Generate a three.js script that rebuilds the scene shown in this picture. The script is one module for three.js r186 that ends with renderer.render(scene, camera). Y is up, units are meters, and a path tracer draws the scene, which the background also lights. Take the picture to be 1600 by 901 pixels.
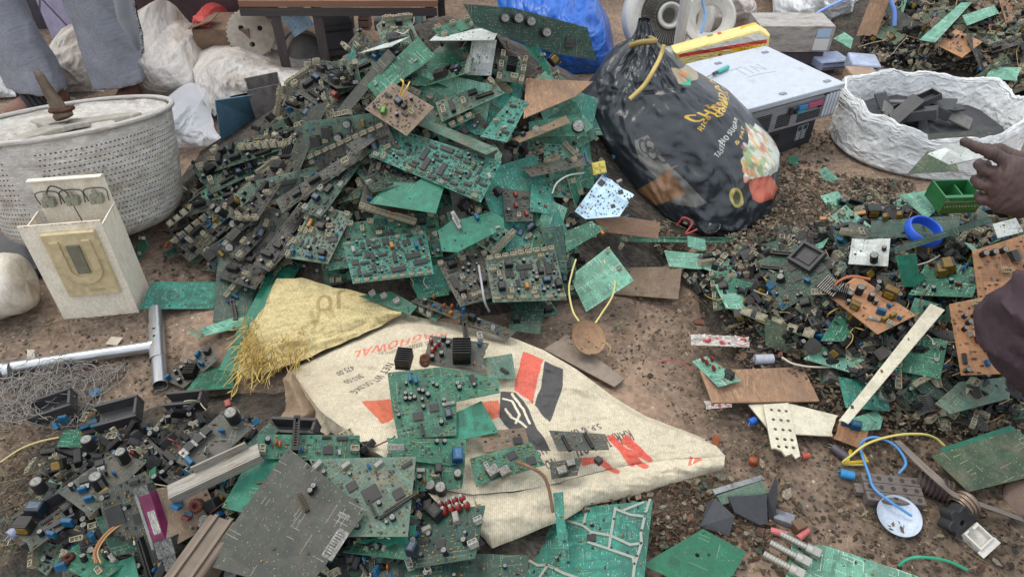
import * as THREE from 'three';
import { mergeGeometries, mergeVertices } from 'three/addons/utils/BufferGeometryUtils.js';
import { MarchingCubes } from 'three/addons/objects/MarchingCubes.js';
import { ImprovedNoise } from 'three/addons/math/ImprovedNoise.js';

// ---------- camera, sky, sun, exposure ----------
const V3 = THREE.Vector3, V2 = THREE.Vector2, D2R = Math.PI / 180;
const scene = new THREE.Scene();
const PW = 1600, PH = 901, FOV = 45, PITCH = 40 * D2R, EYE = new V3(0, 1.15, 0);
const camera = new THREE.PerspectiveCamera(FOV, PW / PH, 0.05, 400);
camera.position.copy(EYE);
camera.lookAt(EYE.x, EYE.y - Math.sin(PITCH), EYE.z - Math.cos(PITCH));
camera.updateMatrixWorld(true);
const renderer = new THREE.WebGLRenderer({ antialias: true });
renderer.toneMapping = THREE.LinearToneMapping;
renderer.toneMappingExposure = 1.58;
renderer.shadowMap.enabled = true;
{ // overcast sky: bright soft cloud, a little brighter overhead
  const W = 256, Hh = 128, d = new Float32Array(W * Hh * 4), n = new ImprovedNoise();
  for (let j = 0; j < Hh; j++) for (let i = 0; i < W; i++) {
    const el = ((j + 0.5) / Hh - 0.5) * Math.PI, az = (i / W) * 2 * Math.PI, y = Math.max(0, Math.sin(el));
    const cx = Math.cos(az) * Math.cos(el), cz = Math.sin(az) * Math.cos(el);
    const c = 1 + 0.16 * n.noise(cx * 3, y * 5, cz * 3) + 0.08 * n.noise(cx * 7, y * 11, cz * 7);
    const b = (0.62 + 0.42 * y) * c * (el < 0 ? 0.5 : 1), k = (j * W + i) * 4;
    d[k] = b * 0.93; d[k + 1] = b * 0.985; d[k + 2] = b * 1.06; d[k + 3] = 1;
  }
  const t = new THREE.DataTexture(d, W, Hh, THREE.RGBAFormat, THREE.FloatType);
  t.mapping = THREE.EquirectangularReflectionMapping; t.magFilter = t.minFilter = THREE.LinearFilter; t.needsUpdate = true;
  scene.background = t; scene.environment = t;
}
const sun = new THREE.DirectionalLight(0xfff3e2, 1.0);
sun.position.set(-2.2, 6, -3.2); sun.target.position.set(0, 0, -1.6);
sun.castShadow = true; sun.shadow.radius = 45; sun.shadow.mapSize.set(2048, 2048);
Object.assign(sun.shadow.camera, { left: -5, right: 5, top: 5, bottom: -5, near: 0.5, far: 20 });
scene.add(sun, sun.target);

// ---------- small tools ----------
let seed = 7;
const reseed = (s) => { seed = s >>> 0; };
function R() { seed = (seed + 0x6d2b79f5) >>> 0; let t = seed; t = Math.imul(t ^ (t >>> 15), t | 1); t ^= t + Math.imul(t ^ (t >>> 7), t | 61); return ((t ^ (t >>> 14)) >>> 0) / 4294967296; }
const rr = (a, b) => a + (b - a) * R(), ri = (a, b) => Math.floor(rr(a, b + 1)), pick = (a) => a[Math.floor(R() * a.length)];
const clamp = (x, a = 0, b = 1) => Math.min(b, Math.max(a, x)), lerp = (a, b, t) => a + (b - a) * t;
const sstep = (a, b, x) => { const t = clamp((x - a) / (b - a)); return t * t * (3 - 2 * t); };
const PN = new ImprovedNoise();
const nz = (x, y, z = 0) => PN.noise(x + 31.7, y + 11.3, z + 5.1);
const fbm = (x, y, z = 0, o = 4) => { let s = 0, a = 0.5; for (let i = 0; i < o; i++) { s += a * nz(x, y, z); x *= 2.03; y *= 2.03; z *= 2.03; a *= 0.5; } return s; };
// photograph pixel -> ray; world -> pixel
const FPX = PH / 2 / Math.tan(FOV * D2R / 2), SP = Math.sin(PITCH), CP = Math.cos(PITCH);
const ray = (px, py) => { const a = (px - PW / 2) / FPX, b = (PH / 2 - py) / FPX; return new V3(a, -SP + b * CP, -CP - b * SP); };
const toPx = (v) => { const dx = v.x - EYE.x, dy = v.y - EYE.y, dz = v.z - EYE.z, dep = -dy * SP - dz * CP, up = dy * CP - dz * SP; return [PW / 2 + FPX * dx / dep, PH / 2 - FPX * up / dep, dep]; };
const P = (px, py, y = 0) => { const d = ray(px, py); return d.multiplyScalar((y - EYE.y) / d.y).add(EYE); };       // on the level y
const PZ = (px, py, z) => { const d = ray(px, py); return d.multiplyScalar((z - EYE.z) / d.z).add(EYE); };            // on the upright plane z
const PD = (px, py, dep) => ray(px, py).multiplyScalar(dep).add(EYE);                                                // at a depth
const onPlane = (px, py, p0, n) => { const d = ray(px, py), t = (p0.clone().sub(EYE).dot(n)) / d.dot(n); return d.multiplyScalar(t).add(EYE); };
// lie of the land: heaps of scrap on the earth
const MOUNDS = [ // x, z, radius x, radius to the front, radius to the back, height
  [-0.2, -1.98, 0.92, 0.78, 0.8, 0.5],
  [-0.42, -0.74, 0.75, 0.4, 0.36, 0.13],
  [0.05, -0.98, 0.6, 0.42, 0.42, 0.06],
  [0.9, -1.3, 0.62, 0.5, 0.5, 0.15],
  [1.2, -1.3, 0.5, 0.5, 0.5, 0.2],
  [2.45, -3.3, 1.25, 1.15, 1.2, 0.6],
];
const groundY = (x, z) => 0.016 * fbm(x * 2.1, z * 2.1, 0, 3) + 0.006 * fbm(x * 11, z * 11, 3, 2);
function H(x, z) {
  let y = 0;
  for (const [cx, cz, rx, rf, rb, h] of MOUNDS) {
    const r = Math.hypot((x - cx) / rx, (z - cz) / (z > cz ? rf : rb));
    if (r < 1) { const t = 1 - r, v = h * (0.55 * t + 0.45 * t * t * (3 - 2 * t)); y = Math.max(y, v) + 0.25 * Math.min(y, v); }
  }
  return y + groundY(x, z);
}
function onH(px, py, lift = 0) {
  const d = ray(px, py); let t0 = 0.4, t1;
  for (let t = 0.4; t < 8; t += 0.02) { const y = EYE.y + d.y * t; if (y < H(d.x * t, d.z * t + EYE.z) + lift) { t1 = t; break; } t0 = t; }
  if (!t1) return P(px, py, lift);
  for (let i = 0; i < 14; i++) { const t = (t0 + t1) / 2; if (EYE.y + d.y * t < H(d.x * t, d.z * t) + lift) t1 = t; else t0 = t; }
  return d.multiplyScalar(t1).add(EYE);
}
const normH = (x, z, e = 0.05) => new V3(H(x - e, z) - H(x + e, z), 2 * e, H(x, z - e) - H(x, z + e)).normalize();
const inPoly = (x, y, p) => { let c = false; for (let i = 0, j = p.length - 1; i < p.length; j = i++) if ((p[i][1] > y) !== (p[j][1] > y) && x < (p[j][0] - p[i][0]) * (y - p[i][1]) / (p[j][1] - p[i][1]) + p[i][0]) c = !c; return c; };

// ---------- naming ----------
const used = new Map();
function numbered(n) { const k = used.get(n) ?? 0; used.set(n, k + 1); return k ? `${n}_${String(k).padStart(3, '0')}` : n; }
function tag(o, label, category, group) { o.userData.label = label; o.userData.category = category; if (group) o.userData.group = group; return o; }
function thing(name, label, category, pos = [0, 0, 0], group) { const o = new THREE.Group(); o.name = numbered(name); o.position.set(...(pos.isVector3 ? pos.toArray() : pos)); tag(o, label, category, group); scene.add(o); return o; }
function mesh(name, geo, mat, parent) { const m = new THREE.Mesh(geo, mat); m.name = name; m.castShadow = m.receiveShadow = true; (parent ?? scene).add(m); return m; }
function one(name, label, category, geo, mat, group) { const m = mesh(numbered(name), geo, mat); return tag(m, label, category, group); }

// ---------- textures ----------
function canvasOf(w, h, draw) { const c = document.createElement('canvas'); c.width = w; c.height = h; draw(c.getContext('2d'), w, h); return c; }
function tex(c, srgb = true, rep = 1) { const t = new THREE.CanvasTexture(c); if (srgb) t.colorSpace = THREE.SRGBColorSpace; t.wrapS = t.wrapT = THREE.RepeatWrapping; t.magFilter = THREE.LinearFilter; t.repeat.set(rep, rep); return t; }
// tileable value noise field 0..1
function noiseField(n, cells, oct, sd) {
  reseed(sd); const out = new Float32Array(n * n); let amp = 1, tot = 0;
  for (let o = 0; o < oct; o++, cells *= 2, amp *= 0.55) {
    const g = new Float32Array(cells * cells); for (let i = 0; i < g.length; i++) g[i] = R(); tot += amp;
    for (let y = 0; y < n; y++) { const fy = y / n * cells, y0 = Math.floor(fy), ty = fy - y0, sy = ty * ty * (3 - 2 * ty), r0 = y0 * cells, r1 = ((y0 + 1) % cells) * cells;
      for (let x = 0; x < n; x++) { const fx = x / n * cells, x0 = Math.floor(fx), tx = fx - x0, sx = tx * tx * (3 - 2 * tx), x1 = (x0 + 1) % cells;
        out[y * n + x] += amp * ((g[r0 + x0] * (1 - sx) + g[r0 + x1] * sx) * (1 - sy) + (g[r1 + x0] * (1 - sx) + g[r1 + x1] * sx) * sy); } }
  }
  for (let i = 0; i < out.length; i++) out[i] /= tot; return out;
}
function perPixel(c, fn) { const x = c.getContext('2d'), im = x.getImageData(0, 0, c.width, c.height), d = im.data; for (let i = 0, k = 0; i < d.length; i += 4, k++) fn(d, i, k, k % c.width, (k / c.width) | 0); x.putImageData(im, 0, 0); return c; }
const NA = noiseField(512, 5, 6, 11), NB = noiseField(512, 12, 5, 23), NC = noiseField(512, 90, 2, 37);
const css = (r, g, b, a = 1) => `rgba(${r | 0},${g | 0},${b | 0},${a})`;
// mixes a dirt colour into a canvas in patches with grain
function dirt(c, col, amount, sharp = 0.12, A = NA, B = NC) {
  return perPixel(c, (d, i, k, x, y) => { const q = (y & 511) * 512 + (x & 511), m = clamp(sstep(0.62 - amount * 0.45, 0.62 - amount * 0.45 + sharp * 3, A[q]) * (0.45 + 0.9 * B[q]) * Math.min(1, amount * 1.6)), g = 0.8 + 0.4 * B[(q * 7 + 91) & 262143];
    for (let j = 0; j < 3; j++) d[i + j] = d[i + j] + (col[j] * g - d[i + j]) * m; });
}
const texCache = new Map();
// plain weathered surface: light colours share three weathering maps tinted by the material colour, dark ones get a map of their own
function plainTex(col, { n = 256, vary = 0.12, grain = 0.1, dirtCol = [112, 96, 80], dirtAmt = 0.3, rep = 1, extra } = {}) {
  if (!extra && col[0] * 0.3 + col[1] * 0.6 + col[2] * 0.1 > 84) { const k = dirtAmt < 0.18 ? 0 : dirtAmt < 0.31 ? 1 : 2, key = `w${k}_${rep}`; if (!texCache.has(key)) { const c = canvasOf(512, 512, (x) => { x.fillStyle = '#f4f4f4'; x.fillRect(0, 0, 512, 512); }); perPixel(c, (d, i, q) => { const f = 1 + [0.12, 0.2, 0.3][k] * (NB[q] - 0.5) + 0.2 * (NC[q] - 0.5); for (let j = 0; j < 3; j++) d[i + j] *= f; }); dirt(c, [[190, 178, 162], [172, 156, 138], [160, 142, 122]][k], [0.12, 0.26, 0.42][k]); texCache.set(key, tex(c, true, rep)); } const t = texCache.get(key); return { shared: t, col, clone: () => t }; }
  const key = [col, n, vary, grain, dirtCol, dirtAmt, rep].join(); if (!extra && texCache.has(key)) return texCache.get(key);
  const c = canvasOf(n, n, (x) => { x.fillStyle = css(...col); x.fillRect(0, 0, n, n); if (extra) extra(x, n); });
  perPixel(c, (d, i, k, x, y) => { const q = (y & 511) * 512 + (x & 511), f = 1 + vary * (NB[q] - 0.5) * 2 + grain * (NC[q] - 0.5) * 2; for (let j = 0; j < 3; j++) d[i + j] *= f; });
  if (dirtAmt) dirt(c, dirtCol, dirtAmt);
  const t = tex(c, true, rep); if (!extra) texCache.set(key, t); return t;
}
const grimeMap = tex(perPixel(canvasOf(512, 512, () => {}), (d, i, k) => { const f = clamp(0.66 + 0.5 * (NA[k] - 0.5) + 0.5 * (NB[k] - 0.5) + 0.35 * (NC[k] - 0.5)); d[i] = 255 * f; d[i + 1] = 252 * f; d[i + 2] = 245 * f; d[i + 3] = 255; }));
const bumpTex = tex(perPixel(canvasOf(512, 512, () => {}), (d, i, k) => { d[i] = d[i + 1] = d[i + 2] = 255 * clamp(0.5 * NB[k] + 0.5 * NC[k]); d[i + 3] = 255; }), false);
// crushed film: sharp ridges at two scales
const ND = noiseField(512, 4, 3, 51), NE = noiseField(512, 9, 3, 52);
const crinkle = (rep) => tex(perPixel(canvasOf(512, 512, () => {}), (d, i, k, x, y) => { const a = 1 - Math.abs(ND[k] * 2 - 1) * 3.4, b = 1 - Math.abs(NE[k] * 2 - 1) * 3.2; d[i] = d[i + 1] = d[i + 2] = 255 * clamp(0.6 * Math.max(0, a) + 0.4 * Math.max(0, b)); d[i + 3] = 255; }), false, rep);
const crk = crinkle(1), crkFine = crinkle(3);
const S = (o) => { if (o.map?.shared) o = { ...o, color: new THREE.Color(`rgb(${o.map.col.map((v) => v | 0).join(',')})`), map: o.map.shared }; return new THREE.MeshStandardMaterial({ side: THREE.DoubleSide, ...o }); };
const M = {
  part: S({ vertexColors: true, map: grimeMap, roughness: 0.55, metalness: 0 }),
  partDull: S({ vertexColors: true, map: grimeMap, roughness: 0.85 }),
  metalPart: S({ vertexColors: true, map: grimeMap, roughness: 0.42, metalness: 0.75 }),
  edge: S({ color: 0x8e8a68, roughness: 0.8 }),
};

// ---------- geometry tools ----------
function colored(g, col) { if (g.index) g = g.toNonIndexed(); const c = new THREE.Color(...(Array.isArray(col) ? col : [col])), n = g.attributes.position.count, a = new Float32Array(n * 3); for (let i = 0; i < n; i++) c.toArray(a, i * 3); g.setAttribute('color', new THREE.BufferAttribute(a, 3)); for (const k of Object.keys(g.attributes)) if (!['position', 'normal', 'uv', 'color'].includes(k)) g.deleteAttribute(k); return g; }
const merge = (l) => mergeGeometries(l, false);
const noIdx = (l) => merge(l.map((g) => (g.index ? g.toNonIndexed() : g)));
const box = (w, d, h, x = 0, y = 0, z = 0) => new THREE.BoxGeometry(w, d, h).translate(x, y, z + h / 2);             // stands on z = 0
// box with chamfered top rim, z up
function cbox(w, d, h, c = 0.0012, x = 0, y = 0, z = 0) {
  const s = new THREE.Shape([new V2(-w / 2 + c, -d / 2), new V2(w / 2 - c, -d / 2), new V2(w / 2, -d / 2 + c), new V2(w / 2, d / 2 - c), new V2(w / 2 - c, d / 2), new V2(-w / 2 + c, d / 2), new V2(-w / 2, d / 2 - c), new V2(-w / 2, -d / 2 + c)]);
  return new THREE.ExtrudeGeometry(s, { depth: Math.max(0.0001, h - c), bevelEnabled: true, bevelThickness: c, bevelSize: c * 0.8, bevelOffset: -c * 0.8, bevelSegments: 1 }).translate(x, y, z);
}
const cyl = (r, h, n = 12, x = 0, y = 0, z = 0, r2 = r) => new THREE.CylinderGeometry(r2, r, h, n).rotateX(Math.PI / 2).translate(x, y, z + h / 2);
function tube(pts, r, seg = 24, rad = 6, closed = false) { return new THREE.TubeGeometry(new THREE.CatmullRomCurve3(pts, closed, 'catmullrom', 0.5), seg, r, rad, closed); }
const lathe = (pts, n = 40) => new THREE.LatheGeometry(pts.map((p) => new V2(p[0], p[1])), n);
function basis(o, p, u, n) { const v = n.clone().cross(u).normalize(), uu = v.clone().cross(n).normalize(); o.matrix.makeBasis(uu, v, n); o.quaternion.setFromRotationMatrix(o.matrix); o.position.copy(p); return o; }
function smoothNormals(g) { const uv = g.attributes.uv; g.deleteAttribute('normal'); g.computeVertexNormals(); return g; }
function gridGeo(ns, nt, fn) { // fn(s, t) -> Vector3 ; uv = (s, t)
  const pos = [], uv = [], idx = [];
  for (let j = 0; j <= nt; j++) for (let i = 0; i <= ns; i++) { const p = fn(i / ns, j / nt); pos.push(p.x, p.y, p.z); uv.push(i / ns, 1 - j / nt); }
  for (let j = 0; j < nt; j++) for (let i = 0; i < ns; i++) { const a = j * (ns + 1) + i, b = a + ns + 1; idx.push(a, b, a + 1, b, b + 1, a + 1); }
  const g = new THREE.BufferGeometry(); g.setAttribute('position', new THREE.Float32BufferAttribute(pos, 3)); g.setAttribute('uv', new THREE.Float32BufferAttribute(uv, 2)); g.setIndex(idx); g.computeVertexNormals(); return g;
}
function curvePx(pts) { const L = [0]; for (let i = 1; i < pts.length; i++) L.push(L[i - 1] + Math.hypot(pts[i][0] - pts[i - 1][0], pts[i][1] - pts[i - 1][1])); const T = L[L.length - 1]; return (s) => { const d = s * T; let i = 1; while (i < pts.length - 1 && L[i] < d) i++; const t = (d - L[i - 1]) / (L[i] - L[i - 1] || 1); return [lerp(pts[i - 1][0], pts[i][0], t), lerp(pts[i - 1][1], pts[i][1], t)]; }; }
// which (u, v) of a mesh's geometry lies at a pixel of the photograph (front side), for placing print
function uvAt(g, px, py) { const p = g.attributes.position, uv = g.attributes.uv, q = new V3(); let best = 1e9, r = [0, 0], bd = 1e9; const c = [];
  for (let i = 0; i < p.count; i++) { q.fromBufferAttribute(p, i); const [x, y, d] = toPx(q); c.push([(x - px) ** 2 + (y - py) ** 2, d, uv.getX(i), uv.getY(i)]); }
  c.sort((a, b) => a[0] - b[0]); const near = c.slice(0, 6); const dm = Math.min(...near.map((n) => n[1])); let w = 0, su = 0, sv = 0;
  for (const n of near) if (n[1] < dm + 0.12) { const k = 1 / (n[0] + 0.5); w += k; su += k * n[2]; sv += k * n[3]; } return [su / w, sv / w]; }
// signed distance field -> mesh
function sdfMesh(fn, lo, hi, cell) {
  const size = Math.max(hi[0] - lo[0], hi[1] - lo[1], hi[2] - lo[2]) * 1.08, n = Math.min(120, Math.ceil(size / cell)), c = [0, 1, 2].map((i) => (lo[i] + hi[i]) / 2);
  const mc = new MarchingCubes(n, new THREE.MeshBasicMaterial(), false, false, 400000); mc.isolation = 0;
  const h = n / 2, p = new V3();
  for (let k = 0; k < n; k++) for (let j = 0; j < n; j++) for (let i = 0; i < n; i++) { p.set(c[0] + (i - h) / h * size / 2, c[1] + (j - h) / h * size / 2, c[2] + (k - h) / h * size / 2); mc.field[k * n * n + j * n + i] = -fn(p); }
  mc.update(); const cnt = mc.count ?? mc.geometry.drawRange.count, pos = mc.positionArray.slice(0, cnt * 3), g0 = new THREE.BufferGeometry();
  for (let i = 0; i < cnt * 3; i += 3) for (let a = 0; a < 3; a++) pos[i + a] = c[a] + pos[i + a] * size / 2;
  g0.setAttribute('position', new THREE.BufferAttribute(pos, 3)); const g = mergeVertices(g0, 1e-5); g.computeVertexNormals();
  const uv = new Float32Array(g.attributes.position.count * 2); for (let i = 0; i < uv.length / 2; i++) { uv[2 * i] = g.attributes.position.getX(i) * 3 + g.attributes.position.getZ(i) * 2; uv[2 * i + 1] = g.attributes.position.getY(i) * 3; } g.setAttribute('uv', new THREE.BufferAttribute(uv, 2)); return g;
}
const capD = (p, a, b, ra, rb) => { const bax = b[0] - a[0], bay = b[1] - a[1], baz = b[2] - a[2], pax = p.x - a[0], pay = p.y - a[1], paz = p.z - a[2]; const t = clamp((pax * bax + pay * bay + paz * baz) / (bax * bax + bay * bay + baz * baz || 1)); return Math.hypot(pax - bax * t, pay - bay * t, paz - baz * t) - lerp(ra, rb, t); };
const smin = (a, b, k) => { const h = clamp(0.5 + 0.5 * (b - a) / k); return b + (a - b) * h - k * h * (1 - h); };
const capsField = (caps, k) => (p) => { let d = 1e3; for (const c of caps) d = smin(d, capD(p, c[0], c[1], c[2], c[3]), c[4] ?? k); return d; };

// ---------- printed circuit boards: surfaces ----------
const TILE = 0.3; // metres covered by one texture
function pcbTex(sd, base, { trace = 1.25, pads = [196, 190, 160], padN = 900, silk = 0.5, mode = 'comp', dirtCol = [120, 108, 92], dirtAmt = 0.35, pour = 0.12, spots = null, n = 1024, dips = 60 }) {
  reseed(sd);
  const c = canvasOf(n, n, (x) => {
    const k = (f, a = 1) => css(Math.min(255, base[0] * f + (f > 1 ? 10 * (f - 1) : 0)), Math.min(255, base[1] * f), Math.min(255, base[2] * f), a);
    x.fillStyle = k(1); x.fillRect(0, 0, n, n);
    for (let i = 0; i < 26; i++) { x.fillStyle = k(1 + pour * (R() < 0.5 ? 1 : -1.2), 0.9); const w = rr(50, 260), h = rr(40, 200), px = rr(-50, n), py = rr(-50, n); x.fillRect(px, py, w, h); }
    // copper runs: bundles with 45 degree jogs
    const step = 4;
    for (let i = 0; i < 150; i++) {
      const m = ri(1, 9), horiz = R() < 0.5, L = rr(60, 330); let px = rr(0, n), py = rr(0, n); const j1 = rr(0.2, 0.6), jog = rr(-60, 60), wdt = pick([1, 1.4, 2, mode === 'solder' ? 4 : 2]);
      x.strokeStyle = k(mode === 'solder' ? trace : trace * rr(0.9, 1.08), 0.85); x.lineWidth = wdt;
      for (let q = 0; q < m; q++) { const o = q * (step + wdt); x.beginPath(); if (horiz) { x.moveTo(px, py + o); x.lineTo(px + L * j1, py + o); x.lineTo(px + L * j1 + Math.abs(jog), py + o + jog); x.lineTo(px + L + Math.abs(jog), py + o + jog); } else { x.moveTo(px + o, py); x.lineTo(px + o, py + L * j1); x.lineTo(px + o + jog, py + L * j1 + Math.abs(jog)); x.lineTo(px + o + jog, py + L + Math.abs(jog)); } x.stroke(); }
    }
    // rows of pads
    for (let i = 0; i < dips; i++) { const h = R() < 0.5, m = ri(3, 14), px = rr(0, n), py = rr(0, n), two = R() < 0.6, gap = pick([26, 26, 52]); x.fillStyle = css(...pads, 0.95);
      for (let q = 0; q < m; q++) for (let t = 0; t < (two ? 2 : 1); t++) { x.beginPath(); x.arc(px + (h ? q * 8.7 : t * gap), py + (h ? t * gap : q * 8.7), mode === 'solder' ? 2.7 : 1.8, 0, 7); x.fill(); } }
    for (let i = 0; i < padN; i++) { x.fillStyle = css(...pads, rr(0.5, 1)); x.beginPath(); x.arc(rr(0, n), rr(0, n), mode === 'solder' ? rr(1.3, 3) : rr(0.8, 1.9), 0, 7); x.fill(); }
    // white component outlines and ticks
    x.strokeStyle = css(225, 230, 222, 0.75 * silk); x.lineWidth = 1.2;
    for (let i = 0; i < 150 * silk; i++) { const w = rr(8, 60), h = rr(6, 34), px = rr(0, n), py = rr(0, n); if (R() < 0.7) x.strokeRect(px, py, w, h); else { x.beginPath(); x.arc(px, py, h * 0.6, 0, 7); x.stroke(); } }
    x.fillStyle = css(228, 232, 224, 0.8 * silk);
    for (let i = 0; i < 700 * silk; i++) { const px = rr(0, n), py = rr(0, n); for (let q = ri(1, 4); q--;) x.fillRect(px + q * 4, py, 2.4, 4); }
    if (spots) for (let i = 0; i < spots.n; i++) { x.fillStyle = css(...spots.c, rr(0.4, 0.9)); x.fillRect(rr(0, n), rr(0, n), rr(4, 26), rr(3, 16)); }
  });
  perPixel(c, (d, i, kk, x, y) => { const q = (y & 511) * 512 + (x & 511), f = 1 + 0.16 * (NB[q] - 0.5) + 0.22 * (NC[q] - 0.5); for (let j = 0; j < 3; j++) d[i + j] *= f; });
  dirt(c, dirtCol, dirtAmt); if (dirtAmt > 0.2) dirt(c, [78, 66, 54], dirtAmt * 0.5, 0.08, NB, NC);
  const t = tex(c, true, 1 / TILE); return t;
}
const PCB = {};
function pcbMat(name, sd, base, opt, rough = 0.6) { const t = pcbTex(sd, base, opt); PCB[name] = [S({ map: t, roughness: rough, roughnessMap: null, bumpMap: t, bumpScale: opt.mode === 'solder' ? 0.0007 : 0.0004 }), opt.edge ?? M.edge]; }
const E = (c) => S({ color: c, roughness: 0.8 });
pcbMat('teal', 101, [28, 98, 84], { dirtAmt: 0.26, trace: 1.45, edge: E(0x4d7a68), silk: 0.9 });
pcbMat('green', 102, [26, 82, 62], { dirtAmt: 0.32, trace: 1.45, edge: E(0x4c6a54), silk: 0.6 });
pcbMat('dark', 103, [22, 54, 44], { dirtAmt: 0.36, trace: 1.5, edge: E(0x505c4a), dirtCol: [84, 80, 70] });
pcbMat('dusty', 104, [66, 96, 82], { dirtAmt: 0.5, edge: E(0x77806a), silk: 0.6 });
pcbMat('olive', 105, [50, 72, 50], { dirtAmt: 0.5, mode: 'solder', edge: E(0x77704f) });
pcbMat('solder', 106, [26, 84, 64], { mode: 'solder', trace: 1.4, dirtAmt: 0.22, pads: [190, 205, 190], padN: 1700, dips: 150, silk: 0.1, edge: E(0x5d8a70) });
pcbMat('aqua', 107, [84, 134, 114], { mode: 'solder', trace: 1.3, dirtAmt: 0.28, pads: [215, 225, 215], padN: 1300, dips: 110, silk: 0.3, edge: E(0x7aa08c) });
pcbMat('brown', 108, [104, 86, 68], { dirtAmt: 0.45, trace: 1.12, pads: [92, 70, 50], silk: 0.5, edge: E(0x8d7350) });
pcbMat('tan', 109, [150, 108, 74], { dirtAmt: 0.25, trace: 1.1, pads: [110, 74, 48], silk: 0.5, edge: E(0xa87c48) });
pcbMat('grime', 110, [54, 60, 54], { dirtAmt: 0.5, dirtCol: [92, 84, 74], edge: E(0x645f4e), silk: 0.4 });
pcbMat('slate', 111, [46, 50, 43], { dirtAmt: 0.4, trace: 1.3, padN: 700, mode: 'solder', pads: [150, 150, 140], silk: 0.35, pour: 0.1, dirtCol: [78, 66, 58], edge: E(0x6f7f6a) });
pcbMat('pale', 112, [178, 184, 180], { dirtAmt: 0.25, trace: 0.9, mode: 'solder', pads: [110, 112, 112], padN: 800, silk: 0, edge: E(0x9aa094), spots: { n: 70, c: [80, 84, 84] } });
pcbMat('bluewhite', 113, [168, 198, 220], { dirtAmt: 0.12, trace: 0.93, pads: [80, 88, 96], silk: 0, edge: E(0x8fa0a8), spots: { n: 50, c: [52, 58, 66] } });
pcbMat('leaf', 114, [22, 96, 76], { dirtAmt: 0.16, trace: 1.3, padN: 220, dips: 18, silk: 0.3, edge: E(0x4c8a68) }, 0.58);
pcbMat('gloss', 116, [16, 88, 60], { dirtAmt: 0.06, trace: 1.2, padN: 200, dips: 14, silk: 0.2, edge: E(0x4c8a68) }, 0.22);
pcbMat('soot', 115, [38, 40, 38], { dirtAmt: 0.42, dirtCol: [88, 80, 70], pads: [140, 136, 124], trace: 1.3, edge: E(0x605848), silk: 0.3 });
PCB.hard = [S({ map: plainTex([142, 112, 88], { rep: 3, dirtAmt: 0.5, dirtCol: [112, 92, 78], extra: (x, n) => { reseed(5); for (let i = 0; i < 2600; i++) { x.strokeStyle = css(...pick([[182, 150, 118], [96, 74, 58]]), 0.5); x.lineWidth = rr(0.6, 1.6); const a = rr(0, 512), b = rr(0, 512), t = rr(-0.5, 0.5); x.beginPath(); x.moveTo(a, b); x.lineTo(a + Math.cos(t) * 22, b + Math.sin(t) * 22); x.stroke(); } } }), roughness: 0.9, bumpMap: bumpTex, bumpScale: 0.0006 }), E(0x8a6c52)];
PCB.slab = [S({ map: plainTex([142, 128, 115], { dirtAmt: 0.4 }), roughness: 0.9, bumpMap: bumpTex, bumpScale: 0.0008 }), E(0x7c6e62)];
PCB.cream = [S({ map: plainTex([206, 200, 178], { rep: 4, dirtAmt: 0.25 }), roughness: 0.6 }), E(0xb8b299)];
PCB.steel = [S({ map: plainTex([168, 172, 172], { rep: 4, dirtAmt: 0.35 }), roughness: 0.42, metalness: 0.6 }), E(0x9a9c9c)];
PCB.blackplate = [S({ map: plainTex([52, 54, 58], { rep: 4, dirtAmt: 0.4 }), roughness: 0.5 }), E(0x3a3a3c)];

// ---------- components: z up, standing on z = 0, colours in the vertices ----------
const BLK = 0x2b2c2e, BLK2 = 0x37383a, PIN = 0xa9aaa6, CRM = 0xe4dbc0, GRYm = 0x8d8f8c, GOLD = 0xa98a45, COP = 0x9a5a34;
const KG = {};       // kind -> {name, variants: [geometry], w, d, mat}
const kind = (k, name, w, d, geos, mat = M.part) => { KG[k] = { name, w, d, mat, g: geos.map((l) => merge(l)) }; };
const C = colored;
function dipG(w, d) { const l = [C(cbox(w, d, 0.0036, 0.0006, 0, 0, 0.001), BLK), C(box(0.0012, 0.0022, 0.0003, -w / 2 + 0.0012, 0, 0.0046), 0x111111)]; const n = Math.round(w / 0.0026); for (let i = 0; i < n; i++) for (const s of [-1, 1]) l.push(C(box(0.0008, 0.0012, 0.003, -w / 2 + (i + 0.5) * w / n, s * (d / 2 + 0.0005)), PIN)); return l; }
kind('dip', 'chip', 0.021, 0.009, [dipG(0.02, 0.0068), dipG(0.0185, 0.0068)]);
kind('dipL', 'chip', 0.038, 0.016, [dipG(0.036, 0.0135)]);
function qfpG(w) { const l = [C(cbox(w, w, 0.0026, 0.0005, 0, 0, 0.0004), 0x3b3c3e)]; const n = Math.round(w / 0.0024); for (let i = 0; i < n; i++) for (const s of [-1, 1]) { const q = -w / 2 + (i + 0.5) * w / n; l.push(C(box(0.001, 0.0016, 0.0008, q, s * (w / 2 + 0.0008)), PIN), C(box(0.0016, 0.001, 0.0008, s * (w / 2 + 0.0008), q), PIN)); } return l; }
kind('qfp', 'chip', 0.02, 0.02, [qfpG(0.016)]); kind('qfpL', 'chip', 0.034, 0.034, [qfpG(0.029)]);
function capG(r, h, col, top = 0xb4b6b4) { return [C(cyl(r, h - 0.0012, 16, 0, 0, 0.0006), col), C(cyl(r * 0.98, 0.0006, 16), 0x222222), C(cyl(r, 0.0006, 16, 0, 0, h - 0.0006, r * 0.9), col), C(cyl(r * 0.84, 0.0003, 16, 0, 0, h), top), C(box(r * 1.2, 0.0005, 0.0002, 0, 0, h + 0.0003), 0x777777), C(box(0.0004, r * 0.6, h * 0.8, r * 0.99, 0, h * 0.1), 0x9aa0a4)]; }
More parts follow.
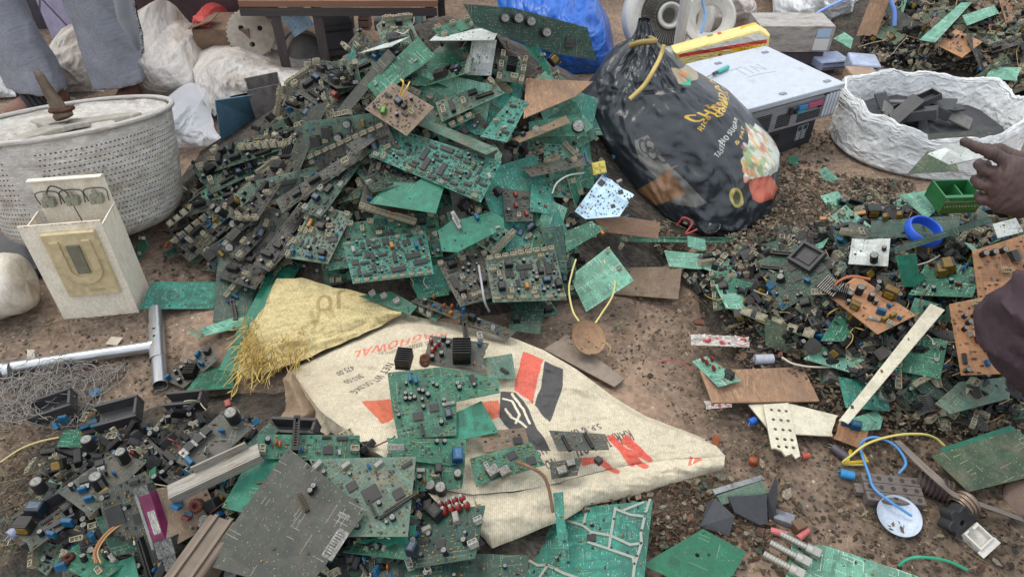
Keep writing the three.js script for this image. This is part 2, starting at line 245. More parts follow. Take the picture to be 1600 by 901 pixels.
kind('cap', 'capacitor', 0.011, 0.011, [capG(0.005, 0.012, 0x222428), capG(0.004, 0.011, 0x2a2c30), capG(0.005, 0.012, 0x1f2c44)]);
kind('capS', 'capacitor', 0.008, 0.008, [capG(0.0033, 0.009, 0x25272b), capG(0.0033, 0.008, 0x2b3a58)]);
kind('capL', 'capacitor', 0.024, 0.024, [capG(0.011, 0.03, 0x222326), capG(0.0105, 0.026, 0x2a2a2e)]);
function connG(n, p = 0.0058, d = 0.008, h = 0.011, col = CRM) { const w = n * p, t = 0.0011, l = [C(box(w - 0.0004, d - 0.0004, h * 0.62), col), C(box(w, t, h, 0, d / 2 - t / 2), col), C(box(w, t, h * 0.85, 0, -d / 2 + t / 2), col)]; for (let i = 0; i <= n; i++) l.push(C(box(t, d - 2 * t - 0.0002, h * (i % n ? 0.8 : 0.97), -w / 2 + t / 2 + i * (w - t) / n), col)); for (let i = 0; i < n; i++) l.push(C(box(0.0009, 0.0009, h * 0.7, -w / 2 + (i + 0.5) * w / n), PIN)); l.push(C(box(w * 0.5, 0.0008, h * 0.4, 0, -d / 2 - 0.0003), col)); return l; }
kind('black', 'socket', 0.03, 0.012, [[C(cbox(0.028, 0.01, 0.012, 0.0008), 0x26272a), C(box(0.024, 0.005, 0.0004, 0, 0, 0.0121), 0x111213)], [C(cbox(0.02, 0.011, 0.009, 0.0008), 0x303134)]]);
kind('conn', 'connector', 0.015, 0.0095, [connG(2, 0.0066), connG(3, 0.005), connG(2, 0.007, 0.009, 0.013, 0xe2dcc2)]);
kind('connL', 'connector', 0.032, 0.0095, [connG(6, 0.005), connG(5, 0.0058, 0.009, 0.011, 0xdcd3b4)]);
kind('connW', 'connector', 0.016, 0.0095, [connG(2, 0.007, 0.009, 0.012, 0xe8e8e2)]);
function relayG(w, d, h, col, top) { return [C(cbox(w, d, h, 0.0008), col), C(box(w * 0.8, d * 0.55, 0.0003, 0, 0, h + 0.0002), top)]; }
kind('relay', 'relay', 0.021, 0.017, [relayG(0.019, 0.0155, 0.0155, 0x2c2d30, 0x4a4b4c), relayG(0.019, 0.0155, 0.015, 0x24405c, 0x6d8298)]);
kind('relayB', 'relay', 0.021, 0.017, [relayG(0.019, 0.0155, 0.0155, 0x2072b0, 0x4f93c4)]);
kind('relayO', 'relay', 0.016, 0.011, [relayG(0.015, 0.009, 0.011, 0xd88a26, 0xe6a650)]);
kind('relayY', 'relay', 0.016, 0.013, [relayG(0.015, 0.012, 0.012, 0xc8b65e, 0xdccf90)]);
kind('relayR', 'relay', 0.016, 0.013, [relayG(0.015, 0.011, 0.012, 0xb03a2c, 0xc25c4c)]);
kind('relayG', 'relay', 0.02, 0.012, [relayG(0.019, 0.011, 0.012, 0x6cc43c, 0x86d65c)]);
kind('relayW', 'relay', 0.022, 0.012, [relayG(0.02, 0.01, 0.01, 0xdcdcd6, 0xc8c8c2)]);
kind('film', 'capacitor', 0.018, 0.009, [[C(cbox(0.016, 0.007, 0.012, 0.001), 0x2a86bc)], [C(cbox(0.016, 0.008, 0.012, 0.001), 0xcaa23a)], [C(cbox(0.013, 0.006, 0.01, 0.001), 0x93402c)]]);
kind('filmB', 'capacitor', 0.017, 0.009, [[C(cbox(0.0155, 0.007, 0.013, 0.0012), 0x1f8ecb)]]);
const discG = (r, col) => [C(new THREE.SphereGeometry(r, 10, 7).scale(1, 0.42, 1).translate(0, 0, r * 1.15), col), C(box(0.0007, 0.0007, r, -r * 0.5, 0, 0), PIN), C(box(0.0007, 0.0007, r, r * 0.5, 0, 0), PIN)];
kind('disc', 'capacitor', 0.011, 0.006, [discG(0.0048, 0x2386c8), discG(0.0045, 0xc06a2a), discG(0.0046, 0x1c5f9c)]);
kind('discB', 'capacitor', 0.013, 0.007, [discG(0.0062, 0x1c7cc6)]);
kind('discO', 'capacitor', 0.012, 0.007, [discG(0.0056, 0xd8701e)]);
kind('discR', 'capacitor', 0.013, 0.008, [discG(0.0062, 0xb62a24)]);
kind('cement', 'resistor', 0.036, 0.01, [[C(cbox(0.034, 0.009, 0.009, 0.0008), 0xdedfdc), C(box(0.018, 0.004, 0.0002, 0, 0, 0.0091), 0x8c8c8c)]]);
function slotG(w, d, h, col) { const n = Math.round(w / 0.005), l = [C(box(w, d, h * 0.4), col), C(box(w, d * 0.32, h, 0, d * 0.34), col), C(box(w, d * 0.32, h, 0, -d * 0.34), col), C(box(0.004, d, h * 1.05, -w / 2 + 0.002), col), C(box(0.004, d, h * 1.05, w / 2 - 0.002), col)]; for (let i = 0; i < n; i++) l.push(C(box(0.0014, d * 0.4, h * 0.75, -w / 2 + 0.006 + i * (w - 0.012) / n), 0x8a7a48)); return l; }
kind('slot', 'socket', 0.086, 0.01, [slotG(0.084, 0.0085, 0.011, BLK2)]); kind('slotS', 'socket', 0.05, 0.009, [slotG(0.048, 0.008, 0.009, BLK)]); kind('slotW', 'socket', 0.086, 0.01, [slotG(0.084, 0.0085, 0.011, 0xc8c6b6)]);
function hdrG(n) { const l = [C(box(n * 0.0026, 0.0052, 0.0026), BLK)]; for (let i = 0; i < n; i++) for (const s of [-1, 1]) l.push(C(box(0.0007, 0.0007, 0.0085, (i + 0.5 - n / 2) * 0.0026, s * 0.0013), GOLD)); return l; }
kind('hdr', 'pin_header', 0.022, 0.0055, [hdrG(8), hdrG(6)]);
function hsG(w, d, h, n, col) { const l = [C(box(w, d, h * 0.18), col)]; for (let i = 0; i < n; i++) l.push(C(box(w / n * 0.42, d, h * 0.82, -w / 2 + (i + 0.5) * w / n, 0, h * 0.18), col)); return l; }
kind('hs', 'heat_sink', 0.042, 0.036, [hsG(0.04, 0.034, 0.024, 9, 0x8f9192), hsG(0.038, 0.03, 0.028, 7, 0x4a4b4d)], M.metalPart);
kind('hsBar', 'heat_sink', 0.12, 0.03, [[...hsG(0.118, 0.026, 0.03, 3, 0x77726a)]], M.metalPart);
kind('to220', 'transistor', 0.012, 0.007, [[C(box(0.01, 0.0042, 0.009, 0, 0, 0.004), BLK), C(box(0.01, 0.0013, 0.0155, 0, 0.0016, 0.004), 0xc4c6c4), C(cyl(0.0018, 0.0003, 8).rotateX(Math.PI / 2).translate(0, 0.0008, 0.0165), 0x222222), ...[-1, 0, 1].map((i) => C(box(0.0009, 0.0006, 0.0042, i * 0.0025), PIN))]]);
kind('tab', 'transistor', 0.012, 0.018, [[C(box(0.0105, 0.016, 0.0014, 0, 0, 0.004), 0xe0e2e0), C(box(0.0105, 0.009, 0.0044, 0, -0.0042, 0.0042), BLK), C(cyl(0.0019, 0.0016, 10, 0, 0.0052, 0.0042), 0x24262a)]]);
function torG(r, t, col) { const l = [C(new THREE.TorusGeometry(r, t * 0.85, 8, 20).translate(0, 0, t), 0x5a4a3a)]; for (let i = 0; i < 18; i++) { const a = i / 18 * 6.283; l.push(C(new THREE.TorusGeometry(t, t * 0.22, 5, 8).rotateX(Math.PI / 2).rotateZ(0).translate(r, 0, t).rotateZ(a), col)); } return l; }
kind('tor', 'coil', 0.024, 0.024, [torG(0.0075, 0.0038, COP), torG(0.0075, 0.0038, 0x7a3020)]);
function traG(w, d, h, tape, core) { return [C(cbox(w, d * 0.62, h * 0.9, 0.001, 0, 0, 0.002), core), C(cbox(w * 0.66, d, h * 0.66, 0.002, 0, 0, h * 0.16), tape), C(box(w * 0.92, d * 0.96, 0.003), 0x2a2826), C(box(w * 0.92, d * 0.9, 0.0024, 0, 0, h * 0.86), 0x2d2a28)]; }
kind('tra', 'transformer', 0.028, 0.026, [traG(0.026, 0.024, 0.022, 0xc9a42c, 0x3a3836), traG(0.026, 0.024, 0.02, 0x7a7468, 0x3a3836)]);
kind('traY', 'transformer', 0.028, 0.026, [traG(0.026, 0.024, 0.022, 0xd9b420, 0xb08a1c)]);
kind('res', 'resistor', 0.011, 0.004, [0x94704c, 0x6f8a9a, 0xa89a78, 0x70402e].map((c) => [C(cyl(0.0013, 0.0062, 7).rotateY(Math.PI / 2).translate(-0.0031, 0, 0.0018), c), C(box(0.011, 0.0006, 0.0006, 0, 0, 0.0016), PIN)]));
kind('smd', 'small_part', 0.005, 0.004, [[C(box(0.0044, 0.0034, 0.0016), 0x2e2f31)], [C(box(0.003, 0.0017, 0.0011), 0x77705e), C(box(0.0007, 0.0018, 0.0012, -0.0014), PIN), C(box(0.0007, 0.0018, 0.0012, 0.0014), PIN)], [C(box(0.004, 0.0028, 0.002), 0xb08a3a)], [C(box(0.0034, 0.002, 0.0012), 0x9a9a90)]]);
kind('blob', 'small_part', 0.004, 0.004, [[C(new THREE.SphereGeometry(0.0014, 6, 4).scale(1, 1, 0.7), 0xb8bab6)]]);
kind('jack', 'jack', 0.018, 0.02, [[C(box(0.016, 0.018, 0.013), 0x9c9e9e), C(box(0.012, 0.0006, 0.008, 0, -0.0094, 0.002), 0x1c1c1c)]], M.metalPart);
kind('vga', 'port', 0.032, 0.016, [[C(box(0.03, 0.012, 0.012), 0x9a9b9b), C(cbox(0.018, 0.007, 0.007, 0.001).rotateX(Math.PI / 2).translate(0, -0.006, 0.006), 0x24409a)]], M.part);
kind('pink', 'parallel_port', 0.062, 0.018, [[C(cbox(0.056, 0.014, 0.013, 0.001), 0xb02f7a), C(box(0.062, 0.003, 0.014, 0, -0.0085), 0xb7b8b8), C(box(0.026, 0.009, 0.0002, 0.004, 0.002, 0.0131), 0xd8d8d4)]]);
kind('gslot', 'slot', 0.086, 0.012, [[...slotG(0.084, 0.009, 0.011, 0x6a5132)]]);
kind('sticker', 'paper_label', 0.024, 0.011, [[C(box(0.022, 0.009, 0.0003), 0xb9b9b6), ...Array.from({ length: 9 }, (_, i) => C(box(i % 3 ? 0.0005 : 0.0009, 0.005, 0.0002, -0.008 + i * 0.002, 0.001, 0.0003), 0x6c6c6c))]], M.partDull);
kind('battery', 'battery', 0.022, 0.022, [[C(cyl(0.01, 0.003, 20, 0, 0, 0.003), 0xc0c2c2), C(cyl(0.0112, 0.003, 20), BLK)]], M.metalPart);
kind('red', 'capacitor', 0.016, 0.013, [[C(new THREE.SphereGeometry(0.0075, 10, 8).scale(0.95, 0.75, 1.15).translate(0, 0, 0.0085), 0xc42a20), C(cyl(0.003, 0.004, 8, 0, 0, 0.0165), 0xcfcfcf)]]);

// ---------- boards ----------
const ITEMS = []; // landmarks for labels
function plateGeo(poly, th, holes = []) { const s = new THREE.Shape(poly.map((p) => new V2(p[0], p[1]))); for (const [x, y, r] of holes) { const h = new THREE.Path(); h.absarc(x, y, r, 0, Math.PI * 2, true); s.holes.push(h); } return new THREE.ExtrudeGeometry(s, { depth: th, bevelEnabled: false, curveSegments: 6 }).translate(0, 0, -th); }
class Board {
  constructor(root, poly) { this.root = root; this.poly = poly; this.occ = []; this.small = []; const xs = poly.map((p) => p[0]), ys = poly.map((p) => p[1]); this.b = [Math.min(...xs), Math.max(...xs), Math.min(...ys), Math.max(...ys)]; }
  free(x, y, w, d) { for (const [sx, sy] of [[-1, -1], [1, -1], [1, 1], [-1, 1]]) if (!inPoly(x + sx * (w / 2 + 0.001), y + sy * (d / 2 + 0.001), this.poly)) return false; for (const o of this.occ) if (Math.abs(o[0] - x) < (o[2] + w) / 2 && Math.abs(o[1] - y) < (o[3] + d) / 2) return false; return true; }
  put(k, x, y, q = 0, sc = 1, { force = false, tilt = 0 } = {}) {
    const K = KG[k], a = q * Math.PI / 2, sw = Math.abs(Math.round(q)) % 2, w = (sw ? K.d : K.w) * sc, d = (sw ? K.w : K.d) * sc;
    if (!force && !this.free(x, y, w, d)) return false;
    this.occ.push([x, y, w, d]);
    const vi = ri(0, K.g.length - 1), g = K.g[vi], tiny = Math.max(K.w, K.d) * sc < 0.0105;
    if (tiny) { const m = new THREE.Matrix4().makeRotationZ(a).scale(new V3(sc, sc, sc)); m.setPosition(x, y, 0); this.small.push(g.clone().applyMatrix4(m)); }
    else { const o = mesh(K.name, g, K.mat, this.root); o.position.set(x, y, 0.0001); o.rotation.set(tilt, tilt * 0.6, a + rr(-0.03, 0.03)); o.scale.setScalar(sc); }
    return true;
  }
  rnd() { return [rr(this.b[0], this.b[1]), rr(this.b[2], this.b[3])]; }
  scatter(k, n, sc = 1, q = null) { const al = pick([0, 1]); let done = 0; for (let i = 0; i < n * 7 && done < n; i++) { const [x, y] = this.rnd(); if (this.put(k, x, y, q ?? (R() < 0.75 ? al : 1 - al) + 2 * ri(0, 1), sc * rr(0.92, 1.08))) done++; } }
  row(k, e, n, { inset = 0.007, from = 0.06, to = 0.94, sc = 1 } = {}) { const p = this.poly, a = p[e % p.length], b = p[(e + 1) % p.length], dx = b[0] - a[0], dy = b[1] - a[1], L = Math.hypot(dx, dy), ccw = THREE.ShapeUtils.area(p.map((v) => new V2(...v))) > 0 ? 1 : -1, nx = -dy / L * ccw, ny = dx / L * ccw; for (let i = 0; i < n; i++) { const t = lerp(from, to, n > 1 ? i / (n - 1) : 0.5); const x = a[0] + dx * t + nx * inset, y = a[1] + dy * t + ny * inset; const K = KG[k]; const q = Math.atan2(dy, dx) / (Math.PI / 2); this.occ.push([x, y, K.w * sc, K.w * sc]); const o = mesh(K.name, pick(K.g), K.mat, this.root); o.position.set(x, y, 0.0001); o.rotation.z = q * Math.PI / 2 + rr(-0.05, 0.05); o.scale.setScalar(sc); } }
  finish() { if (this.small.length) { const o = mesh('small_components', merge(this.small), M.part, this.root); o.userData.kind = 'stuff'; } }
}
const KITS = {
  control: (b, f) => { b.scatter('relay', 2 * f); b.scatter('conn', 3 * f); b.scatter('dipL', 1 * f); b.scatter('dip', 5 * f); b.scatter('cap', 3 * f); b.scatter('film', 1.5 * f); b.scatter('disc', 3 * f); b.scatter('capS', 5 * f); b.scatter('res', 46 * f); b.scatter('smd', 60 * f); },
  chips: (b, f) => { b.scatter('dipL', 1.4 * f); b.scatter('dip', 9 * f); b.scatter('capS', 4 * f); b.scatter('hdr', 1 * f); b.scatter('res', 44 * f); b.scatter('smd', 90 * f); },
  power: (b, f) => { b.scatter('tra', 1.3 * f); b.scatter('capL', 1.2 * f); b.scatter('hs', 0.8 * f); b.scatter('tor', 1 * f); b.scatter('cap', 4 * f); b.scatter('film', 3 * f); b.scatter('discB', 2 * f); b.scatter('to220', 2 * f); b.scatter('conn', 1 * f); b.scatter('res', 18 * f); b.scatter('smd', 14 * f); },
  mother: (b, f) => { b.scatter('qfpL', 1 * f); b.scatter('slot', 1.2 * f, 1); b.scatter('qfp', 1.6 * f); b.scatter('hdr', 1.5 * f); b.scatter('cap', 3 * f); b.scatter('dip', 2 * f); b.scatter('capS', 6 * f); b.scatter('smd', 190 * f); },
  sooty: (b, f) => { b.scatter('black', 2 * f, 1.2); b.scatter('conn', 2 * f, 1.3); b.scatter('slotS', 1 * f); b.scatter('hs', 0.6 * f, 0.8); b.scatter('relay', 2 * f); b.scatter('dip', 3 * f); b.scatter('cap', 2 * f); b.scatter('res', 30 * f); b.scatter('smd', 60 * f); },
  dense: (b, f) => { b.scatter('qfp', 1.5 * f); b.scatter('smd', 200 * f); b.scatter('res', 10 * f); b.scatter('capS', 4 * f); },
  junk: (b, f) => { b.scatter('conn', 3 * f); b.scatter('cap', 2 * f); b.scatter('relay', 1 * f); b.scatter('dip', 3 * f); b.scatter('disc', 2 * f); b.scatter('res', 40 * f); b.scatter('smd', 50 * f); },
  solder: (b, f) => { b.scatter('blob', 70 * f); },
  few: (b, f) => { b.scatter('smd', 14 * f); b.scatter('blob', 20 * f); },
  none: () => {},
};
// find how a board with this outline in the photograph lies: right angle at the second corner, close to the slope it rests on
function solveNormal(poly, p0, prior, rect) {
  let best = prior, be = 1e9; const tmp = [];
  for (let th = 0; th <= 80; th += 4) for (let az = 0; az < 360; az += th < 12 ? 40 : 10) {
    const n = new V3(Math.sin(th * D2R) * Math.cos(az * D2R), Math.cos(th * D2R), Math.sin(th * D2R) * Math.sin(az * D2R));
    if (n.dot(EYE.clone().sub(p0).normalize()) < 0.2) continue;
    const m = Math.min(poly.length, 4), q = poly.slice(0, m).map((v) => onPlane(v[0], v[1], p0, n)); let e = 0;
    const ang = (i) => { const a = q[(i + m - 1) % m].clone().sub(q[i]).normalize(), b = q[(i + 1) % m].clone().sub(q[i]).normalize(); return a.dot(b) ** 2; };
    if (rect) for (let i = 0; i < m; i++) e += ang(i); else e = 2 * ang(1);
    e = e * 1.2 + 0.9 * (1 - n.dot(prior));
    if (e < be) { be = e; best = n; }
  }
  return best;
}
function chip(poly, deep = 0.004) { const i = ri(0, poly.length - 1), a = poly[i], b = poly[(i + 1) % poly.length], L = Math.hypot(b[0] - a[0], b[1] - a[1]), m = Math.max(3, Math.round(L / 0.01)), ins = []; for (let k = 1; k < m; k++) { const t = (k + rr(-0.25, 0.25)) / m, q = rr(0.0, deep), x = lerp(a[0], b[0], t), y = lerp(a[1], b[1], t), h = Math.hypot(x, y) || 1; ins.push([x - x / h * q, y - y / h * q]); } poly.splice(i + 1, 0, ...ins); }
/** board traced from the photograph: its outline as seen, the material of its face, what is on it */
function board(label, mat, poly, o = {}) {
  const cx = poly.reduce((s, p) => s + p[0], 0) / poly.length, cy = poly.reduce((s, p) => s + p[1], 0) / poly.length;
  const p0 = o.y !== undefined ? P(cx, cy, o.y) : onH(cx, cy, o.lift ?? 0.04);
  const hn = normH(p0.x, p0.z, 0.08), prior = o.n ? new V3(...o.n).normalize() : hn.clone().lerp(new V3(0, 1, 0.25), o.flat ?? 0.3).normalize();
  const n = o.fix ? prior : solveNormal(poly, p0, prior, poly.length === 4 && !o.skew);
  let w = poly.map(([x, y]) => onPlane(x, y, p0, n));
  // keep the whole of it above the earth
  const low = Math.min(...w.map((q) => q.y - groundY(q.x, q.z)));
  const c = new V3(); w.forEach((q) => c.add(q)); c.divideScalar(w.length);
  let lift = low < 0.004 ? 0.004 - low : 0;
  if (lift > 0) { const k = EYE.clone().sub(c).normalize(); const s = lift / k.y; w = w.map((q) => { const d = EYE.clone().sub(q); return q.clone().addScaledVector(d, clamp(s / d.length(), 0, 0.3)); }); c.set(0, 0, 0); w.forEach((q) => c.add(q)); c.divideScalar(w.length); }
  const u = w[1].clone().sub(w[0]).normalize();
  const root = thing(o.name ?? 'circuit_board', label, o.cat ?? 'circuit board', c, o.group);
  basis(root, c, u, n); root.updateMatrixWorld(true);
  const inv = root.matrixWorld.clone().invert(), loc = w.map((q) => { const l = q.clone().applyMatrix4(inv); return [l.x, l.y]; });
  const th = o.th ?? 0.0018;
  reseed((cx * 131 + cy * 17) | 0);
  const toL = (px, py) => { const l = onPlane(px, py, c, n).applyMatrix4(inv); return [l.x, l.y]; };
  const holes = (o.holes ?? []).map(([x, y, r]) => [...toL(x, y), r]), area = Math.abs(THREE.ShapeUtils.area(loc.map((v) => new V2(...v))));
  if (area > 0.004 && !o.name) for (const q of loc.slice(0, 4)) { const L = Math.hypot(q[0], q[1]), k = 1 - 0.009 / L; if (R() < 0.7 && holes.length < 5) holes.push([q[0] * k, q[1] * k, 0.0018]); }
  if (area < 0.012 && R() < 0.45) chip(loc);
  const g = plateGeo(loc, th, holes); const off = [R(), R()], uv = g.attributes.uv; for (let i = 0; i < uv.count; i++) uv.setXY(i, uv.getX(i) + off[0] * TILE, uv.getY(i) + off[1] * TILE);
  mesh(o.body ?? 'board', g, PCB[mat], root);
  const b = new Board(root, loc), f = area / 0.02 * (o.dens ?? 1);
  b.toL = toL; b.f = f;
  for (const [k, px, py, q = 0, sc = 1] of o.add ?? []) { const [x, y] = toL(px, py); b.put(k, x, y, q, sc, { force: true }); }
  for (const [k, e, cnt, opt] of o.rows ?? []) b.row(k, e, cnt, opt);
  KITS[o.kit ?? 'none'](b, f); if (o.do) o.do(b, root, toL);
  b.finish();
  const pc = toPx(c); ITEMS.push({ px: pc[0], py: pc[1], r: Math.sqrt(area) * FPX / pc[2] / 2, label, short: o.short });
  return root;
}

// ---------- the setting ----------
const put = (root, name, geo, mat) => mesh(name, geo.translate(-root.position.x, -root.position.y, -root.position.z), mat, root);
const mark = (o, short, px, py, r = 40) => ITEMS.push({ px, py, r, label: o.userData.label, short });
{
  const c = canvasOf(2048, 2048, (x, w) => { x.fillStyle = css(124, 106, 91); x.fillRect(0, 0, w, w); });
  const GA = noiseField(2048, 7, 7, 71), GB = noiseField(2048, 150, 3, 72), bumpC = canvasOf(1024, 1024, () => {});
  perPixel(c, (d, i, k) => { const a = GA[k] - 0.5, b = GB[k] - 0.5, f = 1 + 0.75 * a + 0.5 * b; d[i] *= f; d[i + 1] *= f * (1 - 0.06 * a); d[i + 2] *= f * (1 - 0.1 * a); });
  const x = c.getContext('2d'); reseed(73);
  for (let i = 0; i < 9000; i++) { const t = R(), s = rr(1, 4.2); x.fillStyle = t < 0.5 ? css(150, 132, 114, 0.8) : t < 0.75 ? css(92, 76, 65, 0.7) : t < 0.9 ? css(184, 172, 152, 0.85) : css(132, 96, 76, 0.7); x.beginPath(); x.ellipse(rr(0, 2048), rr(0, 2048), s, s * rr(0.4, 0.9), rr(0, 3), 0, 7); x.fill(); }
  for (let i = 0; i < 900; i++) { x.strokeStyle = css(176, 158, 122, 0.55); x.lineWidth = rr(0.8, 1.6); const a = rr(0, 2048), b = rr(0, 2048), t = rr(0, 6.3), l = rr(10, 50); x.beginPath(); x.moveTo(a, b); x.quadraticCurveTo(a + Math.cos(t) * l / 2 + rr(-4, 4), b + Math.sin(t) * l / 2, a + Math.cos(t + 0.3) * l, b + Math.sin(t + 0.3) * l); x.stroke(); }
  perPixel(bumpC, (d, i, k, px, py) => { const q = py * 2 * 2048 + px * 2; const v = 255 * clamp(0.5 * GA[q] + 0.5 * GB[q]); d[i] = d[i + 1] = d[i + 2] = v; d[i + 3] = 255; });
  const map = tex(c, true, 1), bm = tex(bumpC, false, 1);
  M.ground = S({ map, bumpMap: bm, bumpScale: 0.012, roughness: 0.95 });
  const ax = [], az = []; for (let v = -2.6; v <= 2.9; v += 0.024) ax.push(v); for (let v = -4.2; v <= -0.3; v += 0.024) az.push(v);
  const ext = (a) => { const lo = [], hi = []; let d = 0.06, v = a[0]; while (v > -160) { v -= d; d *= 1.5; lo.unshift(v); } d = 0.06; v = a[a.length - 1]; while (v < 160) { v += d; d *= 1.5; hi.push(v); } return [...lo, ...a, ...hi]; };
  const X = ext(ax), Z = ext(az), nx = X.length - 1, nzz = Z.length - 1;
  const g = gridGeo(nx, nzz, (s, t) => { const vx = X[Math.round(s * nx)], vz = Z[Math.round(t * nzz)]; return new V3(vx, groundY(vx, vz), vz); });
  const uv = g.attributes.uv, p = g.attributes.position; for (let i = 0; i < uv.count; i++) uv.setXY(i, p.getX(i) / 1.7, p.getZ(i) / 1.7);
  const o = mesh('ground', g, M.ground); o.userData.kind = 'structure'; o.userData.label = 'trampled brown earth littered with crumbs of scrap';
}
// packed mass under the boards
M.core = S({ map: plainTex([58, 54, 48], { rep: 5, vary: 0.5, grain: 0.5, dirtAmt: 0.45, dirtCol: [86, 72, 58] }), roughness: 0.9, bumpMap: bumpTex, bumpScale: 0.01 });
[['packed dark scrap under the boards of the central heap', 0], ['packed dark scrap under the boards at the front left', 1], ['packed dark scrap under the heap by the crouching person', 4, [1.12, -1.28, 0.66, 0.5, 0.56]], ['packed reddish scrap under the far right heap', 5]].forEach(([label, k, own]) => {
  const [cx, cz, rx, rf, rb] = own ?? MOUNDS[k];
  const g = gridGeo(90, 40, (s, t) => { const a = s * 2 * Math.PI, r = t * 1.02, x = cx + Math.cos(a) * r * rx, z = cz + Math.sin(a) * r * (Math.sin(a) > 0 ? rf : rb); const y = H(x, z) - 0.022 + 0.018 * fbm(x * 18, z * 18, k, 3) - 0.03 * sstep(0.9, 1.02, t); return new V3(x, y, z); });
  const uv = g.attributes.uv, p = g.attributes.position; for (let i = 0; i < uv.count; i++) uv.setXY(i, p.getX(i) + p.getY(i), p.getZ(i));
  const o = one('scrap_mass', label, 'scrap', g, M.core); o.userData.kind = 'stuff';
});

// ---------- cloth, sacks, plastic ----------
const clothMap = (col, o = {}) => plainTex(col, { n: 512, vary: 0.1, grain: 0.12, dirtAmt: 0.25, ...o });
const weave = tex(canvasOf(256, 256, (x) => { x.fillStyle = '#808080'; x.fillRect(0, 0, 256, 256); for (let i = 0; i < 64; i++) for (let j = 0; j < 64; j++) { x.fillStyle = (i + j) % 2 ? '#9c9c9c' : '#606060'; x.fillRect(i * 4, j * 4, 4, 4); } }), false);
// crumple: ridged folds of cloth or film, in metres
const ridge = (x, y, z = 0) => { let s = 0, a = 1; for (let i = 0; i < 4; i++) { s += a * (1 - Math.abs(nz(x, y, z)) * 2.2); x = x * 2.1 + 3.7; y = y * 2.1 + 1.9; a *= 0.5; } return s / 1.9; };
// a heap of crumpled film or woven sacking between an upper and a lower edge seen in the photograph, bulging towards the eye
function crumple(name, label, cat, mat, top, bot, { z = -2.6, zb, amp = 0.06, fr = 7, bulge = 0.12, ns = 110, nt = 60, sd = 0, back = true } = {}) {
  const T = curvePx(top), B = curvePx(bot);
  const base = (s, t) => { const a = T(s), b = B(s), pt = PZ(a[0], a[1], z); const pb = zb === undefined ? P(b[0], b[1], 0.0) : PZ(b[0], b[1], zb); const q = pt.clone().lerp(pb, t); const w = Math.sin(Math.PI * clamp(t, 0, 1)) * Math.sin(Math.PI * clamp(s * 0.96 + 0.02)) ** 0.5; q.z += bulge * w; q.y += bulge * 0.35 * w; const f = amp * w * (0.75 * ridge(q.x * fr * 1.3 + q.y * fr * 0.5 + sd, q.y * fr * 0.45 - q.z * fr * 0.3, sd) + 0.45 * ridge(q.x * fr * 0.6 - sd, q.y * fr * 1.6, sd + 3) - 0.5); q.z += f; q.y += f * 0.7; q.x += 0.4 * amp * w * nz(q.x * fr * 1.3, q.y * fr * 1.3, sd + 9); if (q.y < 0.005) q.y = 0.005; return q; };
  const g = gridGeo(ns, nt, base);
  // its back, dropping to the ground
  const gb = gridGeo(ns, 8, (s, t) => { const q = base(s, 0.0); const k = t; return new V3(q.x + 0.05 * (0.5 - s) * k, lerp(q.y, 0.0, k * k), q.z - 0.25 * Math.sin(k * Math.PI / 2)); });
  const geo = back ? noIdx([g, gb]) : g; for (let i = 0, uv = geo.attributes.uv, p = geo.attributes.position; i < uv.count; i++) uv.setXY(i, p.getX(i) * 2, p.getY(i) * 2 + p.getZ(i));
  const base0 = new V3(); geo.computeBoundingBox(); geo.boundingBox.getCenter(base0); base0.y = 0;
  geo.translate(-base0.x, 0, -base0.z); const o = one(name, label, cat, geo, mat); o.position.copy(base0);
  const pc = toPx(base(0.5, 0.5)); mark(o, null, pc[0], pc[1]); return o;
}
M.whiteSack = S({ map: clothMap([196, 190, 184], { dirtAmt: 0.32, rep: 1.2 }), roughness: 0.8, bumpMap: crk, bumpScale: 0.007 });
M.whiteFilm = S({ map: clothMap([206, 208, 210], { dirtCol: [150, 142, 134], dirtAmt: 0.2 }), roughness: 0.4, bumpMap: crk, bumpScale: 0.007 });
M.greySack = S({ map: clothMap([178, 168, 160], { dirtCol: [126, 108, 96], dirtAmt: 0.4 }), roughness: 0.85 });
M.pinkFilm = S({ map: clothMap([186, 150, 156], { dirtAmt: 0.2 }), roughness: 0.4, transparent: true, opacity: 0.85 });
M.clearFilm = new THREE.MeshPhysicalMaterial({ side: THREE.DoubleSide, color: 0xe8eaee, roughness: 0.35, transmission: 0.45, thickness: 0 });
M.blueBag = S({ map: clothMap([28, 96, 188], { dirtAmt: 0.08, vary: 0.15 }), roughness: 0.36, bumpMap: crk, bumpScale: 0.007 });
M.dkPanel = S({ map: plainTex([66, 60, 70], { vary: 0.2, dirtAmt: 0.3 }), roughness: 0.8 });
M.maroonPanel = S({ map: plainTex([74, 52, 56], { vary: 0.2, dirtAmt: 0.3 }), roughness: 0.75 });
M.lavPanel = S({ map: plainTex([168, 160, 186], { vary: 0.08, dirtAmt: 0.2, extra: (x, n) => { x.strokeStyle = css(70, 66, 80, 0.8); x.lineWidth = 5; for (let i = -2; i < 5; i++) { x.beginPath(); x.moveTo(i * 150, 0); x.lineTo(i * 150 + 420, n); x.moveTo(i * 150 + 300, 0); x.lineTo(i * 150 - 60, n); x.stroke(); } } }), roughness: 0.7 });
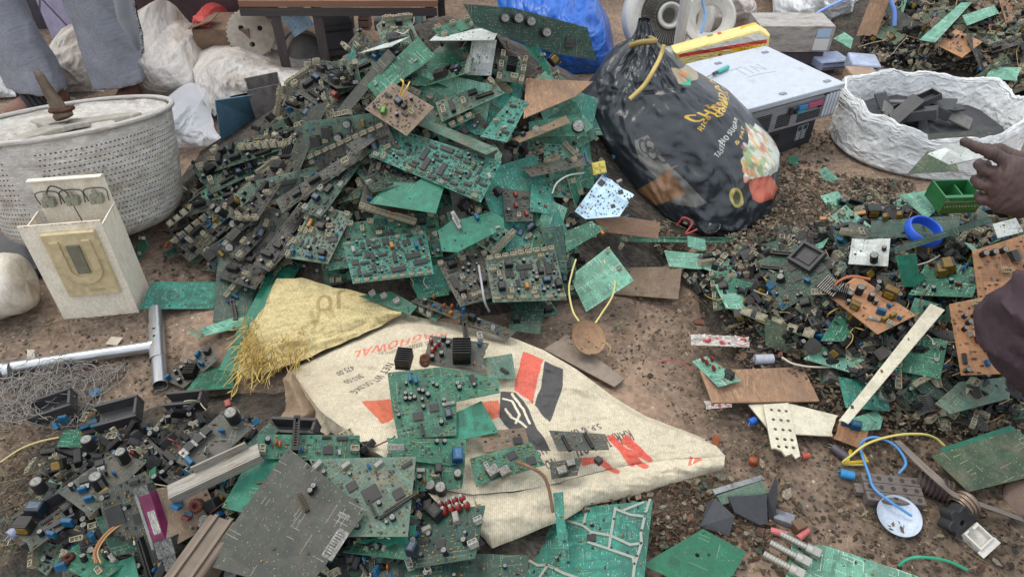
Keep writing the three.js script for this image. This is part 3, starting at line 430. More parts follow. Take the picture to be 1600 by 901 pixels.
// upright sheets far behind
function panel(name, label, cat, mat, x0, x1, z, h, th = 0.03, y0 = 0) { const w = x1 - x0, g = new THREE.BoxGeometry(w, h, th, 1, 1, 1).translate(0, h / 2, 0); const o = one(name, label, cat, g, mat); o.position.set((x0 + x1) / 2, y0, z); return o; }
panel('metal_sheet', 'dark purple grey sheet upright behind the standing person', 'metal sheet', M.dkPanel, -2.75, -2.05, -3.25, 1.2);
panel('printed_sheet', 'lavender sheet with crossed dark lines, between the trouser legs', 'sheet', M.lavPanel, -2.06, -1.8, -3.12, 0.8);
panel('metal_cabinet', 'dark maroon cabinet behind the white sacks, right of the trouser legs', 'cabinet', M.maroonPanel, -1.72, -1.15, -3.3, 1.0, 0.4);
panel('metal_sheet', 'dark sheet behind the table', 'metal sheet', M.dkPanel, -1.1, 0.3, -3.9, 0.9);
panel('metal_sheet', 'dark sheet between the blue bag and the white slotted wheel', 'metal sheet', M.dkPanel, 0.32, 0.62, -3.75, 0.9);
// white sacking behind the drum
crumple('woven_sack', 'bulky white woven sack with a rust stain, behind the right trouser leg', 'sack', M.whiteSack, [[205, 22], [235, 4], [262, 40], [300, 55], [322, 78], [330, 100]], [[205, 155], [235, 153], [262, 153], [290, 152], [310, 148], [325, 140]], { z: -2.75, zb: -2.5, bulge: 0.16, amp: 0.05 });
crumple('woven_sack', 'crumpled white sack showing between the two trouser legs', 'sack', M.whiteSack, [[76, 70], [95, 45], [125, 36], [150, 48], [165, 60]], [[88, 150], [105, 152], [125, 152], [145, 152], [165, 152]], { z: -2.8, zb: -2.55, sd: 4, amp: 0.07 });
crumple('plastic_sheet', 'crumpled white plastic left of the sandalled foot', 'plastic sheet', M.whiteFilm, [[-40, 84], [-10, 86], [12, 100], [26, 118]], [[-40, 165], [-10, 162], [12, 158], [28, 148]], { z: -2.7, zb: -2.5, sd: 8 });
crumple('plastic_sheet', 'frayed white plastic sheeting spread left of the table legs', 'plastic sheet', M.whiteSack, [[300, 86], [330, 74], [372, 72], [415, 92], [450, 102], [500, 108]], [[318, 160], [335, 182], [360, 150], [410, 140], [450, 135], [500, 128]], { z: -2.7, zb: -2.3, bulge: 0.1, amp: 0.08, fr: 9, sd: 12 });
crumple('plastic_bag', 'clear and pinkish plastic bag right of the perforated drum', 'plastic bag', M.clearFilm, [[242, 168], [262, 152], [290, 150], [312, 158], [330, 172]], [[250, 225], [268, 232], [295, 230], [325, 228], [345, 215]], { z: -2.3, zb: -2.05, bulge: 0.08, amp: 0.06, fr: 14, sd: 16 });
crumple('plastic_bag', 'small crumpled pink plastic bag in front of the stained woven sack', 'plastic bag', M.pinkFilm, [[262, 168], [280, 158], [302, 155], [315, 165]], [[270, 196], [285, 190], [300, 184], [316, 178]], { z: -2.32, zb: -2.26, bulge: 0.05, amp: 0.05, fr: 16, sd: 19 });
crumple('plastic_bag', 'shiny blue plastic bag behind the top of the heap', 'plastic bag', M.blueBag, [[770, -30], [820, -40], [880, -30], [930, -10], [952, 30], [958, 60]], [[800, 120], [840, 128], [875, 130], [905, 128], [930, 125], [950, 118]], { z: -3.0, zb: -2.75, bulge: 0.2, amp: 0.06, fr: 8, sd: 23 });
crumple('plastic_sheet', 'white tarpaulin heaped behind the grey box at the top', 'plastic sheet', M.whiteFilm, [[1195, -60], [1235, -66], [1290, -50], [1340, -30]], [[1205, 50], [1240, 46], [1290, 44], [1350, 40]], { z: -3.6, zb: -3.2, bulge: 0.2, amp: 0.09, fr: 7, sd: 27 });
crumple('plastic_bag', 'grey plastic bag right of the white slotted wheel', 'plastic bag', M.greySack, [[1105, -30], [1130, -40], [1160, -30], [1178, 0]], [[1108, 42], [1128, 44], [1150, 44], [1178, 40]], { z: -3.3, zb: -3.05, bulge: 0.12, amp: 0.05, sd: 31 });

// ---------- the cement sack in the middle ----------
const sheetLift = (px, py, l) => onH(px, py, l);
function sheet(top, bot, ns, nt, fn) { const T = curvePx(top), B = curvePx(bot); return gridGeo(ns, nt, (s, t) => { const a = T(s), b = B(s); const e = Math.max(1 - t * 12, t * 12 - 11, 0), px = lerp(a[0], b[0], t) + 2.5 * e * nz(s * 11, t * 3), py = lerp(a[1], b[1], t) + 2.5 * e * nz(s * 9, t * 3, 7); return fn(px, py, s, t); }); }
// print on a sheet lying flat: canvas axes are world x and z (seen from above)
function groundCanvas(n, x0, z0, size, base, draw) {
  const c = canvasOf(n, n, (x) => { x.fillStyle = css(...base); x.fillRect(0, 0, n, n); }), x = c.getContext('2d'), k = n / size;
  const at = (px, py, y = 0.05) => { const p = onH(px, py, y); return [(p.x - x0) * k, (p.z - z0) * k]; };
  const poly = (pts, col) => { x.fillStyle = col; x.beginPath(); pts.forEach((p, i) => { const q = at(...p); i ? x.lineTo(...q) : x.moveTo(...q); }); x.closePath(); x.fill(); };
  const stroke = (pts, col, w) => { x.strokeStyle = col; x.lineWidth = w; x.lineCap = 'round'; x.lineJoin = 'round'; x.beginPath(); pts.forEach((p, i) => { const q = at(...p); i ? x.lineTo(...q) : x.moveTo(...q); }); x.stroke(); };
  const text = (s, a, b, hgt, col, font = 'bold') => { const p = at(...a), q = at(...b), L = Math.hypot(q[0] - p[0], q[1] - p[1]); x.save(); x.translate(...p); x.rotate(Math.atan2(q[1] - p[1], q[0] - p[0])); x.font = `${font} 100px sans-serif`; const w = x.measureText(s).width; x.scale(L / w, hgt * k / 100 * 1.35); x.fillStyle = col; x.fillText(s, 0, 0); x.restore(); };
  draw({ x, at, poly, stroke, text, k }); return c;
}
const planUV = (g, x0, z0, size) => { const uv = g.attributes.uv, p = g.attributes.position; for (let i = 0; i < uv.count; i++) uv.setXY(i, (p.getX(i) - x0) / size, 1 - (p.getZ(i) - z0) / size); return g; };
{
  const X0 = -0.62, Z0 = -1.35, SZ = 1.15;
  const c = groundCanvas(2048, X0, Z0, SZ, [188, 178, 155], ({ x, poly, stroke, text }) => {
    const red = css(196, 84, 68, 0.9), blk = css(62, 60, 62, 0.92), ink = css(70, 64, 60, 0.85);
    poly([[818, 533], [850, 545], [838, 592], [833, 618], [803, 598]], red);
    poly([[852, 548], [881, 561], [880, 594], [860, 648], [836, 620], [846, 592]], blk);
    poly([[562, 615], [612, 612], [614, 645], [594, 650]], css(190, 92, 66, 0.9));
    poly([[740, 620], [778, 614], [786, 640], [755, 645]], css(196, 100, 72, 0.9));
    poly([[782, 600], [806, 604], [824, 622], [840, 660], [862, 690], [835, 690], [800, 668], [780, 640]], blk);
    for (const l of [[[786, 612], [800, 616], [812, 636], [806, 650]], [[790, 628], [800, 640], [822, 655]], [[800, 606], [818, 628], [828, 650]]]) stroke(l, css(216, 206, 180, 0.95), 9);
    text('NET WT.:50.0KG', [604, 553], [541, 598], 0.02, ink); text('₹ 303.50', [565, 562], [531, 580], 0.019, ink); text('₹ 475.00', [552, 550], [520, 566], 0.017, ink);
    text('MAGHOWAL', [700, 503], [550, 533], 0.026, css(196, 96, 80, 0.75), 'bold italic'); text('REGD. MANUFACTURED BY', [682, 520], [588, 537], 0.011, css(96, 84, 74, 0.7));
    text('KARAIKAL OIL', [986, 658], [892, 684], 0.026, ink); text('S.P. & G.C', [938, 645], [884, 668], 0.015, ink); text('USE', [850, 682], [825, 690], 0.02, ink); text('NO', [868, 703], [850, 706], 0.02, ink);
    stroke([[958, 672], [1010, 718]], red, 26); stroke([[982, 672], [1016, 703], [976, 690]], red, 20); stroke([[958, 672], [990, 712]], red, 22); stroke([[1018, 703], [978, 676]], red, 22); stroke([[915, 706], [940, 706], [965, 726]], red, 24);
    poly([[1084, 692], [1103, 708], [1077, 720]], css(190, 96, 76, 0.85)); stroke([[1089, 701], [1084, 714]], css(226, 214, 186, 0.9), 5);
  });
  perPixel(c, (d, i, k, x, y) => { const f = 1 + 0.05 * (x % 6 < 2 ? -1 : 1) * (y % 6 < 2 ? 1.4 : 0.8) + 0.2 * (NC[(y & 511) * 512 + (x & 511)] - 0.5) + 0.14 * (NB[((y >> 1) & 511) * 512 + ((x >> 1) & 511)] - 0.5); for (let j = 0; j < 3; j++) d[i + j] *= f; });
  dirt(c, [146, 122, 98], 0.22, 0.2);
  M.cement = S({ map: tex(c), roughness: 0.82, bumpMap: crkFine, bumpScale: 0.004 });
  const o = thing('cement_sack', 'empty cream woven cement sack printed in red and black, spread in the middle foreground', 'sack', P(760, 680, 0));
  const TOP = [[452, 577], [520, 540], [628, 488], [700, 503], [800, 527], [850, 546], [900, 578], [960, 620], [1010, 650], [1070, 672], [1120, 694], [1134, 712]];
  const BOT = [[454, 577], [497, 640], [545, 680], [600, 716], [660, 760], [738, 772], [800, 768], [870, 754], [930, 738], [1010, 722], [1070, 716], [1133, 714]];
  const lift = (px, py, s, t) => { const e = Math.sin(Math.PI * clamp(s)) ** 0.6, p0 = P(px, py, 0); const w = 0.02 * e + 0.007; return w + 0.018 * e * (ridge(p0.x * 4 + p0.z * 3, p0.z * 9 - p0.x * 3, 2) - 0.5) + 0.006 * e * (ridge(p0.x * 14 + p0.z * 6, p0.z * 17 - p0.x * 8, 6) - 0.5) + 0.008 * fbm(p0.x * 9, p0.z * 9, 4, 4) - 0.022 * (1 - sstep(0, 0.12, t)); };
  const g1 = sheet(TOP, BOT, 170, 80, (px, py, s, t) => onH(px, py, lift(px, py, s, t)));
  put(o, 'upper_layer', planUV(g1, X0, Z0, SZ), M.cement);
  // the folded front lip of the sack
  const LT = BOT.slice(4), LB = [[700, 805], [752, 838], [770, 856], [800, 846], [880, 812], [920, 790], [1000, 772], [1060, 752], [1131, 736]];
  const g2 = sheet(LT, LB, 130, 26, (px, py, s, t) => { const f = 0.019 * (1 - t) ** 0.6 + 0.006 + 0.014 * Math.sin(Math.PI * t) + 0.014 * (ridge(px * 0.008 + py * 0.01, py * 0.03 - px * 0.01, 8) - 0.5) * Math.sin(Math.PI * t); return onH(px, py, f); });
  put(o, 'folded_lip', planUV(g2, X0, Z0, SZ), M.cement);
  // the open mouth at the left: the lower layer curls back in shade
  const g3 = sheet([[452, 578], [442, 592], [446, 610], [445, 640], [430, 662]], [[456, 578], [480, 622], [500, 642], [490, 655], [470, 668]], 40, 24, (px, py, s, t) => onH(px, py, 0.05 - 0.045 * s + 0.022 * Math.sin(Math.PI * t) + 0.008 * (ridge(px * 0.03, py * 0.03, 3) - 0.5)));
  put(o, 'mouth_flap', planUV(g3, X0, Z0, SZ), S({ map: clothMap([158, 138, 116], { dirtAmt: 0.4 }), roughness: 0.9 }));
  const g4 = sheet([[454, 578], [500, 641], [600, 717]], [[492, 668], [530, 694], [600, 722]], 40, 10, (px, py, s, t) => onH(px, py, lerp(0.045, 0.006, t)));
  put(o, 'lower_layer', planUV(g4, X0, Z0, SZ), M.cement);
  mark(o, 'the cream cement sack', 780, 620, 200);
}
// ---------- the yellow sack ----------
{
  const X0 = -0.62, Z0 = -1.6, SZ = 0.62;
  const c = groundCanvas(1024, X0, Z0, SZ, [180, 165, 120], ({ stroke, text }) => {
    const g = css(128, 112, 74, 0.65); text('JO', [534, 452], [490, 462], 0.05, g); text('M', [522, 474], [478, 490], 0.05, css(138, 120, 78, 0.45)); text('2', [500, 495], [470, 512], 0.045, css(138, 120, 78, 0.4));
    text('(MARKETED BY)', [585, 490], [536, 474], 0.009, css(120, 104, 70, 0.6)); text('www', [580, 484], [555, 478], 0.008, css(120, 104, 70, 0.4));
  });
  perPixel(c, (d, i, k, x, y) => { const f = 1 + 0.06 * (x % 5 < 2 ? -1 : 1) * (y % 5 < 2 ? 1.4 : 0.8) + 0.3 * (NC[(y & 511) * 512 + (x & 511)] - 0.5) + 0.2 * (NB[k & 262143] - 0.5); for (let j = 0; j < 3; j++) d[i + j] *= f; });
  dirt(c, [150, 126, 84], 0.22, 0.2);
  M.yellow = S({ map: tex(c), roughness: 0.8, bumpMap: crk, bumpScale: 0.0025 });
  const o = thing('woven_sack', 'yellow woven plastic sack with a frayed edge, behind the cement sack', 'sack', P(490, 520, 0));
  const g = sheet([[413, 480], [424, 448], [433, 436], [470, 432], [520, 448], [580, 460], [626, 484]], [[372, 560], [392, 585], [425, 580], [465, 566], [510, 545], [560, 525], [628, 492]], 110, 56, (px, py, s, t) => onH(px, py, 0.022 + 0.036 * Math.sin(Math.PI * clamp(0.15 + 0.8 * t)) * (1 - 0.5 * s) + 0.016 * (ridge((py + px * 0.25) * 0.022, px * 0.004, 5) - 0.5) + 0.006 * (ridge((py - px * 0.5) * 0.03, (px + py) * 0.006, 9) - 0.5) + 0.003 * nz(px * 0.06, py * 0.06)));
  put(o, 'sack_cloth', planUV(g, X0, Z0, SZ), M.yellow);
  const g2 = sheet([[378, 528], [395, 500], [414, 478], [440, 492], [470, 508]], [[372, 575], [385, 592], [410, 590], [440, 575], [478, 560]], 60, 30, (px, py, s, t) => onH(px, py, 0.052 - 0.035 * t + 0.014 * (ridge(px * 0.02, py * 0.014, 7) - 0.5)));
  put(o, 'torn_flap', planUV(g2, X0, Z0, SZ), M.yellow);
  reseed(55); const fr = [];
  for (let i = 0; i < 230; i++) { const e = R(), a = e < 0.62 ? [lerp(370, 478, R()), 0] : [lerp(378, 410, R()), 0]; const x0 = a[0], y0 = e < 0.62 ? lerp(570, 535, clamp((x0 - 370) / 108)) + rr(-26, 20) : rr(492, 575); const h0 = rr(0.05, 0.11), pts = []; let x = x0, y = y0, h = h0, dx = rr(-7, 3), dy = rr(1, 10); for (let k = 0; k < 5; k++) { pts.push(onH(x, y, Math.max(0.005, h))); x += dx + rr(-4, 4); y += dy + rr(-3, 3); h -= rr(0.004, 0.022); } fr.push(tube(pts, rr(0.0007, 0.0012), 9, 4)); }
  const f = put(o, 'fringe', merge(fr), S({ color: 0xc8ae64, roughness: 0.7 })); f.userData.kind = 'stuff';
  mark(o, 'the yellow sack', 490, 510, 90);
}
// ---------- the black rice sack ----------
{
  const rows = [[352, 1085, 1176, 0.1], [325, 1040, 1190, 0.16], [300, 1008, 1200, 0.19], [265, 972, 1211, 0.2], [225, 944, 1213, 0.2], [190, 922, 1186, 0.18], [150, 912, 1146, 0.15], [122, 930, 1098, 0.12], [98, 944, 1062, 0.09], [78, 965, 1040, 0.06], [62, 988, 1024, 0.03], [48, 994, 1022, 0.022], [30, 998, 1016, 0.014]];
  const cz = (py) => lerp(-1.73, -2.0, clamp((352 - py) / 320));
  const at = (v) => { const f = v * (rows.length - 1), i = Math.min(rows.length - 2, Math.floor(f)), t = f - i; return rows[i].map((q, k) => lerp(q, rows[i + 1][k], t)); };
  const body = (wr) => gridGeo(200, 130, (u, v) => {
    const [py, xl, xr, dep] = at(1 - v), z0 = cz(py), l = PZ(xl, py, z0), r = PZ(xr, py, z0), a = -Math.PI + u * 2 * Math.PI; // a = 0 faces the eye
    const cx = (l.x + r.x) / 2, hw = (r.x - l.x) / 2, y = Math.max(0.003, l.y), ca = Math.cos(a), sa = Math.sin(a), up = 1 - v;
    const sq = (q) => Math.sign(q) * Math.abs(q) ** 0.85;
    const k = Math.min(1, hw / 0.08) * wr, w = k * (0.022 * (ridge(cx + sa * hw * 6 + up * 1.4, up * 3.4 - sa * 1.2, ca * 0.7) - 0.45) + 0.02 * (ridge(sa * 3.6 + up * 3 + 4, up * 8 - sa * 2, ca) - 0.4) + 0.003 * (ridge(sa * 11, up * 22, ca * 6) - 0.5)) + 0.022 * k * sstep(0.25, 0.8, up) * (ridge(a * 1.3 + 2, up * 0.9 + 0.3 * sa, 4) - 0.5) + (up > 0.6 ? 0.012 * k * Math.sin(a * 9 + up * 4) : 0);
    return new V3(cx + sq(sa) * (hw + 0.3 * w * Math.abs(ca)), y + 0.25 * w * ca, z0 + sq(ca) * (dep + w));
  });
  const g = body(1), plain = body(0), place = (px, py) => { const q = uvAt(plain, px, py); return [q[0] * 2048, (1 - q[1]) * 1024]; };
  const c = canvasOf(2048, 1024, (x, W, Hh) => {
    x.fillStyle = css(44, 49, 54); x.fillRect(0, 0, W, Hh);
    const text = (s, a, b, up, col, font = 'bold') => { const p = place(...a), q = place(...b), r = place(...up), ex = [q[0] - p[0], q[1] - p[1]], ey = [r[0] - p[0], r[1] - p[1]]; x.save(); x.font = `${font} 100px sans-serif`; const w = x.measureText(s).width; x.setTransform(ex[0] / w, ex[1] / w, -ey[0] / 72, -ey[1] / 72, p[0], p[1]); x.fillStyle = col; x.fillText(s, 0, 0); x.restore(); };
    const poly = (pts, col) => { x.fillStyle = col; x.beginPath(); pts.forEach((p, i) => { const q = place(...p); i ? x.lineTo(...q) : x.moveTo(...q); }); x.closePath(); x.fill(); };
    const gold = css(196, 158, 60);
    text('CHANDAN', [1080, 192], [1109, 120], [1059, 181], gold); text('INDIAN', [1106, 170], [1120, 138], [1098, 165], css(150, 120, 58)); text('RICE', [1094, 206], [1110, 184], [1087, 200], gold); text('Gold', [1120, 186], [1136, 158], [1111, 180], css(206, 170, 70), 'italic bold');
    text('NO SUGAR', [1128, 226], [1152, 186], [1121, 220], css(186, 186, 180)); text('& FAT', [1150, 226], [1162, 200], [1146, 222], css(190, 160, 90)); text('TASTE', [1120, 246], [1134, 226], [1114, 240], css(180, 180, 174));
    poly([[1048, 106], [1066, 100], [1077, 112], [1074, 128], [1056, 128]], css(150, 138, 112)); poly([[1056, 128], [1074, 126], [1076, 114], [1080, 134]], css(48, 158, 122)); poly([[1060, 108], [1070, 112], [1066, 122]], css(190, 120, 74));
    // bright printed panel at the right
    poly([[1166, 206], [1180, 192], [1206, 212], [1212, 250], [1196, 276], [1162, 284], [1158, 250]], css(188, 192, 184)); reseed(31);
    for (let i = 0; i < 150; i++) { const px = rr(1162, 1210), py = rr(198, 282); if (!inPoly(px, py, [[1166, 206], [1180, 192], [1206, 212], [1212, 250], [1196, 276], [1162, 284], [1158, 250]])) continue; const q = place(px, py); x.fillStyle = pick([css(190, 110, 92, 0.7), css(200, 160, 100, 0.7), css(130, 160, 110, 0.7), css(214, 214, 206, 0.8), css(206, 204, 190, 0.8), css(196, 200, 190, 0.8)]); x.beginPath(); x.ellipse(q[0], q[1], rr(5, 20), rr(5, 16), rr(0, 3), 0, 7); x.fill(); }
    poly([[1172, 286], [1200, 272], [1206, 290], [1186, 318], [1176, 312]], css(178, 92, 70));
    // greyed lining patch with scrawl
    poly([[992, 218], [1012, 210], [1050, 262], [1090, 300], [1108, 318], [1084, 326], [1050, 316], [1030, 280], [1000, 250]], css(104, 102, 98));
    poly([[1042, 262], [1062, 256], [1086, 296], [1070, 304]], css(130, 98, 70)); x.lineWidth = 7; x.strokeStyle = css(52, 52, 54);
    for (const [px, py] of [[1006, 228], [1016, 226], [1018, 240], [1030, 232], [1034, 246]]) { const q = place(px, py); x.beginPath(); x.ellipse(q[0], q[1], 14, 19, 0.5, 0, 5.2); x.stroke(); }
    const q = place(1150, 308); x.fillStyle = css(176, 160, 96); x.beginPath(); x.ellipse(q[0], q[1], 26, 34, 0, 0, 7); x.fill(); x.fillStyle = css(92, 96, 70); x.beginPath(); x.ellipse(q[0], q[1], 16, 22, 0, 0, 7); x.fill();
    for (let i = 0; i < 500; i++) { const px = rr(990, 1030), py = rr(24, 74); const z = place(px, py); if (R() < 0.6) { x.fillStyle = css(178, 152, 74, 0.8); x.fillRect(z[0], z[1], rr(4, 16), rr(3, 9)); } }
  });
  dirt(c, [104, 100, 94], 0.2, 0.2);
  M.blackSack = S({ map: tex(c), roughness: 0.3, bumpMap: crk, bumpScale: 0.006 });
  const o = thing('rice_sack', 'black glossy rice sack with gold lettering, tied at the top, right of the heap', 'sack', P(1110, 345, 0));
  put(o, 'sack_body', g, M.blackSack);
  const strap = [[1038, 70], [1033, 86], [1020, 112], [1006, 134], [984, 155]].map(([x, y]) => { const z = cz(y) + 0.16 - (y < 100 ? 0.06 : 0); return PZ(x, y, z); });
  put(o, 'tie_band', new THREE.TubeGeometry(new THREE.CatmullRomCurve3(strap), 30, 0.006, 6), S({ map: clothMap([196, 172, 104]), roughness: 0.6 }));
  put(o, 'knot', tube([PZ(985, 72, -1.92), PZ(1002, 66, -1.9), PZ(1024, 64, -1.92), PZ(1008, 58, -1.98), PZ(988, 66, -1.97)], 0.008, 40, 6), S({ map: clothMap([150, 130, 74]), roughness: 0.6 }));
  mark(o, 'the black rice sack', 1070, 220, 140);
}
// ---------- the open white sack ----------
{
  const C0 = new V3(1.385, 0, -2.13), hR = (a) => 0.168 - 0.008 * Math.sin(a) + 0.012 * Math.cos(2 * a - 0.6) + 0.02 * Math.abs(nz(Math.cos(a) * 2.4, Math.sin(a) * 2.4, 1)) + 0.006 * Math.sin(9 * a);
  reseed(93); const KN = 13, rK = Array.from({ length: KN }, () => rr(-0.07, 0.06)), hK = Array.from({ length: KN }, () => rr(-0.09, 0.1)), pw = (K, a) => { const f = ((a / 6.28319) % 1 + 1) % 1 * KN, i = Math.floor(f), t = f - i; return lerp(K[i % KN], K[(i + 1) % KN], t); };
  const prof = [[1.0, 0.0], [1.06, 0.08], [1.06, 0.3], [1.03, 0.6], [1.04, 0.85], [1.02, 0.96], [1.0, 1.0], [0.975, 0.985], [0.955, 0.9], [0.93, 0.6], [0.92, 0.3], [0.86, 0.12]];
  const g = gridGeo(220, 66, (s, t) => { const a = s * 2 * Math.PI, f = t * (prof.length - 1), i = Math.min(prof.length - 2, Math.floor(f)), k = f - i, r = lerp(prof[i][0], prof[i + 1][0], k), y = lerp(prof[i][1], prof[i + 1][1], k); const ed = sstep(0, 0.1, t), wr = 0.015 * ed * (ridge(Math.cos(a) * 3.2 + y, Math.sin(a) * 3.2 - y, y * 1.2 + 3) - 0.45) + 0.01 * ed * (ridge(Math.cos(a) * 8 + y, Math.sin(a) * 8 + y * 1.5, y) - 0.5); const rad0 = r + wr * 1.6; const tw = y * 0.5 * hR(a) * pw(hK, a), fold = y * (pw(rK, a) + 0.6 * pw(hK, a * 2 + 1.3)); const rad = rad0 + fold * 0.9; return new V3(C0.x + Math.cos(a) * (0.275 * rad), Math.max(0.002, y * hR(a) + wr * 0.5 + tw), C0.z + Math.sin(a) * 0.235 * rad); });
  const uv = g.attributes.uv; for (let i = 0; i < uv.count; i++) uv.setXY(i, uv.getX(i) * 4, uv.getY(i) * 2);
  const o = thing('woven_sack', 'open white woven sack with a rolled rim, holding black plastic scrap', 'sack', C0);
  put(o, 'sack_wall', g, S({ map: clothMap([230, 232, 232], { dirtAmt: 0.12 }), roughness: 0.7, bumpMap: crk, bumpScale: 0.005 }));
  mark(o, 'the open white sack', 1440, 190, 120);
  reseed(91); M.blackPl = S({ map: plainTex([50, 51, 55], { vary: 0.2, dirtAmt: 0.35, dirtCol: [96, 92, 86] }), roughness: 0.5 });
  const bed = gridGeo(30, 14, (s, t) => { const a = s * 6.2832, r = t; const x = C0.x + Math.cos(a) * 0.232 * r, z = C0.z + Math.sin(a) * 0.195 * r; return new V3(x, 0.085 + 0.03 * fbm(x * 12, z * 12, 2), z); }); const bo = one('plastic_crumbs', 'bed of small dark plastic scraps inside the open white sack', 'plastic scrap', bed, M.blackPl); bo.userData.kind = 'stuff';
  const looks = ['flat black plastic plate', 'bent grey plastic strip', 'black plastic box lid', 'dark grey plastic block'];
  const spots = [[1385, 172], [1405, 160], [1430, 166], [1452, 175], [1475, 172], [1368, 190], [1395, 196], [1425, 186], [1455, 163], [1490, 182], [1352, 205], [1415, 178], [1440, 190]];
  const wh = ['near the left inner wall', 'at the back left', 'under the back wall', 'at the back centre', 'at the back right', 'by the left rim', 'near the front left', 'in the front middle', 'against the far wall', 'by the right rim', 'at the far left tip', 'in the very middle', 'by the front rim'];
  spots.forEach(([px, py], i) => { const p = P(px, py, 0.11 + 0.012 * (i % 3)), qx = (p.x - C0.x) / 0.22, qz = (p.z - C0.z) / 0.15, ql = Math.max(1, Math.hypot(qx, qz)); p.x = C0.x + qx / ql * 0.22; p.z = C0.z + qz / ql * 0.15; const k = i % 4, w = rr(0.09, 0.15), d = rr(0.04, 0.08), h = k === 3 ? 0.03 : 0.006; let gg; if (k === 2) { gg = noIdx([box(w, d, 0.003), box(w, 0.003, 0.02, 0, d / 2), box(w, 0.003, 0.02, 0, -d / 2), box(0.003, d, 0.02, w / 2), box(0.003, d, 0.02, -w / 2)]); } else gg = cbox(w, d, h, 0.0015); const m = one('plastic_piece', `${looks[k]} in the open white sack, ${wh[i]}`, 'plastic piece', gg, k === 1 ? S({ map: plainTex([112, 110, 106]), roughness: 0.6 }) : M.blackPl, 'plastic pieces in the white sack'); m.position.copy(p); m.rotation.set(-Math.PI / 2 + rr(-0.6, 0.6), rr(-0.5, 0.5), rr(0, 6)); });
}

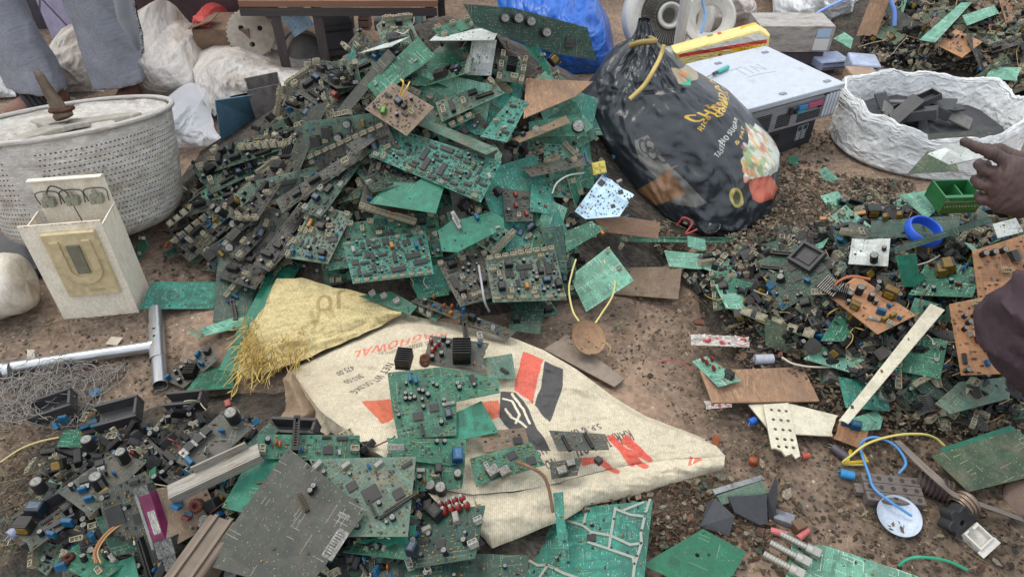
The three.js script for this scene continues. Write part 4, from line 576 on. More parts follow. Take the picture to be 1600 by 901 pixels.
// ---------- the perforated washing drum ----------
{
  const B0 = new V3(-1.1474, 0, -1.6114), RB = 0.2128, RT = 0.259, HH = 0.286;
  const o = thing('washing_machine_drum', 'dented white perforated washing machine drum standing at the left', 'drum', B0);
  o.rotation.set(-0.2354, 0, 0.0785); o.position.y = 0.0445;
  const hole = canvasOf(2048, 512, (x, w, h) => { x.fillStyle = '#fff'; x.fillRect(0, 0, w, h); reseed(3); x.fillStyle = '#000'; const cols = 150, rws = 22; for (let i = 0; i < cols; i++) for (let j = 0; j < rws; j++) { const u = i / cols; const blank = (u > 0.16 && u < 0.2) || (u > 0.49 && u < 0.535) || (u > 0.83 && u < 0.87) || j > 19 || j < 2 || (u > 0.02 && u < 0.15 && j > 14 && R() < 0.7); if (blank) continue; x.beginPath(); x.arc((i + (j % 2) * 0.5) * w / cols, (j + 0.7) * h / rws, 3.1, 0, 7); x.fill(); } });
  const col = plainTex([186, 182, 176], { n: 1024, vary: 0.14, grain: 0.14, dirtAmt: 0.42, dirtCol: [140, 130, 116], extra: (x, n) => { reseed(8); for (let i = 0; i < 240; i++) { x.fillStyle = pick([css(120, 104, 86, 0.4), css(96, 100, 116, 0.35), css(226, 222, 212, 0.6), css(168, 140, 90, 0.35)]); x.beginPath(); x.ellipse(rr(0, n), rr(0, n), rr(3, 24), rr(2, 14), rr(0, 3), 0, 7); x.fill(); } } });
  col.repeat.set(3, 1);
  const shell = gridGeo(160, 24, (s, t) => { const a = s * 6.2832 + Math.PI, y = (1 - t) * HH, k = y / HH, dent = 0.008 * fbm(Math.cos(a) * 2.2, Math.sin(a) * 2.2, k * 2, 3), r = lerp(RB, RT, k) + 0.006 * Math.sin(Math.PI * k) + dent - 0.016 * (1 - sstep(0, 0.1, k)) ** 2; return new V3(Math.sin(a) * r, y, Math.cos(a) * r); });
  const am = tex(hole, false);
  mesh('shell', shell, S({ map: col, alphaMap: am, alphaTest: 0.5, roughness: 0.55, metalness: 0.1, bumpMap: bumpTex, bumpScale: 0.002 }), o);
  const white = S({ map: col, roughness: 0.6, bumpMap: bumpTex, bumpScale: 0.002 });
  mesh('rim', new THREE.TorusGeometry(RT + 0.002, 0.007, 10, 120).rotateX(Math.PI / 2).translate(0, HH, 0), white, o);
  mesh('bottom', lathe([[0, 0.004], [RB - 0.045, 0.004], [RB - 0.02, 0.02]], 60), white, o);
  // the sunken back plate with raised rings, and the three cast arms round the shaft
  const dp = lathe([[0.0, HH - 0.045], [0.06, HH - 0.045], [0.065, HH - 0.03], [0.11, HH - 0.028], [0.12, HH - 0.05], [0.18, HH - 0.056], [0.19, HH - 0.03], [0.235, HH - 0.026], [0.249, HH - 0.004]], 100);
  { const p = dp.attributes.position; for (let i = 0; i < p.count; i++) p.setY(i, p.getY(i) + 0.006 * fbm(p.getX(i) * 14, p.getZ(i) * 14)); dp.computeVertexNormals(); }
  mesh('back_plate', dp, white, o);
  const armM = S({ map: plainTex([176, 174, 164], { dirtAmt: 0.4, vary: 0.2 }), roughness: 0.7, bumpMap: bumpTex, bumpScale: 0.004 }), hubX = -0.045, hubZ = -0.07;
  for (const a of [0.35, 2.55, 4.5]) { const L = 0.165; const s = new THREE.Shape([new V2(0, -0.04), new V2(L, -0.017), new V2(L + 0.015, 0), new V2(L, 0.017), new V2(0, 0.04)]); const g = new THREE.ExtrudeGeometry(s, { depth: 0.008, bevelEnabled: true, bevelSize: 0.006, bevelThickness: 0.004, bevelSegments: 3 }).rotateX(-Math.PI / 2); const m = mesh('spider_arm', g, armM, o); m.position.set(hubX, HH - 0.034, hubZ); m.rotation.y = a; }
  const steel = S({ map: plainTex([112, 98, 84], { dirtAmt: 0.5, dirtCol: [92, 70, 52], vary: 0.25 }), roughness: 0.5, metalness: 0.6 });
  const sh = mesh('shaft', lathe([[0, 0], [0.03, 0], [0.032, 0.012], [0.024, 0.02], [0.022, 0.055], [0.019, 0.058], [0.018, 0.09], [0.0155, 0.093], [0.0145, 0.125], [0.012, 0.128], [0.011, 0.142], [0, 0.142]], 24), steel, o); sh.position.set(hubX, HH - 0.01, hubZ); sh.rotation.set(0.16, 0, 0.12); sh.scale.set(0.8, 0.92, 0.8);
  const ring = mesh('copper_ring', new THREE.TorusGeometry(0.027, 0.006, 8, 24).rotateX(Math.PI / 2), S({ color: 0x7a5644, roughness: 0.5, metalness: 0.7, map: grimeMap }), o); ring.position.set(hubX, HH + 0.012, hubZ);
  mark(o, 'the perforated drum', 140, 270, 120);
}
// ---------- the cream switch box ----------
{
  const A = P(100, 500, 0), Bp = P(217, 488, 0), w = A.distanceTo(Bp), o = thing('switch_box', 'cream open topped electrical box with a beige switch plate, before the drum', 'electrical box', A.clone().add(Bp).multiplyScalar(0.5));
  o.rotation.y = -Math.atan2(Bp.z - A.z, Bp.x - A.x) ; o.rotation.x = -0.04;
  const cm = S({ map: plainTex([222, 214, 196], { n: 512, dirtAmt: 0.22, dirtCol: [168, 132, 92], vary: 0.06, extra: (x, n) => { reseed(14); for (let i = 0; i < 26; i++) { x.fillStyle = css(150, 96, 52, 0.6); x.fillRect(rr(0, n), pick([rr(0, 6), rr(n - 8, n)]), rr(4, 30), rr(2, 6)); } } }), roughness: 0.5 });
  const plate = S({ map: plainTex([206, 188, 148], { dirtAmt: 0.2, vary: 0.06 }), roughness: 0.45 });
  const hh = 0.268, d = 0.1, t = 0.003, bx = (W, Hh, D, x, y, z) => new THREE.BoxGeometry(W, Hh, D).translate(x, y + Hh / 2, z);
  mesh('front_panel', bx(w, hh, t, 0, 0, -t / 2), cm, o); mesh('side_panel', bx(t, hh - 0.012, d - t, w / 2 - t / 2, 0, -d / 2 - t / 2 - 0.001), cm, o); mesh('side_panel', bx(t, hh - 0.02, d - t, -w / 2 + t / 2, 0, -d / 2 - t / 2 - 0.001), cm, o);
  const tb = 0.016; mesh('back_panel', bx(w - 0.014, hh + 0.058, t, 0.006, 0.004, -d), cm, o);
  mesh('inner_tray', bx(w - 2 * t - 0.002, 0.003, d - 0.01, 0, hh - 0.075, -d / 2), S({ map: plainTex([138, 124, 116], { dirtAmt: 0.5 }), roughness: 0.9 }), o);
  mesh('top_flange', bx(w - 0.016, 0.0025, 0.014, 0.006, hh + 0.0625, -d + 0.009), cm, o);
  // beige plate with its raised U and the grey rocker
  const px = 0.012, pw = w * 0.66, ph = hh * 0.66, py = hh * 0.6; const g = cbox(pw, ph, 0.012, 0.003); const pm = mesh('switch_plate', g, plate, o); pm.position.set(px, py, 0.0002);
  const U = new THREE.Shape(); const uw = pw * 0.36, uh = ph * 0.24; U.moveTo(-uw, uh * 1.4); U.lineTo(-uw, -uh * 0.2); U.absarc(0, -uh * 0.4, uw, Math.PI, 2 * Math.PI, false); U.lineTo(uw, uh * 1.4); U.lineTo(uw * 0.62, uh * 1.4); U.lineTo(uw * 0.62, -uh * 0.4); U.absarc(0, -uh * 0.4, uw * 0.62, 0, Math.PI, true); U.lineTo(-uw * 0.62, uh * 1.4);
  const um = mesh('raised_border', new THREE.ExtrudeGeometry(U, { depth: 0.003, bevelEnabled: true, bevelSize: 0.0015, bevelThickness: 0.0015, bevelSegments: 2 }), plate, pm); um.position.set(0, 0.008, 0.0125);
  const rk = mesh('rocker', cbox(pw * 0.24, ph * 0.44, 0.004, 0.001), S({ map: plainTex([122, 118, 102], { dirtAmt: 0.2 }), roughness: 0.5 }), pm); rk.position.set(0.002, 0.018, 0.0128);
  mesh('nameplate', box(pw * 0.3, 0.006, 0.0006).translate(0.012, -ph * 0.4, 0.0122), S({ color: 0xa8987a, roughness: 0.4 }), pm);
  // terminals along the inner face of the back panel
  const tm = S({ map: plainTex([150, 150, 132], { dirtAmt: 0.4 }), roughness: 0.6 }), wire = S({ color: 0x3c4040, roughness: 0.6 });
  for (const x of [-0.052, 0.0, 0.052]) { const a = mesh('terminal', noIdx([new THREE.BoxGeometry(0.026, 0.02, 0.014), new THREE.CylinderGeometry(0.005, 0.006, 0.018, 12).translate(0, 0.014, 0.002), new THREE.CylinderGeometry(0.008, 0.008, 0.004, 6).rotateX(Math.PI / 2).translate(0.006, -0.002, 0.009), new THREE.CylinderGeometry(0.006, 0.006, 0.004, 6).rotateX(Math.PI / 2).translate(-0.008, -0.004, 0.009)]), tm, o); a.position.set(x + 0.006, hh + 0.008, -d + 0.012); const fr = mesh('terminal_frame', tube([[-0.022, -0.012, 0], [-0.022, 0.018, 0], [0.022, 0.018, 0], [0.022, -0.014, 0]].map((q) => new V3(...q)), 0.0013, 40, 5), wire, o); fr.position.set(x + 0.006, hh + 0.012, -d + 0.008); }
  mesh('wire', tube([[-0.046, hh + 0.026, -d + 0.012], [-0.026, hh + 0.05, -d + 0.016], [0, hh + 0.036, -d + 0.018], [0.006, hh + 0.014, -d + 0.018]].map((q) => new V3(...q)), 0.0018, 30, 6), wire, o);
  mesh('wire', tube([[0.006, hh, -d + 0.02], [0.012, hh - 0.06, -d + 0.03], [-0.012, hh - 0.071, -d + 0.06]].map((q) => new V3(...q)), 0.0014, 30, 6), wire, o);
  mark(o, 'the cream switch box', 140, 400, 70);
}
// ---------- desktop computers stacked ----------
{
  const top = 0.225, RF = P(1322, 129, top), LF = P(1165, 171, top), RBk = P(1225, 77, top), w = RF.distanceTo(LF), dp = RF.distanceTo(RBk), hgt = 0.112;
  const ux = RF.clone().sub(LF).normalize(), ang = -Math.atan2(ux.z, ux.x), W = Math.max(w, 0.4);
  const base = RF.clone().addScaledVector(ux, -W / 2); base.y = top - hgt;
  const o = thing('desktop_computer', 'grey slim desktop computer case lying flat with its rear ports towards the camera', 'computer', base); o.rotation.y = ang;
  const sil = S({ map: plainTex([188, 194, 202], { n: 1024, dirtAmt: 0.16, vary: 0.04, grain: 0.06, extra: (x, n) => { x.strokeStyle = css(70, 76, 84, 0.75); x.lineWidth = 3.5; const L = (l) => { x.beginPath(); l.forEach((p, i) => i ? x.lineTo(...p) : x.moveTo(...p)); x.stroke(); }; const oX = 250, oY = 190; x.lineWidth = 4; x.save(); x.scale(1.5, 1.5); L([[oX, oY], [oX + 90, oY - 10]]); L([[oX + 45, oY - 5], [oX + 40, oY + 90]]); L([[oX + 95, oY], [oX + 90, oY + 80]]); L([[oX + 130, oY + 80], [oX + 140, oY], [oX + 185, oY + 76], [oX + 192, oY - 8]]); L([[oX + 20, oY + 110], [oX + 120, oY + 104], [oX + 210, oY + 120]]); x.restore(); } }), roughness: 0.35, metalness: 0.35 });
  const dk = S({ map: plainTex([96, 100, 106], { dirtAmt: 0.25 }), roughness: 0.5, metalness: 0.4 }), blk = S({ color: 0x1b1c1e, roughness: 0.6 });
  const D = 0.36;
  const cover = new THREE.ExtrudeGeometry(new THREE.Shape([new V2(-W / 2, -D), new V2(W / 2, -D), new V2(W / 2, 0), new V2(-W / 2, 0)]), { depth: 0.012, bevelEnabled: true, bevelSize: 0.004, bevelThickness: 0.004, bevelSegments: 3, bevelOffset: -0.004 }).rotateX(-Math.PI / 2).translate(0, hgt - 0.016, -D); cover.translate(0, 0, 0);
  { const uv = cover.attributes.uv; for (let i = 0; i < uv.count; i++) uv.setXY(i, uv.getX(i) / 0.42 + 0.5, uv.getY(i) / 0.42); }
  mesh('cover', cover.translate(0, 0, -0.0), sil, o); // top lid overhangs the rear
  const shell = mesh('case_body', new THREE.BoxGeometry(W - 0.01, hgt - 0.018, D - 0.01).translate(0, (hgt - 0.018) / 2, -D / 2 - 0.003), dk, o);
  const rz = 0.0, PBx = (nm, x, y, ww, h2, m, z = 0.0045, dep = 0.006) => mesh(nm, new THREE.BoxGeometry(ww, h2, dep).translate(0, h2 / 2, 0), m, o).position.set(x, y, z - 0.005);
  PBx('rear_panel', 0, 0.003, W - 0.016, hgt - 0.026, S({ map: plainTex([150, 152, 156], { dirtAmt: 0.3 }), roughness: 0.45, metalness: 0.5 }), 0.0, 0.004);
  const grid = (nm, x, y, ww, h2, c, r) => { const l = []; for (let i = 0; i < c; i++) for (let j = 0; j < r; j++) l.push(new THREE.BoxGeometry(ww / c * 0.62, h2 / r * 0.62, 0.0015).translate(x - ww / 2 + (i + 0.5) * ww / c, y + (j + 0.5) * h2 / r, -0.0022)); mesh(nm, merge(l), blk, o); };
  grid('vent_grille', 0.08, 0.012, 0.1, 0.03, 18, 5); grid('vent_grille', -0.03, 0.012, 0.06, 0.045, 12, 7); grid('vent_grille', -0.12, 0.01, 0.07, 0.06, 13, 9);
  PBx('port_plate', 0.055, 0.048, 0.15, 0.03, S({ color: 0x6d7074, roughness: 0.4, metalness: 0.6 }), 0.0035, 0.003);
  PBx('vga_port', 0.038, 0.062, 0.036, 0.011, S({ color: 0x3474a6, roughness: 0.5 }), 0.008, 0.008); PBx('serial_port', 0.032, 0.05, 0.03, 0.009, S({ color: 0x2a7f98, roughness: 0.5 }), 0.008, 0.008);
  PBx('parallel_port', 0.09, 0.06, 0.06, 0.013, S({ color: 0xa84064, roughness: 0.5 }), 0.008, 0.008); PBx('usb_port', -0.01, 0.05, 0.012, 0.024, blk, 0.007, 0.006); PBx('network_port', 0.012, 0.05, 0.014, 0.014, blk, 0.007, 0.006); PBx('audio_port', 0.116, 0.05, 0.012, 0.007, blk, 0.007, 0.006);
  for (let i = 0; i < 4; i++) { PBx('expansion_cover', 0.142 + i * 0.0145, 0.012, 0.011, 0.076, sil, 0.0045, 0.004); }
  PBx('latch', 0.135, 0.088, 0.02, 0.005, blk, 0.005, 0.004);
  for (const [x, z] of [[W / 2 - 0.045, -0.035], [W / 2 - 0.05, -D + 0.05], [-0.03, -0.03], [-0.05, -D + 0.05]]) mesh('foot_pad', new THREE.BoxGeometry(0.024, 0.004, 0.013).translate(x, hgt + 0.0005, z), S({ color: 0x7f858c, roughness: 0.7 }), o);
  mark(o, 'the grey computer case', 1225, 130, 100);
  const o2 = thing('desktop_computer', 'black computer case with a white label, underneath the grey one', 'computer', [base.x, 0, base.z]); o2.rotation.y = ang + 0.08;
  mesh('case_body', new THREE.BoxGeometry(0.36, 0.108, 0.34).translate(0.0, 0.055, -0.2), S({ map: plainTex([44, 48, 54], { dirtAmt: 0.25 }), roughness: 0.4 }), o2);
  mesh('label', new THREE.BoxGeometry(0.06, 0.06, 0.002).translate(0.12, 0.055, -0.0292), S({ map: tex(canvasOf(128, 128, (x) => { x.fillStyle = css(46, 52, 58); x.fillRect(0, 0, 128, 128); x.strokeStyle = css(190, 196, 198); x.lineWidth = 4; x.strokeRect(10, 8, 50, 40); x.strokeRect(66, 8, 50, 40); for (let i = 0; i < 8; i++) x.strokeRect(12 + (i % 2) * 54, 58 + Math.floor(i / 2) * 16, 40, 5); })), roughness: 0.5 }), o2);
  mesh('drive_bay', new THREE.BoxGeometry(0.13, 0.02, 0.004).translate(-0.06, 0.07, -0.0285), blk, o2);
  // a folding knife handle lying on the lid
  const kp = base.clone().addScaledVector(ux, -0.16); kp.y = top + 0.012; const k = thing('screwdriver', 'screwdriver with a teal handle lying on the grey computer case', 'screwdriver', P(1122, 112, top + 0.008)); k.rotation.y = 0.75;
  mesh('handle', new THREE.CapsuleGeometry(0.0075, 0.05, 6, 12).rotateZ(Math.PI / 2).translate(0.03, 0, 0), S({ color: 0x4aa8a0, roughness: 0.4 }), k); mesh('ferrule', new THREE.CylinderGeometry(0.005, 0.006, 0.02, 12).rotateZ(Math.PI / 2).translate(-0.018, 0, 0), S({ color: 0x2f3234, roughness: 0.4 }), k); mesh('blade', new THREE.CylinderGeometry(0.0022, 0.0022, 0.05, 8).rotateZ(Math.PI / 2).translate(-0.05, 0, 0), S({ color: 0x9a9c9c, roughness: 0.3, metalness: 0.8 }), k);
}
// ---------- table, wheel, post and other things at the back ----------
const rustWood = S({ map: plainTex([132, 96, 74], { dirtAmt: 0.3, vary: 0.2, dirtCol: [86, 62, 50] }), roughness: 0.8 }), legM = S({ map: plainTex([58, 50, 50], { dirtAmt: 0.3, vary: 0.2, dirtCol: [88, 68, 58] }), roughness: 0.6 });
{
  const zt = -2.62, y = PZ(480, 12, zt).y, xl = PZ(372, 6, zt).x, xr = PZ(682, 6, zt).x;
  const o = thing('work_table', 'low rusty table frame with dark angle iron legs behind the heap', 'table', [(xl + xr) / 2, 0, zt - 0.25]);
  mesh('tabletop', new THREE.BoxGeometry(xr - xl, 0.022, 0.5).translate(0, y + 0.014, 0), rustWood, o); mesh('rail', new THREE.BoxGeometry(xr - xl, 0.028, 0.008).translate(0, y - 0.014, 0.252), legM, o);
  for (const [px, dz] of [[508, 0.225], [445, 0.225]]) { const x = PZ(px, 98, zt).x - o.position.x; mesh('leg', noIdx([new THREE.BoxGeometry(0.036, y, 0.005).translate(x, y / 2, dz + 0.02), new THREE.BoxGeometry(0.005, y, 0.032).translate(x - 0.0156, y / 2, dz + 0.001)]), legM, o); }
  mesh('leg', new THREE.BoxGeometry(0.03, y, 0.03).translate((xr - xl) / 2 - 0.03, y / 2, 0.22), legM, o); mesh('leg', new THREE.BoxGeometry(0.03, y, 0.03).translate((xr - xl) / 2 - 0.03, y / 2, -0.22), legM, o);
  mark(o, null, 560, 40);
}
{ // big white slotted plastic wheel
  const c = PZ(1046, 24, -2.85), o = thing('washing_machine_pulley', 'large white plastic wheel with radial slots, leaning behind the black rice sack', 'wheel', c); o.rotation.set(-0.35, 0.1, 0.05);
  const wm = S({ map: clothMap([210, 208, 200], { dirtAmt: 0.25 }), roughness: 0.5 }), R0 = 0.185;
  const s = new THREE.Shape(); s.absarc(0, 0, 0.118, 0, 7, false); const hub = new THREE.Path(); hub.absarc(0, 0, 0.03, 0, Math.PI * 2, true); s.holes.push(hub);
  for (let i = 0; i < 30; i++) { const a = i / 30 * 6.2832, p = new THREE.Path(), q = (r, da) => [Math.cos(a + da) * r, Math.sin(a + da) * r]; p.moveTo(...q(0.06, -0.05)); p.lineTo(...q(0.06, 0.05)); p.lineTo(...q(0.105, 0.055)); p.lineTo(...q(0.105, -0.055)); s.holes.push(p); }
  mesh('slotted_disc', new THREE.ExtrudeGeometry(s, { depth: 0.008, bevelEnabled: false, curveSegments: 40 }), wm, o);
  mesh('rim', lathe([[0.118, 0.008], [0.13, 0.03], [0.15, 0.036], [R0 - 0.01, 0.03], [R0, 0.01], [R0, -0.04], [R0 - 0.008, -0.04], [R0 - 0.012, 0.006], [0.118, 0]], 72).rotateX(Math.PI / 2), wm, o);
  mesh('hub', lathe([[0.03, -0.02], [0.036, 0.02], [0.05, 0.022], [0.052, 0.008], [0.03, 0.006]], 32).rotateX(Math.PI / 2), wm, o);
  mesh('backing_plate', new THREE.CircleGeometry(0.117, 40).translate(0, 0, -0.03), S({ map: plainTex([120, 118, 112], { dirtAmt: 0.4 }), roughness: 0.8 }), o);
  const o2 = thing('white_post', 'white painted post standing in front of the slotted wheel', 'post', PZ(1062, 62, -2.66).setY(0)); mesh('shaft', new THREE.CylinderGeometry(0.02, 0.02, 1.3, 20).translate(0, 0.65, 0), S({ map: plainTex([190, 188, 186], { dirtAmt: 0.2 }), roughness: 0.5 }), o2); mesh('foot', new THREE.CylinderGeometry(0.05, 0.055, 0.012, 24).translate(0, 0.006, 0), S({ color: 0xa4a2a0, roughness: 0.6 }), o2);
  const o3 = one('washing_machine_pulley', 'second white slotted wheel part, edge on at the right of the post', 'wheel', lathe([[0.05, 0], [0.09, 0.01], [0.1, 0.03], [0.09, 0.035], [0.05, 0.012]], 40).rotateX(1.1).rotateZ(0.5), wm); o3.position.copy(PZ(1108, 30, -2.75));
  const st = one('twisted_cord', 'blue and white twisted cord hanging right of the white post', 'cord', tube([PZ(1100, -30, -2.7), PZ(1098, 0, -2.7), PZ(1102, 22, -2.69), PZ(1096, 52, -2.66)], 0.006, 40, 6), S({ color: 0x86aede, roughness: 0.6 }));
}
{ // yellow printed packet
  const z = -2.55, pts = [[1050, 72], [1180, 36], [1196, 46], [1192, 84], [1080, 104], [1060, 100]]; const w = pts.map(([x, y]) => PZ(x, y, z)), c = w.reduce((a, b) => a.add(b), new V3()).divideScalar(6);
  const s = new THREE.Shape(w.map((q) => new V2(q.x - c.x, q.y - c.y))); const g = new THREE.ExtrudeGeometry(s, { depth: 0.05, bevelEnabled: true, bevelSize: 0.012, bevelThickness: 0.015, bevelSegments: 3, bevelOffset: -0.01 });
  const uv = g.attributes.uv; for (let i = 0; i < uv.count; i++) uv.setXY(i, uv.getX(i) / 0.37 + 0.5, uv.getY(i) / 0.17 + 0.52);
  const pk = canvasOf(512, 256, (x) => { x.fillStyle = css(224, 206, 132); x.fillRect(0, 0, 512, 256); x.fillStyle = css(232, 186, 40); x.beginPath(); x.ellipse(380, 120, 90, 60, 0.4, 0, 7); x.fill(); for (let i = 0; i < 9; i++) { x.strokeStyle = css(206, 156, 30); x.lineWidth = 5; x.beginPath(); x.moveTo(330, 190); x.quadraticCurveTo(360 + i * 12, 120, 320 + i * 22, 60); x.stroke(); } x.fillStyle = css(206, 74, 60); x.save(); x.translate(235, 62); x.rotate(-0.19); x.fillRect(-330, 20, 700, 20); x.fillStyle = css(222, 218, 208); x.fillRect(-330, -100, 700, 120); x.restore(); x.fillStyle = css(190, 70, 50); x.fillRect(226, 120, 18, 60); x.fillStyle = css(120, 130, 60); x.beginPath(); x.arc(190, 158, 16, 0, 7); x.fill(); });
  dirt(pk, [196, 186, 168], 0.2, 0.2); const o = one('printed_packet', 'yellow and red printed packet lying behind the grey computer case', 'packet', g, S({ map: tex(pk), roughness: 0.45, bumpMap: crk, bumpScale: 0.004 })); o.position.copy(c);
}
{ // grey carton right of the packet
  const z = -2.72, a = PZ(1192, 44, z), b = PZ(1298, 84, z), o = thing('metal_box', 'grey dusty box with a blue patch behind the grey computer case', 'box', [(a.x + b.x) / 2, Math.max(0.02, b.y), z - 0.1]); const w = b.x - a.x, h = a.y - b.y; mesh('body', new THREE.BoxGeometry(w, h, 0.16).translate(0, h / 2, 0), S({ map: plainTex([164, 160, 156], { dirtAmt: 0.4 }), roughness: 0.7 }), o); mesh('patch', new THREE.BoxGeometry(w * 0.18, h * 0.32, 0.004).translate(w * 0.36, h * 0.74, 0.081), S({ color: 0x9db4cc, roughness: 0.7 }), o); mesh('lower_patch', new THREE.BoxGeometry(w * 0.2, h * 0.45, 0.004).translate(w * 0.36, h * 0.3, 0.081), S({ color: 0xc9c8c4, roughness: 0.7 }), o); mesh('stand', new THREE.BoxGeometry(w * 0.9, Math.max(0.02, b.y), 0.14).translate(0, -Math.max(0.02, b.y) / 2, 0), M.dkPanel, o);
}
// ---------- funnel, pail and grey hopper left of the heap ----------
{
  const o = thing('blue_hopper', 'dull blue four sided hopper lying on its side left of the heap', 'hopper', P(372, 214, 0)); const bm = S({ map: plainTex([92, 132, 154], { dirtAmt: 0.3 }), roughness: 0.5 });
  const q = [PZ(336, 157, -2.05), PZ(398, 148, -2.15), PZ(403, 186, -2.2), PZ(345, 222, -2.08)], tip = PZ(440, 205, -2.3), n = q.map((v) => v.clone().lerp(tip, 0.55));
  const quad = (a, b, c, d, th = 0.003) => { const nrm = b.clone().sub(a).cross(d.clone().sub(a)).normalize().multiplyScalar(th), pos = [a, b, c, d].flatMap((v) => v.toArray()).concat([a, b, c, d].flatMap((v) => v.clone().add(nrm).toArray())); const g = new THREE.BufferGeometry(); g.setAttribute('position', new THREE.Float32BufferAttribute(pos, 3)); g.setAttribute('uv', new THREE.Float32BufferAttribute([0, 0, 1, 0, 1, 1, 0, 1, 0, 0, 1, 0, 1, 1, 0, 1], 2)); g.setIndex([0, 1, 2, 0, 2, 3, 4, 6, 5, 4, 7, 6, 0, 4, 5, 0, 5, 1, 1, 5, 6, 1, 6, 2, 2, 6, 7, 2, 7, 3, 3, 7, 4, 3, 4, 0]); const f = g.toNonIndexed(); f.computeVertexNormals(); return f; };
  put(o, 'hopper_walls', merge([0, 1, 2, 3].map((i) => quad(q[i], q[(i + 1) % 4], n[(i + 1) % 4], n[i]))), bm); put(o, 'closed_end', quad(n[0], n[1], n[2], n[3]), bm);
  put(o, 'spout', new THREE.TubeGeometry(new THREE.LineCurve3(n[0].clone().lerp(n[2], 0.5), tip), 4, 0.02, 14), bm);
  mark(o, 'the blue hopper', 370, 185, 35);
  const c = P(436, 212, 0), o2 = thing('sheet_metal_duct', 'grey sheet metal box standing between the blue hopper and the heap', 'duct', c); const gm = S({ map: plainTex([120, 116, 114], { dirtAmt: 0.4 }), roughness: 0.55, metalness: 0.3 });
  o2.rotation.set(-0.1, 0.35, 0.1); const bx = (W, Hh, D, x, y, z) => new THREE.BoxGeometry(W, Hh, D).translate(x, y + Hh / 2, z);
  mesh('wall', bx(0.11, 0.19, 0.004, 0, 0, 0.05), gm, o2); mesh('wall', bx(0.11, 0.2, 0.004, 0, 0, -0.05), gm, o2); mesh('wall', bx(0.004, 0.19, 0.096, 0.053, 0, 0), gm, o2); mesh('wall', bx(0.004, 0.19, 0.096, -0.053, 0, 0), gm, o2); mesh('floor_plate', bx(0.1, 0.004, 0.09, 0, 0.002, 0), gm, o2);
}
// ---------- steel tee pipe ----------
{
  const st = S({ map: plainTex([190, 192, 194], { dirtAmt: 0.22, vary: 0.08, grain: 0.12 }), roughness: 0.3, metalness: 0.85 });
  const r = 0.0155, J = P(244, 540, r + 0.004), T1 = P(242, 484, r + 0.004), T2 = P(250, 602, r + 0.004), E1 = P(-60, 586, r + 0.006), m1 = P(8, 580, r + 0.006);
  const o = thing('steel_pipe', 'shiny steel tee pipe lying on the earth below the cream switch box', 'pipe', J.clone().setY(0));
  const hollow = (a, b, ro) => { const L = a.distanceTo(b), g = lathe([[ro - 0.002, 0], [ro, 0], [ro, L], [ro - 0.002, L], [ro - 0.002, 0.0]], 28), q = new THREE.Quaternion().setFromUnitVectors(new V3(0, 1, 0), b.clone().sub(a).normalize()); return g.applyQuaternion(q).translate(a.x, a.y, a.z); };
  put(o, 'cross_pipe', hollow(T1, T2, r), st); put(o, 'sleeve', hollow(J.clone().lerp(T1, 0.55), J.clone().lerp(T2, 0.38), r + 0.002), st); put(o, 'long_pipe', hollow(J, E1, r * 0.94), st);
  put(o, 'collar', hollow(m1, m1.clone().lerp(J, 0.035), r + 0.0035), st); put(o, 'saddle', hollow(J, J.clone().lerp(E1, 0.035), r + 0.001), st);
  for (const k of [0.22, 0.42]) { const p = J.clone().lerp(T1, k - 0.1); p.y += r + 0.0022; put(o, 'screw_hole', new THREE.CylinderGeometry(0.003, 0.003, 0.001, 10).translate(p.x, p.y, p.z), S({ color: 0x191919, roughness: 0.8 })); }
  mark(o, 'the steel tee pipe', 150, 555, 60);
}
